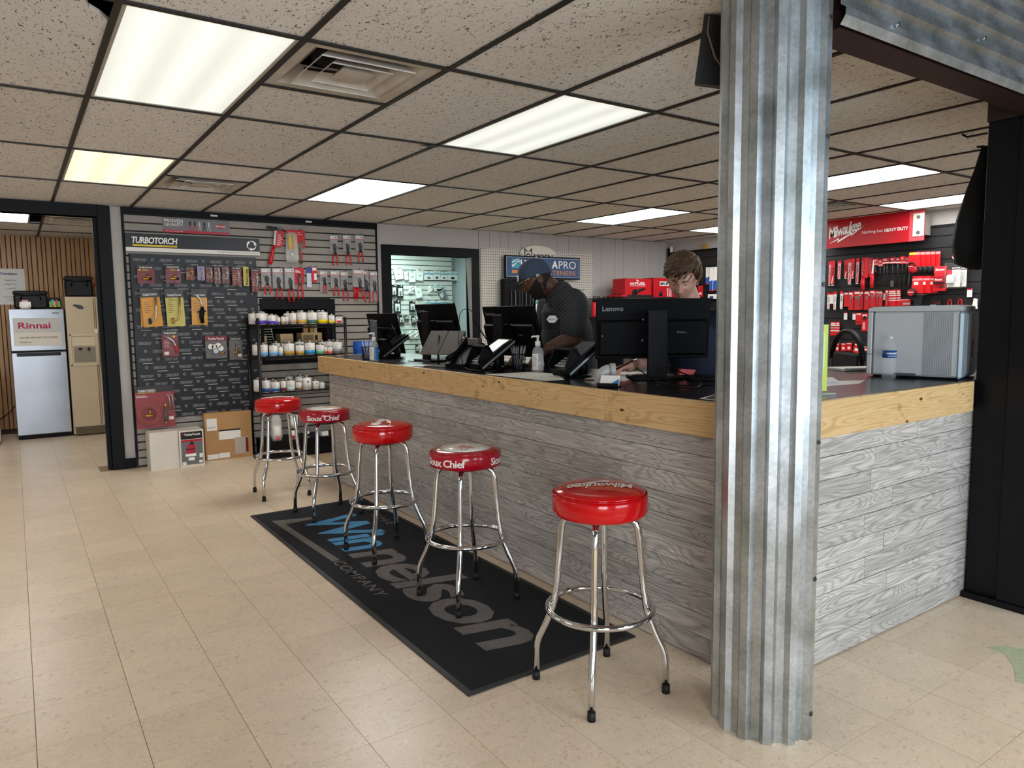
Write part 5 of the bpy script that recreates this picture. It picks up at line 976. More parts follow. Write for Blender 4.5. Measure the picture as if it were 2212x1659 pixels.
b = B(); text(b, 'Rinnai', .045, .2, .32, .075, y=-.0066, bold=.025); b.obj('name', mat('magenta_red', 'a8173f', .5), t); b = B(); text(b, 'WATER HEATING SOLUTIONS', .05, .085, .38, .02, y=-.0056, bold=.015); text(b, 'rinnai.us', .05, .035, .11, .02, y=-.0056, bold=.01); b.obj('lettering', blackprint, t)
t = thing('almond_fridge', 'old almond side by side fridge with a water dispenser, right in the break room', 'fridge', (.528, 10.2, 0)); B().box(0, .05, .02, .92, .75, 1.69).obj('cabinet', alm, t)
o = B().bbox(0, 0, .11, .335, .05, 1.69, .005).obj('freezer_door', alm, t); dd = B(); dd.box(.02, -.008, .86, .31, 0, .876).box(.02, -.008, 1.22, .31, 0, 1.236).box(.02, -.008, .86, .034, 0, 1.236).box(.296, -.008, .86, .31, 0, 1.236).box(.045, -.006, 1.1, .295, 0, 1.2); dd.obj('dispenser_frame', mat('almond_light', 'd8c9ab', .4), o); B().box(.055, -.003, .90, .29, 0, 1.085).obj('dispenser_well', mat('well_grey', '8a8272', .4), o)
b = B(); b.cyl((.12, -.012, 1.075), (.12, -.012, 1.05), .022, .012, 10).cyl((.21, -.012, 1.08), (.21, -.012, 1.04), .012, n=8); b.obj('spouts', mat('dark_brown', '3a2418', .4), o)
o2 = B().bbox(.345, 0, .11, .92, .05, 1.69, .005).obj('fridge_door', alm, t)
for par, x in ((o, .30), (o2, .375)):
    B().bbox(x-.018, -.035, .86, x+.018, -.005, 1.29, .004).obj('handle', alm, par); B().bbox(x-.016, -.04, 1.25, x+.016, -.035, 1.3, .002).obj('handle_cap', white, par)
    b = B(); b.box(x-.012, -.006, .13, x-.006, 0, .86).box(x+.006, -.006, .13, x+.012, 0, .86).box(x-.012, -.006, 1.3, x-.006, 0, 1.68).box(x+.006, -.006, 1.3, x+.012, 0, 1.68); b.obj('trim_strips', mat('brown_trim', '7a5a34', .5), par)
b = B()
for k in range(7): b.box(.02, -.004, .02+k*.012, .9, .05, .026+k*.012)
b.obj('grille', mat('grille_brown', '8c7a5c', .5), t); B().prism([(.09, 1.60), (.16, 1.59), (.19, 1.56), (.17, 1.54), (.12, 1.55), (.10, 1.57), (.07, 1.585)], -.006, 0).obj('magnet', darksteel, t)
bagm = mat('bag_black', '131316', .6, bump=(30, .3))
def coolbag(x, y, z, w, d, h, label):
    t = thing('lunch_bag', label, 'bag', (x, y, z)); o = B().bbox(-w/2, -d/2, 0, w/2, d/2, h*.82, .02).obj('body', bagm, t); B().bbox(-w/2-.005, -d/2-.005, h*.78, w/2+.005, d/2+.005, h, .015).obj('lid', bagm, t); B().tube([(-w*.3, -d/2-.004, h*.5), (-w*.25, -d/2-.03, h*.8), (w*.25, -d/2-.03, h*.8), (w*.3, -d/2-.004, h*.5)], .008, 6).obj('strap', bagm, t); return t
coolbag(.19, 10.50, 1.549, .34, .24, .215, 'wide black bag on top of the steel fridge'); coolbag(.69, 10.42, 1.691, .29, .22, .25, 'black lunch bag on top of the almond fridge')
t = thing('napkin_basket', 'small basket stuffed with white napkins before the wide black bag', 'basket', (.13, 10.30, 1.549)); B().lathe([(.05, 0), (.062, .05)], n=14).obj('basket', white, t)
for k in range(5): B().box(-.055, -.03+k*.012, .02, .055, -.022+k*.012, .075+.004*(k % 3)).obj('napkin', white, t)
B().box(-.03, .03, .05, .03, .036, .105).obj('pink_packet', mat('pink_packet', 'd99aa8'), t)
t = thing('snack_bag', 'dark bag of bright snack packets at the right corner of the steel fridge', 'bag', (.42, 10.33, 1.549)); B().lathe([(.06, 0), (.075, .04), (.07, .1), (.05, .13)], sy=.6, n=14).obj('bag', bagm, t)
for k, c in enumerate(('7fae3a', '3aa0a8', 'd8a52c', 'a03a6a', '5fae4a')): B().prism([(-.05+k*.02, .02+(k % 2)*.02), (-.02+k*.02, .02+(k % 2)*.02), (-.02+k*.02, .09+(k % 2)*.02), (-.05+k*.02, .085+(k % 2)*.02)], -.056-.003*k, -.05-.003*k).obj('packet', mat('packet_%d' % k, c, .4), t)
t = thing('drink_cup', 'clear drink cup with a red lid beside the black lunch bag', 'cup', (.895, 10.4, 1.691)); B().lathe([(.035, 0), (.048, .13)], n=16).obj('cup', mat('cup_tan', 'a58a68', .2, alpha=.8), t); B().lathe([(.052, .13), (.052, .142), (.03, .165), (.0001, .167)], n=16).obj('lid', red, t); B().tube([(.0, 0, .16), (-.006, 0, .21)], .004, 6).obj('straw', white, t)
t = thing('credit_poster', 'white poster about applying for credit on the honey panelling', 'poster', (-.05, 10.952, 1.61)); B().box(-.21, -.003, 0, .205, 0, .44).obj('sheet', white, t); b = B(); text(b, 'nelson', .005, .365, .12, .032, y=-.0036, bold=.025, shear=.15); text(b, 'Need to', .0, .29, .11, .022, y=-.0036, bold=.0); text(b, 'apply for', -.01, .24, .13, .024, y=-.0036); text(b, 'credit?', .005, .19, .1, .022, y=-.0036); text(b, 'Scan the QR', -.03, .085, .13, .018, y=-.0036); text(b, 'Code!', .01, .05, .06, .017, y=-.0036); b.obj('lettering', blackprint, t)
b = B(); text(b, 'Win', -.065, .365, .068, .032, y=-.0036, bold=.025, shear=.15); b.obj('lettering', mat('win_blue', '2a58a8'), t)
t = thing('grey_appliance', 'edge of a pale appliance at the far left of the break room', 'appliance', (-.42, 10.0, 0)); B().bbox(-.3, 0, .04, .22, .5, .75, .01).obj('body', pg, t); B().box(-.28, .02, 0, .2, .48, .04).obj('feet', blackm, t)
t = thing('power_cord', 'dark cord drooping along the honey panelling left of the steel fridge', 'cord', (0, 10.94, 0)); B().tube([(-.30, 0, .16), (-.2, 0, .2), (-.1, 0, .28), (-.05, 0, .35)], .005, 6).obj('cord', blackm, t)
# ============================================================ STORAGE ROOM WALL AND GOODS
pale = mat('pale_slat', 'b9c2bd', .6)
s2 = thing('storage_slat_wall', 'pale slatted wall full of hanging bags inside the storage room', 'slatwall', (0, 0, 0)); B().box(4.0, 10.215, .3, 5.85, 10.238, 2.42).obj('backing', mat('slat_slot2', '3c4442', .7), s2)
for k in range(27):
    z0 = .36+k*.0767; B().box(4.0, 10.2, z0, 5.85, 10.216, z0+.0655).obj('slat', pale, s2)
SY = 10.19
bagc = mat('bag_pale', 'cfd8d4', .25, alpha=.85, bump=(25, .6)); bagt = mat('bag_teal', '4f9aa0', .5); bagb = mat('bag_blue', '3f7fae', .5); dk = mat('card_dark', '17191b', .5); slate = mat('card_slate', '5b676c', .5)
def sbag(x0, z0, x1, z1, label, kind, k):
    w, h = x1-x0, z1-z0; t = thing('hanging_bag', label, 'pack', ((x0+x1)/2, SY-.02, z0), 0, 'packs on the storage room wall')
    if kind == 'bag':
        t.rotation_euler = (0, ((k*37) % 7-3)*.05, 0); B().add([(-w/2, -.004, h), (w/2, -.004, h), (w*.42, -.03, .01), (-w*.4, -.03, 0), (-w/2, 0, h), (w/2, 0, h), (w*.42, 0, .01), (-w*.4, 0, 0)], [(0, 1, 2, 3), (4, 7, 6, 5), (0, 4, 5, 1), (1, 5, 6, 2), (2, 6, 7, 3), (3, 7, 4, 0)]).obj('bag', bagc, t); B().box(-w*.12, -.026, h*.45, w*.12, -.022, h*.52).obj('print', slate, t); B().box(-.025, -.012, h*.9, .02, -.006, h*.93).obj('tape', dk, t)
    elif kind == 'band':
        B().box(-w/2, -.012, 0, w/2, 0, h).obj('bag', bagc, t); B().box(-w/2, -.014, h*.62, w/2, -.012, h*.76).obj('band', bagt if k % 2 else bagb, t); B().ball((0, -.014, h*.26), w*.22, 8, sy=.012, sz=h*.14).obj('part_inside', dk if k % 2 else slate, t); B().box(-.02, -.014, h*.86, .02, -.012, h*.9).obj('tape', dk, t)
    elif kind == 'dark':
        B().box(-w/2, -.012, 0, w/2, 0, h).obj('card', dk, t); B().box(-w*.32, -.016, h*.2, w*.36, -.012, h*.78).obj('window', bagc, t); B().ball((0, -.018, h*.4), w*.2, 8, sy=.012, sz=h*.2).obj('part_inside', slate, t); B().ball((.02, -.012, h*.95), .012, 6).obj('clip', white, t)
    elif kind == 'parts':
        for q in range(5): B().ball(((-.3+.15*q)*w, -.012, h*(.2+.17*((q*3) % 5))), w*.2, 8, sy=.014, sz=h*.16).obj('white_part', mat('part_white', 'dfe6e2', .3), t)
        B().box(-w*.35, -.006, h*.0, w*.35, -.003, h).obj('bag', bagc, t)
    else:
        t.rotation_euler = (0, radians(-25), 0); B().box(-w*.4, -.012, 0, w*.4, 0, h).obj('card', slate, t); B().box(-w*.28, -.014, h*.2, -w*.05, -.012, h*.6).box(w*.02, -.014, h*.25, w*.1, -.012, h*.7).obj('window', bagc, t); B().box(-w*.4, -.014, h*.78, w*.4, -.012, h*.8).obj('line', white, t)
sg = [(4.827, 1.966, 4.979, 2.128, 'pale bag at the upper left of the storage wall', 'bag'), (4.985, 1.956, 5.052, 2.109, 'narrow pale bag, second in the top row of the storage wall', 'bag'), (5.056, 1.928, 5.178, 2.104, 'long pale bag, third in the top row of the storage wall', 'bag'), (5.17, 1.954, 5.307, 2.125, 'tilted pale bag in the middle of the top row of the storage wall', 'bag'),
 (5.332, 1.969, 5.486, 2.105, 'blue banded pack, first of four at the right of the top row', 'band'), (5.497, 1.971, 5.612, 2.115, 'teal banded pack, second of four at the right of the top row', 'band'), (5.622, 1.973, 5.747, 2.106, 'blue banded pack, third of four at the right of the top row', 'band'), (5.757, 1.97, 5.926, 2.115, 'teal banded pack at the right end of the top row, past the slats', 'band'),
 (4.771, 1.704, 4.853, 1.886, 'black card pack at the left of the second storage row', 'dark'), (4.862, 1.681, 4.964, 1.882, 'black card pack with a pale window, second storage row', 'dark'), (5.043, 1.759, 5.153, 1.878, 'bag of small white parts in the second storage row', 'parts'), (5.17, 1.688, 5.293, 1.88, 'clear bag of rings hanging lower in the second storage row', 'bag'), (5.381, 1.749, 5.474, 1.882, 'bag of mixed fittings right of the middle, second storage row', 'parts'), (5.50, 1.8, 5.64, 1.89, 'teal banded bag tilted beside the slate card, second storage row', 'band'), (5.602, 1.677, 5.761, 1.848, 'slate grey card hanging askew in the second storage row', 'slate'),
 (4.8, 1.448, 4.918, 1.645, 'black card pack at the left of the third storage row', 'dark'), (5.063, 1.47, 5.166, 1.639, 'black edged white pack, third storage row', 'dark'), (5.327, 1.54, 5.456, 1.645, 'white pack peeking above the second monitor', 'band'), (5.458, 1.53, 5.596, 1.645, 'blue banded white pack peeking above the second monitor', 'band'), (5.605, 1.54, 5.781, 1.652, 'teal marked white pack peeking above the second monitor, right end', 'band'),
 (4.88, 1.29, 4.969, 1.42, 'black card pack in the fourth storage row', 'dark'), (4.98, 1.347, 5.049, 1.419, 'small black card in the fourth storage row', 'dark'), (5.094, 1.287, 5.17, 1.411, 'black edged pack at the monitor edge, fourth storage row', 'dark'), (4.923, 1.116, 5.006, 1.195, 'pale card pack in the fifth storage row', 'band'), (5.03, 1.061, 5.127, 1.193, 'clear pack of rings in the fifth storage row', 'parts'), (5.131, 1.058, 5.222, 1.19, 'clear pack of rings nearest the monitor, fifth storage row', 'parts'), (5.154, .835, 5.216, .962, 'dark pack low on the storage wall', 'dark')]
for k, q in enumerate(sg): sbag(*q, k); 
for k, q in enumerate(sg): put('hook', hook_me, s2, ((q[0]+q[2])/2, 10.2, q[3]+.004))
struct(B().box(5.922, 9.93, 1.03, 5.93, 10.0, 1.15).obj('trim_22', blackm)); t = thing('white_plug', 'white plug and cord in the black outlet of the storage room', 'plug', (5.92, 9.96, 1.06)); B().tube([(0, 0, 0), (-.05, 0, -.01), (-.05, -.06, -.1), (-.04, -.1, -.3)], [.014, .014, .007, .006], 8).obj('cord', white, t)
# ============================================================ PEGBOARD, SIGNS, BACK SHELVES
pm_ = mat('pegboard_white', 'cdc8bd', .6); nt, b_, new, ln = nodes(pm_); tc = new('ShaderNodeTexCoord'); vm = new('ShaderNodeVectorMath'); vm.operation = 'SCALE'; vm.inputs[3].default_value = 1/.0254*.78; ln(tc.outputs['Object'], vm.inputs[0]); fr_ = new('ShaderNodeVectorMath'); fr_.operation = 'FRACTION'; ln(vm.outputs[0], fr_.inputs[0])
sp = new('ShaderNodeSeparateXYZ'); ln(fr_.outputs[0], sp.inputs[0]); cx = new('ShaderNodeCombineXYZ'); ln(sp.outputs[0], cx.inputs[0]); ln(sp.outputs[2], cx.inputs[1]); ds = new('ShaderNodeVectorMath'); ds.operation = 'DISTANCE'; ln(cx.outputs[0], ds.inputs[0]); ds.inputs[1].default_value = (.5, .5, 0); r = ramp(new, (.16, L('2b2824')), (.22, L('cdc8bd'))); ln(ds.outputs['Value'], r.inputs[0]); ln(r.outputs[0], b_.inputs['Base Color'])
t = thing('pegboard', 'white pegboard on the back wall behind the capped man', 'pegboard', (4.81, YB-.012, .62)); B().box(0, -.008, 0, 1.815, 0, 1.625).obj('board', pm_, t); B().tube([(1.55, -.008, 1.12), (1.56, -.1, 1.11), (1.57, -.12, 1.13)], .004, 5).obj('peg_hook', darksteel, t)
t = thing('oval_sign', 'white oval sign with a black name at the top of the pegboard', 'sign', (5.672, 7.645, 2.195)); b = B(); n = 40; pts = [(.288*cos(2*pi*k/n), .105*sin(2*pi*k/n)) for k in range(n)]; b.prism(pts, -.012, 0); b.obj('plate', mat('sign_ivory', 'dedacb', .4), t)
b = B(); text(b, 'MOEN', -.075, -.07, .31, .068, y=-.0128, bold=.035, space=.95); b.v = [(v[0], v[1], v[2]) for v in b.v]; yy = -.0128
for s in (-1, 1): b.add([(-.16+s*.062, yy, .075), (-.16+s*.012, yy, .03), (-.16+s*.012, yy, .012), (-.16+s*.046, yy, .04), (-.16+s*.046, yy, -.055), (-.16+s*.062, yy, -.068)], [(0, 1, 2, 3), (0, 3, 4, 5)])
b.ring((-.16, yy, -.03), .018, .032, 18); b.obj('lettering', blackprint, t); b = B(); b.cyl((-.262, -.012, -.01), (-.262, -.014, -.01), .007, n=8).cyl((.262, -.012, -.01), (.262, -.014, -.01), .007, n=8); b.obj('rivets', darksteel, t)
t = thing('fastener_sign', 'dark blue framed fastener sign behind the capped man', 'sign', (5.116, 7.61, 1.872)); B().bbox(0, -.03, 0, 1.217, 0, .288, .004).obj('frame', blackm, t); B().box(.014, -.032, .014, 1.203, -.03, .274).obj('panel', mat('sign_blue', '2c5078', .4), t); b = B()
for q in ((.02, .022, 1.197, .0245), (.02, .2635, 1.197, .266)): b.box(q[0], -.0326, q[1], q[2], -.032, q[3])
for x in (.02, 1.194): b.box(x, -.0326, .022, x+.0025, -.032, .266)
text(b, 'HYDR', .235, .138, .36, .098, y=-.0328, bold=.03); text(b, 'A', .735, .138, .1, .098, y=-.0328, bold=.03); text(b, 'PRO', .85, .138, .29, .098, y=-.0328, bold=-.004); b.obj('lettering', whiteprint, t)
b = B(); text(b, 'FASTENERS', .56, .052, .575, .058, y=-.0328, bold=-.002); b.box(.1, -.0328, .065, .225, -.032, .105); b.obj('orange_lettering', mat('sign_orange', 'd98a4a', .5), t); B().box(.1, -.0328, .128, .225, -.032, .245).obj('logo_field', mat('logo_teal', '3f9cb8', .5), t); b = B()
for q in range(2): b.add([(.1, -.0334, .14+q*.05), (.14, -.0334, .16+q*.05), (.18, -.0334, .205+q*.03), (.225, -.0334, .21+q*.03), (.225, -.0334, .225+q*.02), (.18, -.0334, .215+q*.03), (.14, -.0334, .18+q*.045), (.1, -.0334, .165+q*.04)], [(0, 1, 6, 7), (1, 2, 5, 6), (2, 3, 4, 5)])
b.obj('logo_wave', whiteprint, t)
t = thing('strap_display', 'black display case of hanging straps under the blue sign', 'display', (5.10, 7.53, 1.3)); B().box(-.03, .0, 0, .92, .09, .56).obj('case', blackm, t); rr = random.Random(4)
for k in range(15): x = .05+k*.055; B().prism([(x, .02), (x+.02, .02), (x+.022+rr.uniform(-.01, .01), .42), (x+.004, .42)], -.02-.012*(k % 3), -.014-.012*(k % 3)).obj('strap', mat('strap_grey%d' % (k % 3), ('3c3d3e', '5a5c5e', '2a2b2d')[k % 3], .4), t)
B().box(.40, -.07, .1, .49, -.065, .29).obj('tag_card', white, t); B().box(.405, -.0715, .245, .485, -.07, .285).obj('tag_print', bagt, t)
# tall black shelf with red tool boxes
t = thing('gondola_shelf', 'black shelf unit holding red boxes along the back wall', 'shelf', (0, 0, 0)); gm = mat('gondola_black', '141416', .5)
B().box(6.66, 7.1, 1.60, 8.02, 7.6, 1.632).obj('shelf_board', gm, t); B().box(6.2, 7.1, 1.335, 7.4, 7.6, 1.366).obj('shelf_board', gm, t); B().box(6.2, 7.08, .0, 8.02, 7.6, .12).obj('plinth', gm, t); B().box(6.2, 7.6, 0, 8.02, 7.64, 1.63).obj('back_panel', mat('gondola_grey', '5c5a58', .6), t)
for x in (6.2, 6.67, 8.0): B().box(x-.012, 7.1, .12, x+.012, 7.6, 1.335 if x < 6.5 else 1.60).obj('upright', gm, t)
rb = mat('box_red', 'c2141f', .4); rbs = mat('box_bright_red', 'ee2a22', .4)
def toolbox(x0, x1, z1, label, words, dark=True, y=7.2, z0=1.633, d=.25):
    w = x1-x0; h = z1-z0; t = thing('tool_box', label, 'box', (x0, y, z0)); B().bbox(0, 0, 0, w, d, h, .004).obj('carton', rb, t); B().box(w, .01, .005, w+.001, d-.01, h-.005).obj('side_print', rbs, t)
    if dark: B().box(.003, -.001, .0, w-.003, 0, h*.12).obj('dark_band', blackprint, t)
    return t, w, h
t, w, h = toolbox(6.80, 7.295, 1.882, 'red tool box with FUEL lettering on the black back shelf', '')
b = B(); text(b, 'M18', .085, .165, .08, .032, y=-.0016, bold=.03, shear=.15); text(b, 'FUEL', .175, .165, .2, .036, y=-.0016, bold=.03, shear=.15, space=1.05); b.box(.085, -.0016, .148, .37, -.0008, .152); b.add([(.2, -.0016, .235), (.24, -.0016, .225), (.21, -.0016, .215), (.26, -.0016, .215), (.225, -.0016, .205)], [(0, 1, 2), (1, 3, 4)]); b.obj('lettering', whiteprint, t)
b = B(); b.tube([(.17, -.006, .06), (.24, -.006, .085), (.36, -.006, .115)], [.03, .022, .012], 8); b.cyl((.17, -.004, .06), (.17, -.012, .06), .045, n=14); b.obj('tool_picture', blackprint, t)
t, w, h = toolbox(7.415, 7.86, 1.905, 'dark red box marked M18 half behind the younger man', '', False, 7.28)
B().box(.12, -.001, .16, .30, 0, .225).obj('white_field', white, t); b = B(); text(b, 'M18', .13, .17, .155, .045, y=-.002, bold=.03, shear=.15); b.obj('lettering', blackprint, t); b = B(); b.lathe([(.035, 0), (.03, .05), (.02, .07), (.0001, .075)], c=(.14, -.002, .02), n=12, sy=.2); b.obj('tool_picture', darksteel, t)
for q in range(3): B().prism([(.27+q*.035, .01), (.285+q*.035, .01), (.275+q*.035, .13), (.262+q*.035, .13)], -.003, -.001).obj('blade_picture', white, t)
t = thing('flat_box', 'low red box lying on the back shelf left of the FUEL box', 'box', (6.66, 7.12, 1.633)); B().bbox(0, 0, 0, .11, .3, .03, .003).obj('carton', rb, t); B().bbox(.01, .05, .03, .08, .2, .04, .003).obj('lid', blackm, t)
for k in range(5):
    x = 6.255+k*.085; t = thing('red_jug', ('red jug with a black handle cap, leftmost of the row beside the capped man', 'red jug second in the row beside the capped man', 'red jug in the middle of the row of jugs', 'red jug fourth in the row, left of the big monitor', 'red jug at the right end of the row, behind the big monitor')[k], 'jug', (x, 7.2+.02*(k % 2), 1.367), 0, 'red jugs on the back shelf')
    B().lathe([(.033, 0), (.036, .02), (.036, .17), (.022, .2)], n=14).obj('jug', rb, t); B().lathe([(.024, .198), (.026, .225), (.02, .24)], n=12).obj('cap', blackm, t); B().tube(arc((0, .25), .022, 0, pi, 8, 'xz', 0)+[(-.022, 0, .235)], .006, 6).obj('handle_loop', blackm, t); B().box(-.02, -.038, .05, .02, -.036, .1).obj('label', white, t) if k == 1 else None
t = thing('black_shelf_items', 'row of black tool caps on the back shelf before the red boxes', 'tools', (6.72, 7.12, 1.367))
bpy.data.objects.remove(t)
# ============================================================ RIGHT WALL: BLACK SLATS AND TOOL PACKS
bsm = mat('black_slat', '1d1d1f', .55, noise=(4, .15)); XF = 8.06
bw = thing('black_slat_wall', 'black slatted tool wall on the right under the red sign', 'slatwall', (0, 0, 0)); B().box(XF+.012, 1.7, .1, XR-.001, 7.62, 2.285).obj('backing', mat('slat_slot3', '060606', .8), bw)
for k in range(18):
    z0 = .12+k*.1225-.015; z1 = min(z0+.115, 2.285)
    if z0 < .5: continue
    B().prism([(XF, z0+.002), (XF, z1-.002), (XF+.012, z1), (XF+.012, z0)][::-1], 1.7, 7.6, 'y').obj('slat', bsm, bw) if False else B().box(XF, 1.7, z0, XF+.013, 7.6, z1).obj('slat', bsm, bw)
B().box(XF-.01, 7.6, .1, XR-.001, 7.625, 2.36).obj('end_post', black, bw); B().box(XF-.004, 1.7, 2.27, XR-.001, 7.6, 2.3).obj('top_rail', black, bw)
t = thing('wood_block', 'small pine block standing on the black slat wall top', 'block', (XF+.012, 6.93, 2.30)); B().bbox(-.012, -.045, 0, .012, .045, .075, .002).obj('block', mat('pine_block', 'b08a4e'), t); t = thing('paper_roll', 'white roll standing on the corner of the black slat wall top', 'roll', (XF+.0, 7.56, 2.301)); B().lathe([(.02, 0), (.02, .085), (.0001, .085)], n=12).obj('roll', white, t)
# sign
sr = mat('sign_milwaukee_red', 'b5101f', .3); t = thing('brand_sign', 'long red glossy sign with white script and lightning stroke above the tools', 'sign', (XF-.16, 5.12, 2.14), R90)
B().box(0, 0, 0, 1.245, .012, .325).obj('panel', sr, t); fcl = mat('frosted_red', 'cc4a52', .3)
for x in (0, 1.09): B().box(x, -.003, 0, x+.155, 0, .325).obj('end_plate', fcl, t)
stand = mat('sign_bracket', 'c9c5bb', .4)
for x in (.03, 1.13): 
    B().bbox(x, -.012, .045, x+.115, -.003, .285, .003).obj('bracket', stand, t); B().box(x+.01, .012, .06, x+.105, .15, .27).obj('standoff', mat('standoff_grey', '8f8b84'), t)
    for z in (.085, .245): B().cyl((x+.058, -.012, z), (x+.058, -.016, z), .019, n=14).obj('bolt', steel, t)
b = B(); text(b, 'Milwaukee', .175, .105, .40, .125, y=-.0036, bold=.02, shear=.35, space=.86); rot2(b, (.175, .105), radians(11)); n0 = len(b.v)
b.add([(.17, -.0036, .05), (.30, -.0036, .115), (.288, -.0036, .082), (.46, -.0036, .17), (.452, -.0036, .142), (.60, -.0036, .225), (.44, -.0036, .115), (.448, -.0036, .14), (.278, -.0036, .055), (.286, -.0036, .09)], [(0, 1, 9), (9, 1, 2, 8), (8, 2, 3, 7), (7, 3, 4, 6), (6, 4, 5)])
text(b, 'Nothing but', .57, .12, .235, .042, y=-.0036, bold=.0); text(b, 'HEAVY DUTY', .825, .125, .255, .036, y=-.0036, bold=.03); b.obj('lettering', whiteprint, t)
# ---- packs. helper: y from left to right decreases on this wall
rcd = mat('pack_red', 'cf1a22', .42); rcd2 = mat('pack_crimson', 'a31424', .45); pinkp = mat('pack_pink', 'e39aa0', .45); bcd = mat('pack_black', '141416', .45)
def rp(name, label, cat, q, group=None, dx=.03, rot=0):
    yl, zb, yr, zt = q; t = thing(name, label, cat, (XF-dx, (yl+yr)/2, zb), R90, group)
    if rot: t.rotation_euler = (0, rot, R90)
    return t, yl-yr, zt-zb
def rhook(y, z): put('hook', hook_me, bw, (XF, y, z), R90)
bl = [(5.021, 1.711, 4.988, 2.007), (4.984, 1.709, 4.93, 2.009), (4.893, 1.783, 4.845, 2.003), (4.827, 1.783, 4.775, 2.009), (4.771, 1.716, 4.72, 2.016), (4.722, 1.781, 4.682, 2.017), (4.684, 1.718, 4.638, 2.02)]
BLAB = ['long blade pack nearest the metal column, top row of the tool wall', 'long pink and black blade pack, second from the metal column in the top row', 'short blade pack, third from the metal column in the top row', 'short pale blade pack, fourth from the metal column in the top row', 'long blade pack, fifth from the metal column in the top row', 'short blade pack, sixth from the metal column, overlapped by the next', 'long pale footed blade pack left of the red saw sheath']
def blade(q, lab, k, grp, whitebody=False):
    t, w, h = rp('blade_pack', lab, 'pack', q, grp, .03+.012*(k % 3))
    B().box(-w/2, -.006, 0, w/2, 0, h).obj('sleeve', bcd, t); B().prism([(-w/2+.004, h*.07), (w*.3, h*.07), (w*.36, h*.55), (w/2-.002, h*.84), (-w/2+.004, h*.84)], -.0075, -.006).obj('printed_face', white if whitebody else (pinkp, rcd)[k % 2], t); B().box(-w/2, -.008, h*.84, w/2, -.006, h*.98).obj('top_print', rcd, t); B().box(-w*.3, -.0075, .004, w*.3, -.006, h*.05).obj('foot_print', white, t)
    b = B(); text(b, 'THE AX' if k % 2 == 0 else 'WRECKER', 0, 0, h*.3, w*.42, bold=.03, res=1); rot2(b, (0, 0), pi/2); b.v = [(v[0]+w*.2, -.0082, v[2]+h*.42) for v in b.v]; b.obj('lettering', blackprint, t); B().prism([(-w*.3, h*.1), (-w*.1, h*.1), (w*.15, h*.38), (w*.02, h*.38)], -.0082, -.0074).obj('flash', rcd if k % 2 == 0 else white, t); rhook((q[0]+q[2])/2, q[3]-.004)
for k, q in enumerate(bl): blade(q, BLAB[k], k, 'blade packs in the top row of the tool wall')
def plab(z): return ('upper', 'middle', 'lower')[0 if z > 1.66 else 1 if z > 1.4 else 2]
t, w, h = rp('saw_pack', 'red folding saw in a red sheath, handle hanging down, left of two', 'saw', (4.614, 1.649, 4.527, 2.015)); B().box(-w/2, -.012, h*.37, w/2, 0, h).obj('sheath', rcd2, t); B().box(.0, -.016, h*.37, w/2-.006, -.012, h*.96).obj('blade_cover', rcd, t); B().tube([(-.015, -.012, h*.36), (-.018, -.014, h*.2), (-.012, -.012, 0)], [.021, .025, .019], 10).obj('handle', rcd, t); lines(t, -w*.45, -.004, h*.45, h*.9, 7, -.0125, pinkp)
t, w, h = rp('saw_pack', 'red jab saw with a white blade and grip hanging down, right of two', 'saw', (4.53, 1.671, 4.45, 2.004)); B().box(-w/2, -.01, h*.38, w*.3, 0, h).obj('card', rcd2, t); B().prism([(.0, h*.45), (.022, h*.45), (.026, h*.92), (.014, h*.92)], -.016, -.012).obj('blade', white, t); B().tube([(.008, -.014, h*.47), (.012, -.016, h*.3), (.006, -.014, h*.15), (.014, -.014, 0)], [.02, .024, .018, .02], 10).obj('handle', rcd, t); lines(t, -w*.45, -.01, h*.5, h*.95, 7, -.0105, pinkp)
cards = [((4.47, 1.917, 4.421, 1.997), 0, 'small red driver card with a short dark shaft, first of the driver cards'), ((4.418, 1.904, 4.367, 1.981), 0, 'small red driver card hung slightly lower, second of the driver cards'), ((4.371, 1.927, 4.293, 1.993), 2, 'wide red card with two grey rods, third of the driver cards'), ((4.286, 1.924, 4.222, 1.997), 3, 'red and white card with a spade tipped rod, fourth of the driver cards'), ((4.22, 1.921, 4.173, 1.992), 1, 'red and white card with one grey rod, fifth of the driver cards'),
 ((4.172, 1.916, 4.12, 2.001), 4, 'bright red card with a long black rod, sixth of the driver cards'), ((4.118, 1.911, 4.09, 1.995), 5, 'narrow red card with a black rod, seventh of the driver cards'), ((4.09, 1.866, 4.045, 2.002), 6, 'tall red card with a hooked steel pry bar, last of the driver cards')]
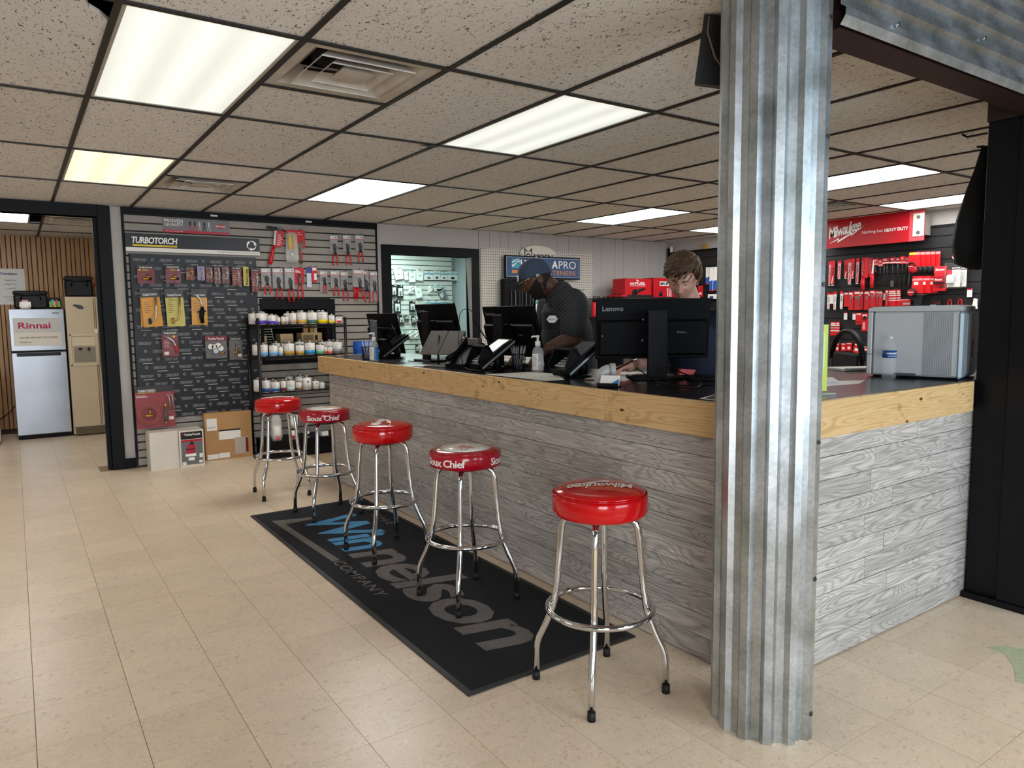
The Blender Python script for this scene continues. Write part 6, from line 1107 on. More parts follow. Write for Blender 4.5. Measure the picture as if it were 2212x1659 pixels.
for q, kd, lab in cards:
    t, w, h = rp('driver_pack', lab, 'tool', q, 'driver cards in the top row of the tool wall'); B().box(-w/2, -.008, 0, w/2, 0, h).obj('card', rcd if kd in (0, 4, 6) else rcd2, t); B().box(-w/2, -.0092, h*.1, w/2, -.008, h*.3).obj('white_band', white if kd in (1, 2, 3, 6) else pinkp, t); lines(t, -w*.4, w*.3, h*.55, h*.85, 2, -.0085, white); rhook((q[0]+q[2])/2, q[3])
    L_ = {0: .12, 1: .25, 2: .26, 3: .25, 4: .335, 5: .32, 6: .27}[kd]
    for s in ((-.016, .016) if kd == 2 else (0,)):
        if kd == 6: B().tube([(0, -.012, 0), (0, -.012, -.17), (-.02, -.014, -.2), (-.026, -.012, -L_)], [.008, .007, .006, .009], 8).obj('bar', darksteel, t); B().tube([(0, -.012, .0), (0, -.012, -.05)], [.016, .011], 8).obj('red_collar', rcd, t)
        else: B().tube([(s, -.012, 0), (s, -.012, -.06), (s, -.012, -L_)], [.011 if kd < 2 or kd > 3 else .006, .006, .0055], 8).obj('rod', bcd if kd in (0, 4, 5) else darksteel, t)
    if kd == 3: B().prism([(-.014, -L_), (.014, -L_), (.016, -L_+.06), (0, -L_+.075), (-.016, -L_+.06)], -.014, -.010).obj('spade_tip', steel, t)
    if kd in (0, 4): B().cyl((0, -.012, -.068), (0, -.012, -.062), .0095, n=8).obj('red_ring', rcd, t)
for k, lab in enumerate(('red tape measure card at the front of the overlapping five', 'second of the five overlapping tape measure cards', 'third of the five overlapping tape measure cards', 'fourth of the five overlapping tape measure cards', 'last of the five overlapping tape measure cards, furthest right')):
    t = thing('tape_pack', lab, 'tape measure', (XF-.15+.028*k, 3.965-.038*k, 1.84), R90, 'upper tape measure cards'); B().box(-.055, -.004, 0, .055, 0, .185).obj('card', rcd, t); B().box(-.05, -.0052, .155, .05, -.004, .18).obj('top_print', pinkp, t); B().box(-.035, -.0052, .12, .03, -.004, .145).obj('yellow_print', yellow, t)
    B().lathe([(.0001, 0), (.032, 0), (.036, .006), (.036, .03), (.03, .034), (.0001, .034)], n=18).obj('case', rcd2 if k == 0 else bcd, t).rotation_euler = (pi/2, 0, 0); o = t.children[-1]; o.location = (-.02, -.004, .036)
    if k == 0: B().tube(arc((-.02, .036), .038, 0, pi, 12, 'xz', -.02), .008, 6).obj('black_bumper', bcd, t); b = B(); text(b, 'Milwaukee', -.045, .03, .05, .012, y=-.039, bold=.02, shear=.2, res=1); b.obj('lettering', whiteprint, t)
rhook(3.9, 2.03); rhook(3.86, 1.77)
for k, lab in enumerate(('red tape measure card with a cased tape at the front of the lower three', 'middle one of the three lower tape measure cards', 'rear one of the three lower tape measure cards')):
    t = thing('tape_pack', lab, 'tape measure', (XF-.15+.05*k, 3.925-.05*k, 1.59), R90, 'lower tape measure cards'); B().prism([(-.062, 0), (.062, 0), (.05, .18), (-.05, .18)], -.006, 0).obj('card', rcd, t); B().box(-.052, -.0072, .135, .05, -.006, .155).obj('white_band', pinkp, t); B().box(-.035, -.0072, .09, .01, -.006, .12).obj('sticker', white, t)
    if k == 0:
        o = B().lathe([(.0001, 0), (.042, 0), (.046, .006), (.046, .036), (.04, .04), (.0001, .04)], n=20).obj('case', bcd, t); o.rotation_euler = (pi/2, 0, 0); o.location = (-.045, -.006, .01); B().disc((-.045, -.0468, .01), .034, 18, ax='y').obj('red_face', rcd2, t); b = B(); text(b, 'Milwaukee', -.073, .008, .056, .013, y=-.0475, bold=.02, shear=.2, res=1); b.obj('lettering', whiteprint, t)
t, w, h = rp('black_holster', 'black belt holster standing out below the lower tape measures', 'holster', (3.98, 1.455, 3.84, 1.59), None, .12); B().prism([(-.055, h), (.05, h), (.03, 0), (-.045, 0)], -.03, .03).obj('holster', bcd, t); B().box(-.06, -.034, h-.02, .055, .034, h-.01).obj('rim', mat('olive_rim', '4c4a36', .5), t)
t, w, h = rp('battery_pack', 'large red battery pack with a white script between tapes and clear packs', 'pack', (3.795, 1.61, 3.673, 1.865), None, .05); B().box(-w/2, -.03, 0, w/2, 0, h).obj('card', rcd, t); B().box(-w/2, -.032, h*.72, w/2, -.03, h).obj('top_print', mat('pack_rose', 'd8323c', .4), t); B().bbox(-w*.4, -.06, h*.32, w*.4, -.03, h*.66, .01).obj('battery', rcd2, t); B().box(-w*.42, -.062, h*.3, w*.42, -.03, h*.35).obj('dark_edge', bcd, t)
b = B(); text(b, 'Milwaukee', -w*.4, h*.82, w*.75, .022, y=-.033, bold=.02, shear=.3, res=2); text(b, 'Milwaukee', -w*.32, h*.42, w*.6, .02, y=-.0612, bold=.02, shear=.3, res=2); b.obj('lettering', whiteprint, t); B().cyl((.01, -.03, .035), (.01, -.032, .035), .01, n=10).cyl((.04, -.03, .04), (.04, -.032, .04), .01, n=10).obj('holes', bcd, t)
for k, (q, lab) in enumerate((((3.672, 1.631, 3.52, 1.89), 'clear packed white charger card in front, at the right of the tool wall'), ((3.60, 1.633, 3.486, 1.885), 'second clear packed white charger card behind the first'))):
    t, w, h = rp('charger_pack', lab, 'pack', q, 'clear packed charger cards', .09-.05*k); B().box(-w*.42, -.004, .015, w*.42, 0, h*.86).obj('card', white, t); B().box(-w*.42, -.0055, h*.74, w*.42, -.004, h*.86).obj('dark_header', bcd, t); B().box(-w*.42, -.0055, h*.55, -w*.1, -.004, h*.74).obj('red_field', rcd, t); lines(t, 0, w*.35, h*.25, h*.65, 8, -.0045, greyprint); B().bbox(-w*.4, -.035, h*.2, w*.1, -.006, h*.5, .006).obj('charger', mat('charger_white', 'd0d2d4', .3), t); B().box(-w/2, -.04, 0, w/2, -.038, h).box(-w/2, -.04, 0, -w/2+.002, 0, h).box(w/2-.002, -.04, 0, w/2, 0, h).obj('clear_blister', clear, t); b = B(); text(b, 'RECHARGE', -w*.1, h*.77, w*.48, .014, y=-.0062, bold=.03, res=1); b.obj('lettering', whiteprint, t)
# middle row
mid = [((5.029, 1.432, 4.985, 1.639), 'b', 'white and red blade pack nearest the metal column, middle row'), ((4.985, 1.5, 4.94, 1.632), 't', 'white hang tag near the metal column, middle row'), ((4.932, 1.423, 4.89, 1.647), 'b', 'white blade pack with red top, third in the middle row'), ((4.867, 1.433, 4.82, 1.65), 'b', 'white blade pack with red top, fourth in the middle row'), ((4.811, 1.463, 4.752, 1.632), 'r', 'short plain red pack in the middle row'), ((4.745, 1.424, 4.692, 1.635), 's', 'narrow red spade bit pack, first in the middle row'), ((4.689, 1.422, 4.60, 1.644), 's2', 'red pack with two spade bits, middle row'), ((4.60, 1.43, 4.574, 1.64), 'r', 'dark red pack squeezed beside the twin spade bits'), ((4.569, 1.421, 4.50, 1.64), 's', 'red spade bit pack left of the printer lid, middle row'), ((4.49, 1.456, 4.432, 1.642), 's', 'red spade bit pack, fifth of the spade bits'), ((4.44, 1.46, 4.392, 1.636), 's', 'red wide spade bit pack, sixth of the spade bits'), ((4.39, 1.459, 4.352, 1.634), 's', 'red wide spade bit pack, last of the spade bits'), ((4.352, 1.53, 4.318, 1.62), 't', 'white hang tag between spade bits and red cards'), ((4.317, 1.463, 4.285, 1.642), 's', 'narrow red drill bit pack right of the white tag'), ((4.285, 1.461, 4.24, 1.64), 'm', 'red white striped pack, first of three above the printer'), ((4.24, 1.461, 4.2, 1.641), 'm', 'red white striped pack, second of three above the printer'), ((4.2, 1.461, 4.157, 1.642), 'm', 'red white striped pack, third of three above the printer'), ((4.15, 1.464, 4.04, 1.534), 'w', 'low wide red pack peeking over the printer')]
for k, (q, kd, lab) in enumerate(mid):
    if kd == 'b': blade(q, lab, k, 'white blade packs in the middle row', True); continue
    t, w, h = rp('bit_pack' if kd[0] in 'srmw' else 'hang_tag', lab, 'pack' if kd[0] in 'srmw' else 'tag', q, 'red packs in the middle row' if kd[0] in 'srmw' else None, .03+.014*(k % 2)); rhook((q[0]+q[2])/2, q[3])
    if kd == 't': B().box(-w/2, -.003, 0, w/2, 0, h*.82).obj('tag', white, t); B().box(-w/2, -.003, h*.82, w/2, 0, h).obj('holder', rcd2, t); continue
    B().box(-w/2, -.01, 0, w/2, 0, h).obj('card', rcd2 if (kd == 'r' and w < .04) else rcd, t); B().box(-w*.45, -.0115, h*.84, w*.3, -.01, h*.93).obj('script_print', white, t)
    if kd[0] == 's':
        for s in ((0,) if kd == 's' else (-.018, .014)): B().prism([(s-.014, h*.72), (s+.014, h*.72), (s+.012, h*.6), (s+.003, h*.54), (s+.003, h*.1), (s-.003, h*.1), (s-.003, h*.54), (s-.012, h*.6)], -.014, -.0105).obj('spade_bit', steel, t)
        B().box(w*.18, -.0116, h*.72, w*.48, -.01, h*.86).obj('grey_print', greyprint, t)
    if kd == 'm':
        for z in (.32, .45, .62, .74): B().box(-w/2, -.0112, h*z, w/2, -.01, h*(z+.06)).obj('white_stripe', white, t)
    if kd == 'w': B().box(-w*.2, -.012, .01, w*.45, -.01, h*.45).obj('grey_print', greyprint, t)
low = [((4.811, 1.311, 4.77, 1.405), 't', 'white hang tag with a red holder below the short red pack'), ((4.703, 1.311, 4.665, 1.393), 't', 'white hang tag left of the holed red pack'), ((4.66, 1.256, 4.59, 1.392), 'h', 'square red pack with two dark holes, left of the printer'), ((4.586, 1.181, 4.52, 1.386), 'k', 'long red pack with a dark tool, touching the printer edge'), ((4.97, 1.127, 4.9, 1.288), 'm', 'red striped pack half behind the lime leaflet, first'), ((4.9, 1.127, 4.858, 1.288), 'm', 'red striped pack just right of the lime leaflet'), ((4.9, .937, 4.855, 1.036), 'x', 'small red pack beside the lime leaflet in the lower row'), ((4.831, .946, 4.77, 1.038), 'x', 'small red and white pack, second in the lower row'), ((4.764, .949, 4.70, 1.046), 'x', 'small red and white pack, third in the lower row'), ((4.688, .93, 4.61, 1.036), 'y', 'tilted red and white pack at the right of the lower row'), ((4.558, .95, 4.50, 1.007), 'x', 'small red pack half hidden by the printer in the lower row'), ((4.904, .70, 4.845, .794), 'x', 'small red pack just above the spiral notebook, left'), ((4.82, .71, 4.712, .793), 'y', 'wide red pack just above the spiral notebook, right'), ((3.676, 1.44, 3.626, 1.523), 'c', 'red snap hook above the printer, left one'), ((3.576, 1.44, 3.527, 1.523), 'c', 'red snap hook above the printer, right one'), ((3.488, 1.539, 3.44, 1.629), 't', 'white hang tag under the clear packs at the right'), ((3.62, 1.92, 3.57, 1.99), 't', 'white hang tag hanging askew above the clear packs'), ((3.852, 1.44, 3.729, 1.522), 'd', 'dark pack with pale print above the printer'), ((3.444, 1.42, 3.38, 1.526), 'z', 'bundle of white zip bags beside the black post')]
for k, (q, kd, lab) in enumerate(low):
    t, w, h = rp({'t': 'hang_tag', 'c': 'snap_hook', 'z': 'zip_bags'}.get(kd, 'tool_pack'), lab, {'t': 'tag', 'c': 'hook', 'z': 'bags'}.get(kd, 'pack'), q, None, .03, radians(-35) if k == 16 else (radians(14) if kd == 'y' and k == 9 else 0)); rhook((q[0]+q[2])/2, q[3])
    if kd == 't': B().box(-w/2, -.003, 0, w/2, 0, h*.82).obj('tag', white, t); B().box(-w/2, -.003, h*.82, w/2, 0, h).obj('holder', rcd2, t)
    elif kd == 'c': B().tube([(0, 0, h), (-.016, 0, h*.8), (-.016, 0, h*.2), (0, 0, 0), (.016, 0, h*.2), (.016, 0, h*.8)], .006, 6, closed=True).obj('hook_body', rcd, t)
    elif kd == 'z': 
        for s in range(3): B().prism([(-w/2+s*.01, 0), (w*.3+s*.01, 0), (w/2, h*.9), (0, h)], -.01-.01*s, -.004-.01*s).obj('bag', white, t)
    elif kd == 'd': B().box(-w/2, -.012, 0, w/2, 0, h).obj('card', bcd, t); B().box(-w*.4, -.014, h*.1, w*.1, -.012, h*.35).obj('print', greyprint, t); B().box(-w*.1, -.014, h*.55, w*.4, -.012, h*.62).obj('red_print', rcd2, t)
    else:
        B().box(-w/2, -.01, 0, w/2, 0, h).obj('card', rcd, t); B().box(-w*.4, -.0112, h*.82, w*.35, -.01, h*.92).obj('script_print', white, t)
        if kd == 'h': B().cyl((-w*.2, -.01, h*.2), (-w*.2, -.0115, h*.2), .011, n=10).cyl((w*.2, -.01, h*.2), (w*.2, -.0115, h*.2), .011, n=10).obj('holes', bcd, t)
        if kd == 'k': B().prism([(-.02, h*.6), (.02, h*.65), (.025, h*.8), (-.005, h*.86), (-.02, h*.75)], -.014, -.01).obj('dark_tool', bcd, t); B().box(-w*.3, -.012, h*.1, w*.1, -.01, h*.5).obj('print', pinkp, t)
        if kd == 'm':
            for z in (.3, .5, .7): B().box(-w/2, -.0112, h*z, w/2, -.01, h*(z+.08)).obj('stripe', white if z != .5 else greyprint, t)
        if kd in 'xy': B().box(-w*.25, -.0112, h*.2, w*.25, -.01, h*.5).obj('white_field', white, t)
t, w, h = rp('pipe_clamp', 'orange red cutter tool hanging at the far right of the tool wall', 'cutter', (3.485, 1.86, 3.41, 1.985)); b = B(); b.prism([(-.035, .03), (-.03, h), (.0, h), (-.005, h*.5), (.02, h*.4), (.03, .02), (-.02, .0)], -.02, 0); b.obj('body', mat('orange_red', 'd8351c', .35), t); B().tube([(.005, -.02, h*.55), (.03, -.02, h*.8), (.038, -.02, h*.9), (.03, -.02, h*.95), (.018, -.02, h*.8)], .006, 6).obj('lever', steel, t); B().cyl((.0, -.01, .0), (.012, -.01, -.05), .007, n=8).obj('screw', steel, t)
# blades left of the column, behind the younger man
for k, (q, lab) in enumerate((((6.876, 1.804, 6.80, 2.039), 'white and blue saw blade pack, leftmost of those by the metal column'), ((6.80, 1.712, 6.745, 2.035), 'long white and blue saw blade pack, second by the metal column'), ((6.745, 1.715, 6.69, 2.035), 'long white and blue saw blade pack, third by the metal column'), ((6.69, 1.72, 6.636, 2.035), 'long white and blue saw blade pack touching the metal column'))):
    t, w, h = rp('saw_blade_pack', lab, 'pack', q, 'white and blue blade packs', .03+.012*(k % 2)); B().box(-w/2, -.006, 0, w/2, 0, h).obj('sleeve', white, t); B().prism([(-w*.5, .012), (w*.5, .012), (w*.5, h*.46), (-w*.5, h*.4)], -.0075, -.006).obj('blue_print', mat('blade_blue', '2b5fae', .4), t); B().box(-w/2, -.0075, 0, w/2, -.006, .012).obj('red_foot', rcd, t); rhook((q[0]+q[2])/2, q[3])
t, w, h = rp('red_hang_pack', 'red pack hanging behind the ear of the younger man', 'pack', (7.007, 1.634, 6.929, 1.789)); B().box(-w/2, -.008, 0, w/2, 0, h).obj('card', rcd, t); B().box(-w*.3, -.01, h*.2, w*.3, -.008, h*.4).obj('print', white, t)
t, w, h = rp('white_hang_pack', 'white and navy packs just above the big monitor by the column', 'pack', (6.83, 1.6, 6.67, 1.666)); B().box(-w/2, -.01, 0, w/2, 0, h).obj('card', white, t); B().box(-w*.3, -.012, .0, w*.1, -.01, h*.6).obj('navy_print', mat('navy_print', '28406e'), t)
# ---- black things hanging near the ceiling, chair, saw, barrel
t = thing('hanging_bag', 'black gift bag with rope handles hanging behind the metal column top', 'bag', (2.112, 1.80, 2.225), radians(-40)); b = B(); b.add([(-.062, -.035, .0), (.075, -.045, -.02), (.085, .03, -.012), (-.05, .035, .012), (-.03, -.03, .235), (.062, -.03, .225), (.066, .0, .225), (-.026, .0, .235)], [(3, 2, 1, 0), (4, 5, 6, 7), (0, 1, 5, 4), (1, 2, 6, 5), (2, 3, 7, 6), (3, 0, 4, 7)]); b.obj('bag', mat('bag_card_black', '15161a', .4), t)
rope = mat('rope', '7c6a5c', .7); B().tube([(-.014, -.032, .225), (-.02, -.038, .17), (.005, -.05, .08), (.025, -.054, .05), (.04, -.052, .09), (.045, -.04, .2), (.043, -.034, .225)], .0035, 6).obj('rope_handle', rope, t); B().tube([(-.02, .0, .23), (-.022, .0, .262), (.06, .01, .262), (.062, .0, .225)], .0035, 6).obj('rope_handle', rope, t)
t = thing('hanging_jacket', 'black jacket hanging on the left side of the black post', 'jacket', (3.98, 1.72, 1.62)); b = B(); rr = random.Random(2)
def sec(z, w, d, ox): return [(ox+w*cos(a)*(1+.12*cos(3*a)), d*sin(a)*(1+.15*cos(4*a+1)), z) for a in [2*pi*k/16 for k in range(16)]]
ss_ = [sec(0, .02, .035, .08), sec(.03, .075, .09, .05), sec(.12, .085, .095, .02), sec(.25, .08, .085, .03), sec(.4, .065, .06, .06), sec(.5, .05, .035, .085), sec(.6, .025, .02, .1)]
vs = [v for s in ss_ for v in s]; fs = [(i*16+k, i*16+(k+1) % 16, (i+1)*16+(k+1) % 16, (i+1)*16+k) for i in range(6) for k in range(16)]; b.add(vs, fs, 0, True); b.tube([(.1, 0, .59), (.085, .005, .60), (.08, .005, .613), (.072, .005, .60), (.09, 0, .58)], .004, 6); b.obj('cloth', mat('jacket_black', '0c0d10', .8, bump=(20, .4)), t)
t = thing('wall_hook', 'thin black hook on the inner edge of the black post', 'hook', (3.79, 1.60, 2.236)); B().tube([(.02, 0, 0), (-.0, .08, -.004), (-.005, .1, .012)], .005, 6).obj('rod', blackm, t)
t = thing('office_chair', 'black curved chair back showing left of the printer', 'chair', (5.6, 3.32, 0), radians(60)); 
b = B(); b.tube(arc((0, 1.02), .23, 0, pi, 18, 'xz', 0), .022, 10); b.obj('curved_frame', blackm, t); B().bbox(-.2, -.02, .72, .2, .02, 1.08, .02).obj('backrest', mat('chair_fabric', '18181a', .8), t); B().bbox(-.24, -.5, .55, .24, -.02, .63, .03).obj('seat', mat('chair_fabric', '18181a'), t); B().cyl((0, -.25, .1), (0, -.25, .55), .03, n=12).obj('gas_lift', darksteel, t)
for k in range(5): a = 2*pi*k/5; o = B().tube([(0, -.25, .1), (.28*cos(a), -.25+.28*sin(a), .065)], [.025, .018], 8).obj('base_arm', blackm, t); B().ball((.28*cos(a), -.25+.28*sin(a), .03), .03, 8).obj('caster', blackm, o)
for s in (-1, 1): B().tube([(s*.215, 0, 1.02), (s*.225, 0, .75), (s*.2, -.05, .6)], .02, 8).obj('back_post', blackm, t)
t = thing('blue_barrel', 'blue ribbed plastic barrel beside the wire shelf', 'barrel', (3.04, 7.2, 0)); prf = [(.0001, 0), (.17, 0), (.175, .02)]
for z in (.3, .6, .86, .98, 1.09): prf += [(.175, z-.03), (.181, z-.02), (.181, z+.0), (.175, z+.01)]
prf += [(.175, 1.145), (.165, 1.155), (.0001, 1.155)]; B().lathe(prf, n=32, sx=.62, sy=.62).obj('barrel', mat('barrel_blue', '1350a8', .3), t)
# ============================================================ PEOPLE
def ga(d, s): return math.exp(-(d/s)**2)
def head_pt(th, ph, off=0.0, male_jaw=1.0):
    """th: azimuth (0 = face, toward -y), ph: elevation; returns a point of a head of real size"""
    dx, dy, dz = sin(th)*cos(ph), -cos(th)*cos(ph), sin(ph)
    a, b, c = .074, .096, .122
    x, y, z = dx*a, dy*b, dz*c
    front = max(0, -dy); t = max(0, -z)/c
    if z < 0: x *= 1-.26*t**1.6*male_jaw; y *= (1-.30*t**1.3) if dy > 0 else (1-.02*t)
    if dy < 0: y *= 1-.06*(abs(dx))**2; x *= 1+.03*front
    if z > 0: x *= 1+.03*sin(pi*min(1, z/c))
    f = 0.0
    if dy < .2:
        f += .021*ga(x, .011)*ga(z+.022, .015) + .012*ga(x, .008)*ga(z-.002, .02)
        f += .006*ga(abs(x)-.026, .026)*ga(z-.034, .010) - .010*ga(abs(x)-.031, .015)*ga(z-.014, .012)
        f += .005*ga(abs(x)-.044, .018)*ga(z+.018, .018)
        f += .007*ga(x, .022)*ga(z+.054, .006)+.006*ga(x, .019)*ga(z+.067, .006)-.004*ga(x, .024)*ga(z+.060, .003)
        f += .012*ga(x, .022)*ga(z+.098, .018)
        f += .004*ga(abs(x)-.010, .006)*ga(z+.030, .007)
    y -= f
    if off:
        n = Vector((dx/a, dy/b, dz/c)).normalized(); x += n.x*off; y += n.y*off; z += n.z*off
    return Vector((x, y, z))
def head_grid(off=0, nt=72, np_=54, mask=None):
    """closed grid; with a mask the shell is pushed below the skin where the mask is off"""
    vs = []; fs = []
    for i in range(np_+1):
        ph = -pi/2+pi*i/np_
        for k in range(nt):
            th = -pi+2*pi*k/nt; o = off
            if mask: o = mask(th, ph)
            vs.append(head_pt(th, ph, o))
    for i in range(np_):
        for k in range(nt): fs.append((i*nt+k, i*nt+(k+1) % nt, (i+1)*nt+(k+1) % nt, (i+1)*nt+k))
    return vs, fs
def loft(b, secs, n=20, mi=0):
    """secs: (centre, half width vector, half depth vector)"""
    vs = []; fs = []; m = len(secs)
    for c, u, v in secs:
        c, u, v = Vector(c), Vector(u), Vector(v)
        for k in range(n): a = 2*pi*k/n; vs.append(c+u*cos(a)+v*sin(a))
    for i in range(m-1):
        for k in range(n): fs.append((i*n+k, i*n+(k+1) % n, (i+1)*n+(k+1) % n, (i+1)*n+k))
    b.add(vs, fs, mi, True); b.add(vs[:n], [list(range(n))[::-1]], mi); b.add(vs[-n:], [list(range(n))], mi)
def limb(b, pts, rs, n=14):       # tapering, rounded limb, resampled so that the joints bend softly
    P = [Vector(p) for p in pts]; out = []; rr = []
    for i in range(len(P)-1):
        p0 = P[max(i-1, 0)]; p1 = P[i]; p2 = P[i+1]; p3 = P[min(i+2, len(P)-1)]
        for q in range(6):
            t = q/6; out.append(.5*((2*p1)+(p2-p0)*t+(2*p0-5*p1+4*p2-p3)*t*t+(3*p1-p0-3*p2+p3)*t**3)); rr.append(rs[i]+(rs[i+1]-rs[i])*t)
    out.append(P[-1]); rr.append(rs[-1]); b.tube(out, rr, n); b.ball(out[0], rr[0], 12); b.ball(out[-1], rr[-1], 12)
def hand(b, wrist, fwd, upv, size=1.0, curl=.6, side=1):
    """palm, four fingers and thumb; fwd from the wrist, upv out of the back of the hand, thumb on the given side"""
    f = Vector(fwd).normalized(); u = (Vector(upv)-f*f.dot(Vector(upv))).normalized(); s = f.cross(u)*side; w = Vector(wrist); k = size
    loft(b, [(w, s*.026*k, u*.019*k), (w+f*.03*k, s*.036*k, u*.017*k), (w+f*.065*k, s*.041*k, u*.015*k), (w+f*.09*k-u*.004, s*.039*k, u*.012*k)], 14)
    for j, (o, ln, r) in enumerate(((.029, .074, .0088), (.010, .082, .0092), (-.010, .076, .0088), (-.028, .060, .0078))):
        p = w+f*.088*k+s*o*k; d = f.copy(); pts = [w+f*.06*k+s*o*.9*k, p]
        for seg in (.45, .32, .23):
            ang = curl*(.75 if seg > .4 else 1.0); d = (d*cos(ang)-u*sin(ang)).normalized() if seg > .4 else (d-u*math.tan(min(ang, 1.1))*.8*1).normalized() if abs(d.dot(u)) < .95 else (d*.5-f*.6).normalized()
            p = p+d*ln*seg*k; pts.append(p)
        b.tube(pts, [r*k, r*1.05*k, r*k, r*.92*k, r*.75*k], 10); b.ball(pts[-1], r*.75*k, 8)
    pts = [w+f*.02*k+s*.024*k, w+f*.045*k+s*.046*k-u*.006, w+f*.07*k+s*.052*k-u*.018, w+f*.09*k+s*.044*k-u*.026]; b.tube(pts, [.014*k, .012*k, .0105*k, .008*k], 10); b.ball(pts[-1], .008*k, 8)
def merged(b, name, m, parent, voxel=.005, sm=2):
    o = b.obj(name, m, parent); r = o.modifiers.new('one_surface', 'REMESH'); r.mode = 'VOXEL'; r.voxel_size = voxel; r.use_smooth_shade = True
    if sm: s = o.modifiers.new('smooth', 'SMOOTH'); s.factor = .5; s.iterations = sm
    return o
def TM(loc, rz, pitch, roll=0): return Matrix.Translation(loc) @ Matrix.Rotation(rz, 4, 'Z') @ Matrix.Rotation(pitch, 4, 'X') @ Matrix.Rotation(roll, 4, 'Y')
def head_solid(b, M):
    vs, fs = head_grid(); b.T = M; b.add(vs, fs, 0, True)
    for s in (-1, 1):
        b.T = M @ Matrix.Translation((s*.075, .012, -.004)) @ Matrix.Rotation(s*radians(22), 4, 'Z') @ Matrix.Rotation(radians(-12), 4, 'X'); b.ball((0, 0, 0), .03, 14, sx=.0075, sy=.019, sz=.032); b.tube([(s*.006, .017*cos(a)-.0, .029*sin(a)) for a in [radians(-70+q*22) for q in range(12)]], .0042, 8)
    b.T = None
def face_parts(M, par, brow, iris, whites=True, lid=None):
    for s in (-1, 1):
        p = head_pt(s*.41, .115)
        e = B(); e.T = M; e.ball((s*.031, p.y+.0065, .013), .0118, 14); eo = e.obj('eye', mat('eye_white', 'd9d3cc', .25), par)
        e = B(); e.T = M; e.cyl((s*.031-.002, p.y-.0048, .0105), (s*.031-.002, p.y-.0055, .0102), .0052, n=12); e.obj('iris', iris, eo)
        e = B(); e.T = M; e.add([(s*.031+.0128*cos(a)*.98, p.y+.0065-.0128*sin(el)*sin(a)*1.0, .013+.0128*cos(el)) if False else (s*.031+.0126*cos(a), p.y+.0065-.0126*sin(a)*cos(el), .013+.0126*sin(a)*sin(el)) for el in [radians(v) for v in (-6, 20, 42, 65, 88)] for a in [pi*q/8 for q in range(9)]], [(i*9+q, i*9+q+1, i*9+q+10, i*9+q+9) for i in range(4) for q in range(8)], 0, True); e.obj('eyelid', lid, par)
        e = B(); e.T = M; pts = [head_pt(s*t, .285+.035*sin((t-.14)*6.0), .000) for t in (.16, .27, .40, .54, .66)]; e.tube(pts, [.0024, .0036, .0036, .0028, .0014], 8); e.obj('eyebrow', brow, par)
# ---- the man in the cap
skin1 = mat('skin_dark', '4c2f21', .5, noise=(14, .12)); shirt1 = mat('polo_dark', '23242a', .8); nt, b_, new, ln = nodes(shirt1)
tc = new('ShaderNodeTexCoord'); mp = new('ShaderNodeMapping'); mp.inputs['Rotation'].default_value = (0, 0, radians(36)); ln(tc.outputs['Object'], mp.inputs[0]); sc = new('ShaderNodeVectorMath'); sc.operation = 'MULTIPLY'; sc.inputs[1].default_value = (58, 0, 58); ln(mp.outputs[0], sc.inputs[0])
rz_ = new('ShaderNodeMapping'); rz_.inputs['Rotation'].default_value = (0, radians(45), 0); ln(sc.outputs[0], rz_.inputs[0]); fr_ = new('ShaderNodeVectorMath'); fr_.operation = 'FRACTION'; ln(rz_.outputs[0], fr_.inputs[0]); ds = new('ShaderNodeVectorMath'); ds.operation = 'DISTANCE'; ds.inputs[1].default_value = (.5, 0, .5); ln(fr_.outputs[0], ds.inputs[0]); r = ramp(new, (.09, L('77787a')), (.15, L('23242a'))); ln(ds.outputs['Value'], r.inputs[0]); ln(r.outputs[0], b_.inputs['Base Color'])
P1 = thing('person', 'man in a navy cap and dark dotted polo shirt, leaning over the counter', 'person', (3.1, 3.78, 0)); O1 = Vector((3.1, 3.78, 0)); V = lambda x, y, z: Vector((x, y, z))-O1
F1 = Vector((-.825, .566, 0)); S1 = Vector((-.566, -.825, 0)); Z_ = Vector((0, 0, 1))     # forward, his left, up
HM1 = TM(V(2.822, 3.815, 1.640), radians(-122), radians(26))
neck = V(2.955, 3.775, 1.545); chest = V(2.985, 3.757, 1.43); belly = V(3.02, 3.765, 1.20); hips = V(3.10, 3.785, .95)
b = B(); head_solid(b, HM1)
limb(b, [HM1 @ Vector((0, .045, -.05)), neck, chest+Z_*.03], [.062, .066, .075])
loft(b, [(hips-Z_*.05, S1*.15, F1*.11), (belly, S1*.15, F1*.13), (chest, S1*.165, F1*.11), (chest+Z_*.1, S1*.1, F1*.07)])
shL, elL, waL = V(2.935, 3.585, 1.475), V(2.895, 3.525, 1.262), V(2.735, 3.59, 1.20)
shR, elR, waR = V(3.06, 3.97, 1.49), V(3.0, 3.98, 1.25), V(2.80, 3.93, 1.17)
limb(b, [chest+S1*.12+Z_*.04, shL, (shL+elL)/2, elL, (elL*1.2+waL*.8)/2, waL], [.075, .074, .064, .056, .056, .036]); limb(b, [chest-S1*.12+Z_*.04, shR, (shR+elR)/2, elR, (elR*1.2+waR*.8)/2, waR], [.075, .072, .062, .054, .054, .036])
hand(b, waL, (waL-elL)+Vector((0, 0, -.03)), Z_, 1.05, .45, -1); hand(b, waR, (waR-elR), Z_, 1.05, .45, 1)
for s in (-1, 1): limb(b, [hips+S1*s*.085, V(3.09, 3.79, .52)+S1*s*.10, V(3.13, 3.77, .09)+S1*s*.11], [.095, .062, .042])
bo = merged(b, 'body', skin1, P1, .0045)
face_parts(HM1, P1, mat('hair_black', '120e0c', .8), mat('iris_brown', '2a1a10', .3), lid=skin1)
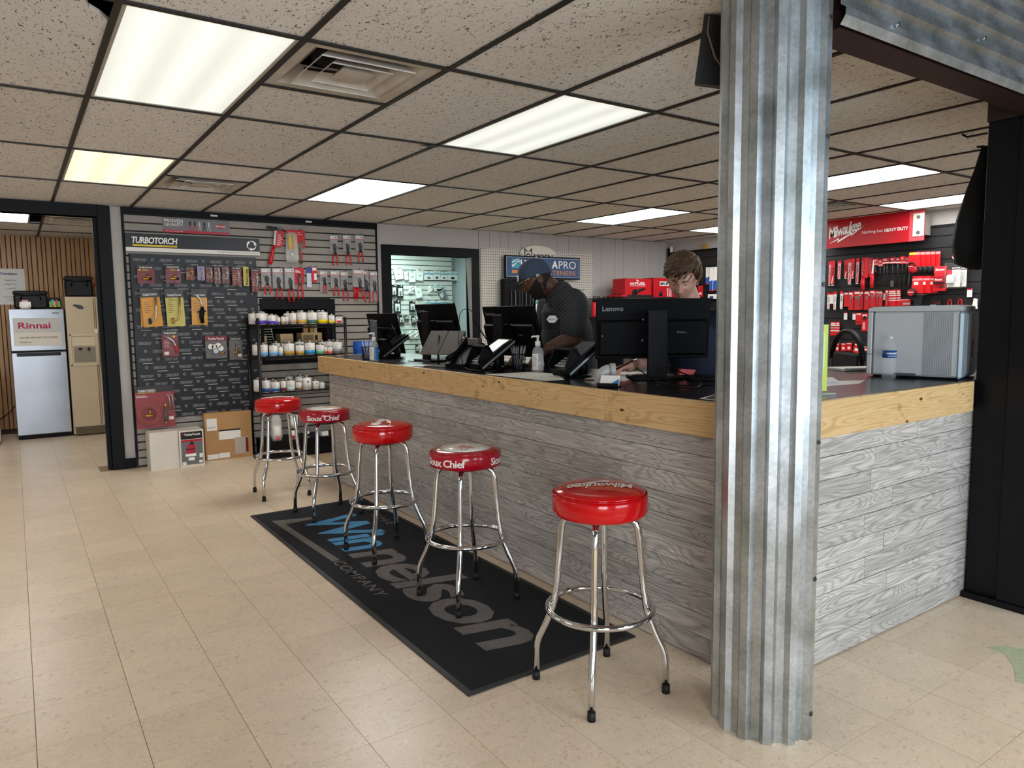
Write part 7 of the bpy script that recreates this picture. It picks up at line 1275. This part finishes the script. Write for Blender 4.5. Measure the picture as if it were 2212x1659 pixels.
b = B(); b.T = HM1; vs, fs = head_grid(0, 72, 54, lambda th, ph: .0055 if ph < (-.40 if abs(th) < .5 else -.40+.45*min(1, (abs(th)-.5)/.9)) and abs(th) < 1.62 and not (abs(th) < .28 and -.64 < ph < -.47) else -.012); vs = [v if v else v for v in vs]
b.add(vs, fs, 0, True); b.T = None; bd = mat('beard_black', '0e0a08', .9, bump=(160, .8)); merged(b, 'beard', bd, P1, .0035, 3)
b = B(); b.T = HM1; vs, fs = head_grid(0, 60, 44, lambda th, ph: .004 if (abs(th) > 1.75 and -.75 < ph < .4) else -.014); b.add(vs, fs, 0, True); b.T = None; merged(b, 'hair', mat('hair_black', '120e0c'), P1, .004, 1)
# shirt: body, sleeves, placket and collar
b = B(); sh_secs = [(hips-Z_*.12+F1*.0, S1*.19, F1*.165), (hips+Z_*.06, S1*.195, F1*.175), (belly, S1*.19, F1*.18), (belly+Z_*.12+F1*-.01, S1*.19, F1*.168), (chest-F1*.01, S1*.20, F1*.15), (chest+Z_*.075, S1*.165, F1*.11), (neck-Z_*.015, S1*.085, F1*.075)]
loft(b, sh_secs, 28); limb(b, [chest+S1*.10+Z_*.05, shL+Z_*.005, (shL*.5+elL*.5), shL*.28+elL*.72], [.10, .098, .092, .094]); limb(b, [chest-S1*.10+Z_*.05, shR, (shR+elR)/2, shR*.25+elR*.75], [.10, .092, .085, .087]); limb(b, [chest+Z_*.02, neck-F1*.03-Z_*.0, neck-F1*.03+Z_*.005], [.13, .10, .085])
so = merged(b, 'polo_shirt', shirt1, P1, .007, 3)
b = B(); nb = HM1 @ Vector((0, .045, -.05)); ax = (nb-neck).normalized(); u = S1; v = ax.cross(u).normalized()
ring0 = [neck+ax*.0+(u*cos(a)*.088+v*sin(a)*.082) for a in [2*pi*k/28 for k in range(28)]]; ring1 = [neck+ax*.045+(u*cos(a)*.080+v*sin(a)*.074) for a in [2*pi*k/28 for k in range(28)]]; ring2 = [neck+ax*.012+(u*cos(a)*.103+v*sin(a)*.100)-Z_*.012 for a in [2*pi*k/28 for k in range(28)]]
b.add(ring0+ring1+ring2, [(k, (k+1) % 28, 28+(k+1) % 28, 28+k) for k in range(28)]+[(28+k, 28+(k+1) % 28, 56+(k+1) % 28, 56+k) for k in range(28)], 0, True); o = b.obj('collar', mat('collar_dark', '2b2c33', .8), P1); md = o.modifiers.new('t', 'SOLIDIFY'); md.thickness = .004
b = B(); c = belly*.0+chest+S1*.185+F1*.075-Z_*.045; nrm = (S1*.9+F1*.35).normalized(); t1 = (F1-nrm*nrm.dot(F1)).normalized(); hexp = [c+nrm*.012+t1*.036*cos(a)+Z_*.026*sin(a) for a in [2*pi*k/6 for k in range(6)]]; hx2 = [p-nrm*.02 for p in hexp]
b.add(hexp+hx2, [tuple(range(6)), tuple(range(11, 5, -1))]+[(k, 6+k, 6+(k+1) % 6, (k+1) % 6) for k in range(6)]); bg = b.obj('badge', white, P1)
b = B(); q_ = B(); text(b, 'Winnelson', -.024, -.005, .048, .010, bold=.02, shear=.15, res=1, fn=lambda x, y, z: tuple(c+nrm*.0128-t1*x+Z_*z)); b.obj('badge_lettering', mat('win_blue', '2a58a8'), bg)
b = B(); loft(b, [(hips+Z_*.04, S1*.172, F1*.15), (hips-Z_*.1, S1*.18, F1*.15), (hips-Z_*.2, S1*.17, F1*.13)], 24)
for s in (-1, 1): limb(b, [hips-Z_*.06+S1*s*.085, V(3.09, 3.79, .52)+S1*s*.10, V(3.13, 3.77, .10)+S1*s*.11], [.115, .085, .078])
merged(b, 'trousers', mat('trousers_black', '15151a', .85), P1, .01)
for s in (-1, 1): sh_ = B(); a = V(3.13, 3.77, 0)+S1*s*.11; loft(sh_, [(a-F1*.08+Z_*.03, S1*.035, Z_*.03), (a+Z_*.045, S1*.045, Z_*.045), (a+F1*.1+Z_*.035, S1*.048, Z_*.035), (a+F1*.19+Z_*.022, S1*.03, Z_*.02)], 14); sh_.obj('shoe', blackm, P1)
# cap
capm = mat('cap_navy', '2c3a4c', .75, bump=(260, .5)); capd = mat('cap_brim', '24303c', .8)
b = B(); nt_, np__ = 40, 14; vs = []; fs = []
for i in range(np__+1):
    for k in range(nt_):
        th = -pi+2*pi*k/nt_; lo = .17 if abs(th) < 1.4 else .17-.22*min(1, (abs(th)-1.4)/1.2); ph = lo+(pi/2-lo)*i/np__
        p = head_pt(th, ph, .012+.010*sin(pi*min(1, i/np__*1.0))*(1 if abs(th) < 1.6 else .7)); p.z += .006*(1-i/np__); vs.append(p)
for i in range(np__):
    for k in range(nt_): fs.append((i*nt_+k, i*nt_+(k+1) % nt_, (i+1)*nt_+(k+1) % nt_, (i+1)*nt_+k))
b.T = HM1; b.add(vs, fs, 0, True); cap = b.obj('cap', capm, P1); md = cap.modifiers.new('t', 'SOLIDIFY'); md.thickness = .003; md.offset = 1
b = B(); b.T = HM1; top = []; n = 14; rows_ = 6
for j in range(rows_+1):
    for k in range(n+1):
        th = -1.15+2.3*k/n; p = head_pt(th, .17, .014); q = p+Vector((0, -.082*(j/rows_)*cos(th*.9)**.8, +.020*(j/rows_)-.012*(abs(th)/1.15)**2*(j/rows_)+.004)); top.append(q)
b.add(top, [(j*(n+1)+k, j*(n+1)+k+1, (j+1)*(n+1)+k+1, (j+1)*(n+1)+k) for j in range(rows_) for k in range(n)], 0, True); o = b.obj('brim', capd, cap); md = o.modifiers.new('t', 'SOLIDIFY'); md.thickness = .004
b = B(); b.T = HM1; b.tube([head_pt(th, .215, .019) for th in [-1.1+2.2*k/20 for k in range(21)]], .0036, 6); b.obj('gold_cord', mat('gold_cord', 'b59a5a', .5), cap)
b = B(); b.T = HM1; g = [[head_pt(-.33+.66*k/6, .30+.30*j/3, .028) for k in range(7)] for j in range(4)]; b.add([p for r_ in g for p in r_], [(j*7+k, j*7+k+1, (j+1)*7+k+1, (j+1)*7+k) for j in range(3) for k in range(6)], 0, True); o = b.obj('front_patch', mat('patch_ivory', 'cfc6b0', .6), cap); md = o.modifiers.new('t', 'SOLIDIFY'); md.thickness = .003
b = B(); b.T = HM1; b.ball(head_pt(0, pi/2, .024), .008, 10, sz=.005); b.obj('button', capm, cap)
b = B(); b.T = HM1
for s in (.0, .02): b.tube([head_pt(1.55+s*3, .10, .018), head_pt(1.62+s*3, .24, .021), head_pt(1.70+s*3, .12, .018)], .0025, 6)
b.obj('side_mark', mat('patch_ivory', 'cfc6b0'), cap); b = B(); b.T = HM1; b.tube(arc((.0, .118), .018, radians(20), radians(300), 12, 'xz', .062), .004, 6); b.obj('back_mark', mat('patch_ivory', 'cfc6b0'), cap)
# ---- the younger man behind the big monitor
skin2 = mat('skin_light', 'c99682', .45, noise=(18, .10)); P2 = thing('person', 'young man with short brown hair looking down behind the big monitor', 'person', (3.2, 2.8, 0)); O2 = Vector((3.2, 2.8, 0)); V2 = lambda x, y, z: Vector((x, y, z))-O2
HM2 = TM(V2(3.058, 2.782, 1.598), radians(-58), radians(31), radians(5)); F2 = Vector((-.9, -.43, 0)); S2 = Vector((.43, -.9, 0))
neck2 = V2(3.145, 2.80, 1.465); chest2 = V2(3.20, 2.82, 1.30); hips2 = V2(3.27, 2.84, .95)
b = B(); head_solid(b, HM2); limb(b, [HM2 @ Vector((0, .04, -.05)), neck2, chest2+Z_*.08], [.058, .060, .07]); loft(b, [(hips2-Z_*.05, S2*.14, F2*.1), ((hips2+chest2)/2, S2*.14, F2*.1), (chest2, S2*.16, F2*.1), (chest2+Z_*.1, S2*.1, F2*.07)])
sL2, eL2, wL2 = V2(3.27, 2.64, 1.37), V2(3.33, 2.60, 1.10), V2(3.24, 2.56, .88); sR2, eR2, wR2 = V2(3.12, 3.0, 1.37), V2(2.92, 2.93, 1.16), V2(2.63, 2.755, 1.14)
limb(b, [chest2+S2*.1+Z_*.06, sL2, (sL2+eL2)/2, eL2, (eL2*1.2+wL2*.8)/2, wL2], [.06, .058, .05, .043, .043, .028]); limb(b, [chest2-S2*.1+Z_*.06, sR2, (sR2+eR2)/2, eR2, (eR2*1.2+wR2*.8)/2, wR2], [.06, .058, .05, .043, .043, .029])
hand(b, wL2, (-.25, -.1, -.9), Vector((.3, -.9, 0)), 1.0, .35, -1); hand(b, wR2, (-.95, -.12, -.05), Vector((.1, .2, 1)), 1.0, .75, 1)
for s in (-1, 1): limb(b, [hips2+S2*s*.08, V2(3.24, 2.83, .52)+S2*s*.09, V2(3.28, 2.85, .09)+S2*s*.1], [.09, .058, .04])
merged(b, 'body', skin2, P2, .004, 2)
hb = mat('hair_brown', '4a3626', .55, noise=(70, .35), bump=(120, .6)); face_parts(HM2, P2, mat('brow_brown', '3b2a1e', .7), mat('iris_grey', '3a4048', .3), lid=skin2)
b = B(); b.T = HM2
def hm(th, ph):
    a = abs(th)
    line = -.30 if a > 1.8 else .05 if a > 1.4 else (.15+.36*(th+1.4)/.5 if th < -.9 else .51 if th < -.15 else .51+.31*(th+.15)/.75 if th < .6 else .82-.25*(th-.6)/.5 if th < 1.1 else .57-.47*(th-1.1)/.3)
    if ph < line-.12: return -.02
    k = min(1, max(0, (ph-line+.12)/.18)); return -.02+k*(.020+((.024+.018*min(1, max(0, (ph-.3)/.5))) if ph > .25 else .026*max(0, min(1, (ph+.35)/.6))))
vs, fs = head_grid(0, 72, 54, hm); b.add(vs, fs, 0, True)
for k in range(9):        # fringe swept over the forehead
    th = .5-.14*k; b.tube([head_pt(th+.45, 1.1, .034), head_pt(th+.15, .92, .040), head_pt(th-.12, .76-.012*k, .030), head_pt(th-.3, .64-.018*k, .014)], [.014, .016, .012, .005], 8)
b.T = None; hr = merged(b, 'hair', hb, P2, .0038, 1)
b = B(); b.T = HM2; rr = random.Random(11)
for k in range(260):
    th = rr.uniform(-pi, pi); ph = rr.uniform(.55, 1.35) if abs(th) < 1.2 else rr.uniform(.25, 1.35); t2 = th-.30; o0 = .026+.014*min(1, max(0, (ph-.35)/.5))
    b.tube([head_pt(th, ph, o0), head_pt(th-.10, ph-.09, o0+.004), head_pt(t2+.05, ph-.19, o0-.002)], [.0028, .0034, .0012], 5)
b.obj('hair_strands', mat('hair_light_brown', '6a5038', .45), hr, kind='stuff')
navys = mat('shirt_navy', '1b2136', .8, bump=(200, .3)); b = B(); loft(b, [(hips2-Z_*.1, S2*.17, F2*.13), ((hips2+chest2)/2, S2*.165, F2*.13), (chest2, S2*.18, F2*.125), (chest2+Z_*.08, S2*.15, F2*.095), (neck2-Z_*.05, S2*.085, F2*.075)], 26)
limb(b, [chest2+S2*.1+Z_*.05, sL2, (sL2+eL2)/2, sL2*.3+eL2*.7], [.08, .074, .066, .068]); limb(b, [chest2-S2*.1+Z_*.05, sR2, (sR2+eR2)/2, sR2*.3+eR2*.7], [.08, .074, .066, .068]); limb(b, [chest2, neck2-Z_*.045], [.12, .082]); merged(b, 'polo_shirt', navys, P2, .008, 3)
b = B(); ax = ((HM2 @ Vector((0, .04, -.05)))-neck2).normalized(); u = S2; v = ax.cross(u).normalized(); n = 26
R_ = lambda h, ru, rv, dz: [neck2+ax*h+(u*cos(a)*ru+v*sin(a)*rv)+Z_*dz for a in [2*pi*k/n for k in range(n)]]
b.add(R_(-.03, .08, .078, 0)+R_(.025, .073, .070, 0)+R_(-.012, .095, .094, -.012), [(k, (k+1) % n, n+(k+1) % n, n+k) for k in range(n)]+[(n+k, n+(k+1) % n, 2*n+(k+1) % n, 2*n+k) for k in range(n)], 0, True); o = b.obj('collar', navys, P2); md = o.modifiers.new('t', 'SOLIDIFY'); md.thickness = .004
b = B(); loft(b, [(hips2+Z_*.04, S2*.16, F2*.13), (hips2-Z_*.18, S2*.16, F2*.12)], 22)
for s in (-1, 1): limb(b, [hips2-Z_*.06+S2*s*.08, V2(3.24, 2.83, .52)+S2*s*.09, V2(3.28, 2.85, .1)+S2*s*.1], [.105, .08, .072])
merged(b, 'trousers', mat('trousers_black', '15151a'), P2, .01)
for s in (-1, 1): sh_ = B(); a = V2(3.28, 2.85, 0)+S2*s*.1; loft(sh_, [(a-F2*.08+Z_*.03, S2*.035, Z_*.03), (a+Z_*.045, S2*.045, Z_*.045), (a+F2*.1+Z_*.035, S2*.048, Z_*.035), (a+F2*.19+Z_*.022, S2*.03, Z_*.02)], 14); sh_.obj('shoe', blackm, P2)
t = thing('manila_folder', 'tan folder lying under the big monitor beside the hand of the younger man', 'folder', (2.83, 2.93, T0), radians(20)); B().box(-.1, -.08, 0, .12, .1, .004).obj('cover', kraftl, t); B().box(-.09, -.07, .004, .125, .095, .006).obj('papers', white, t)
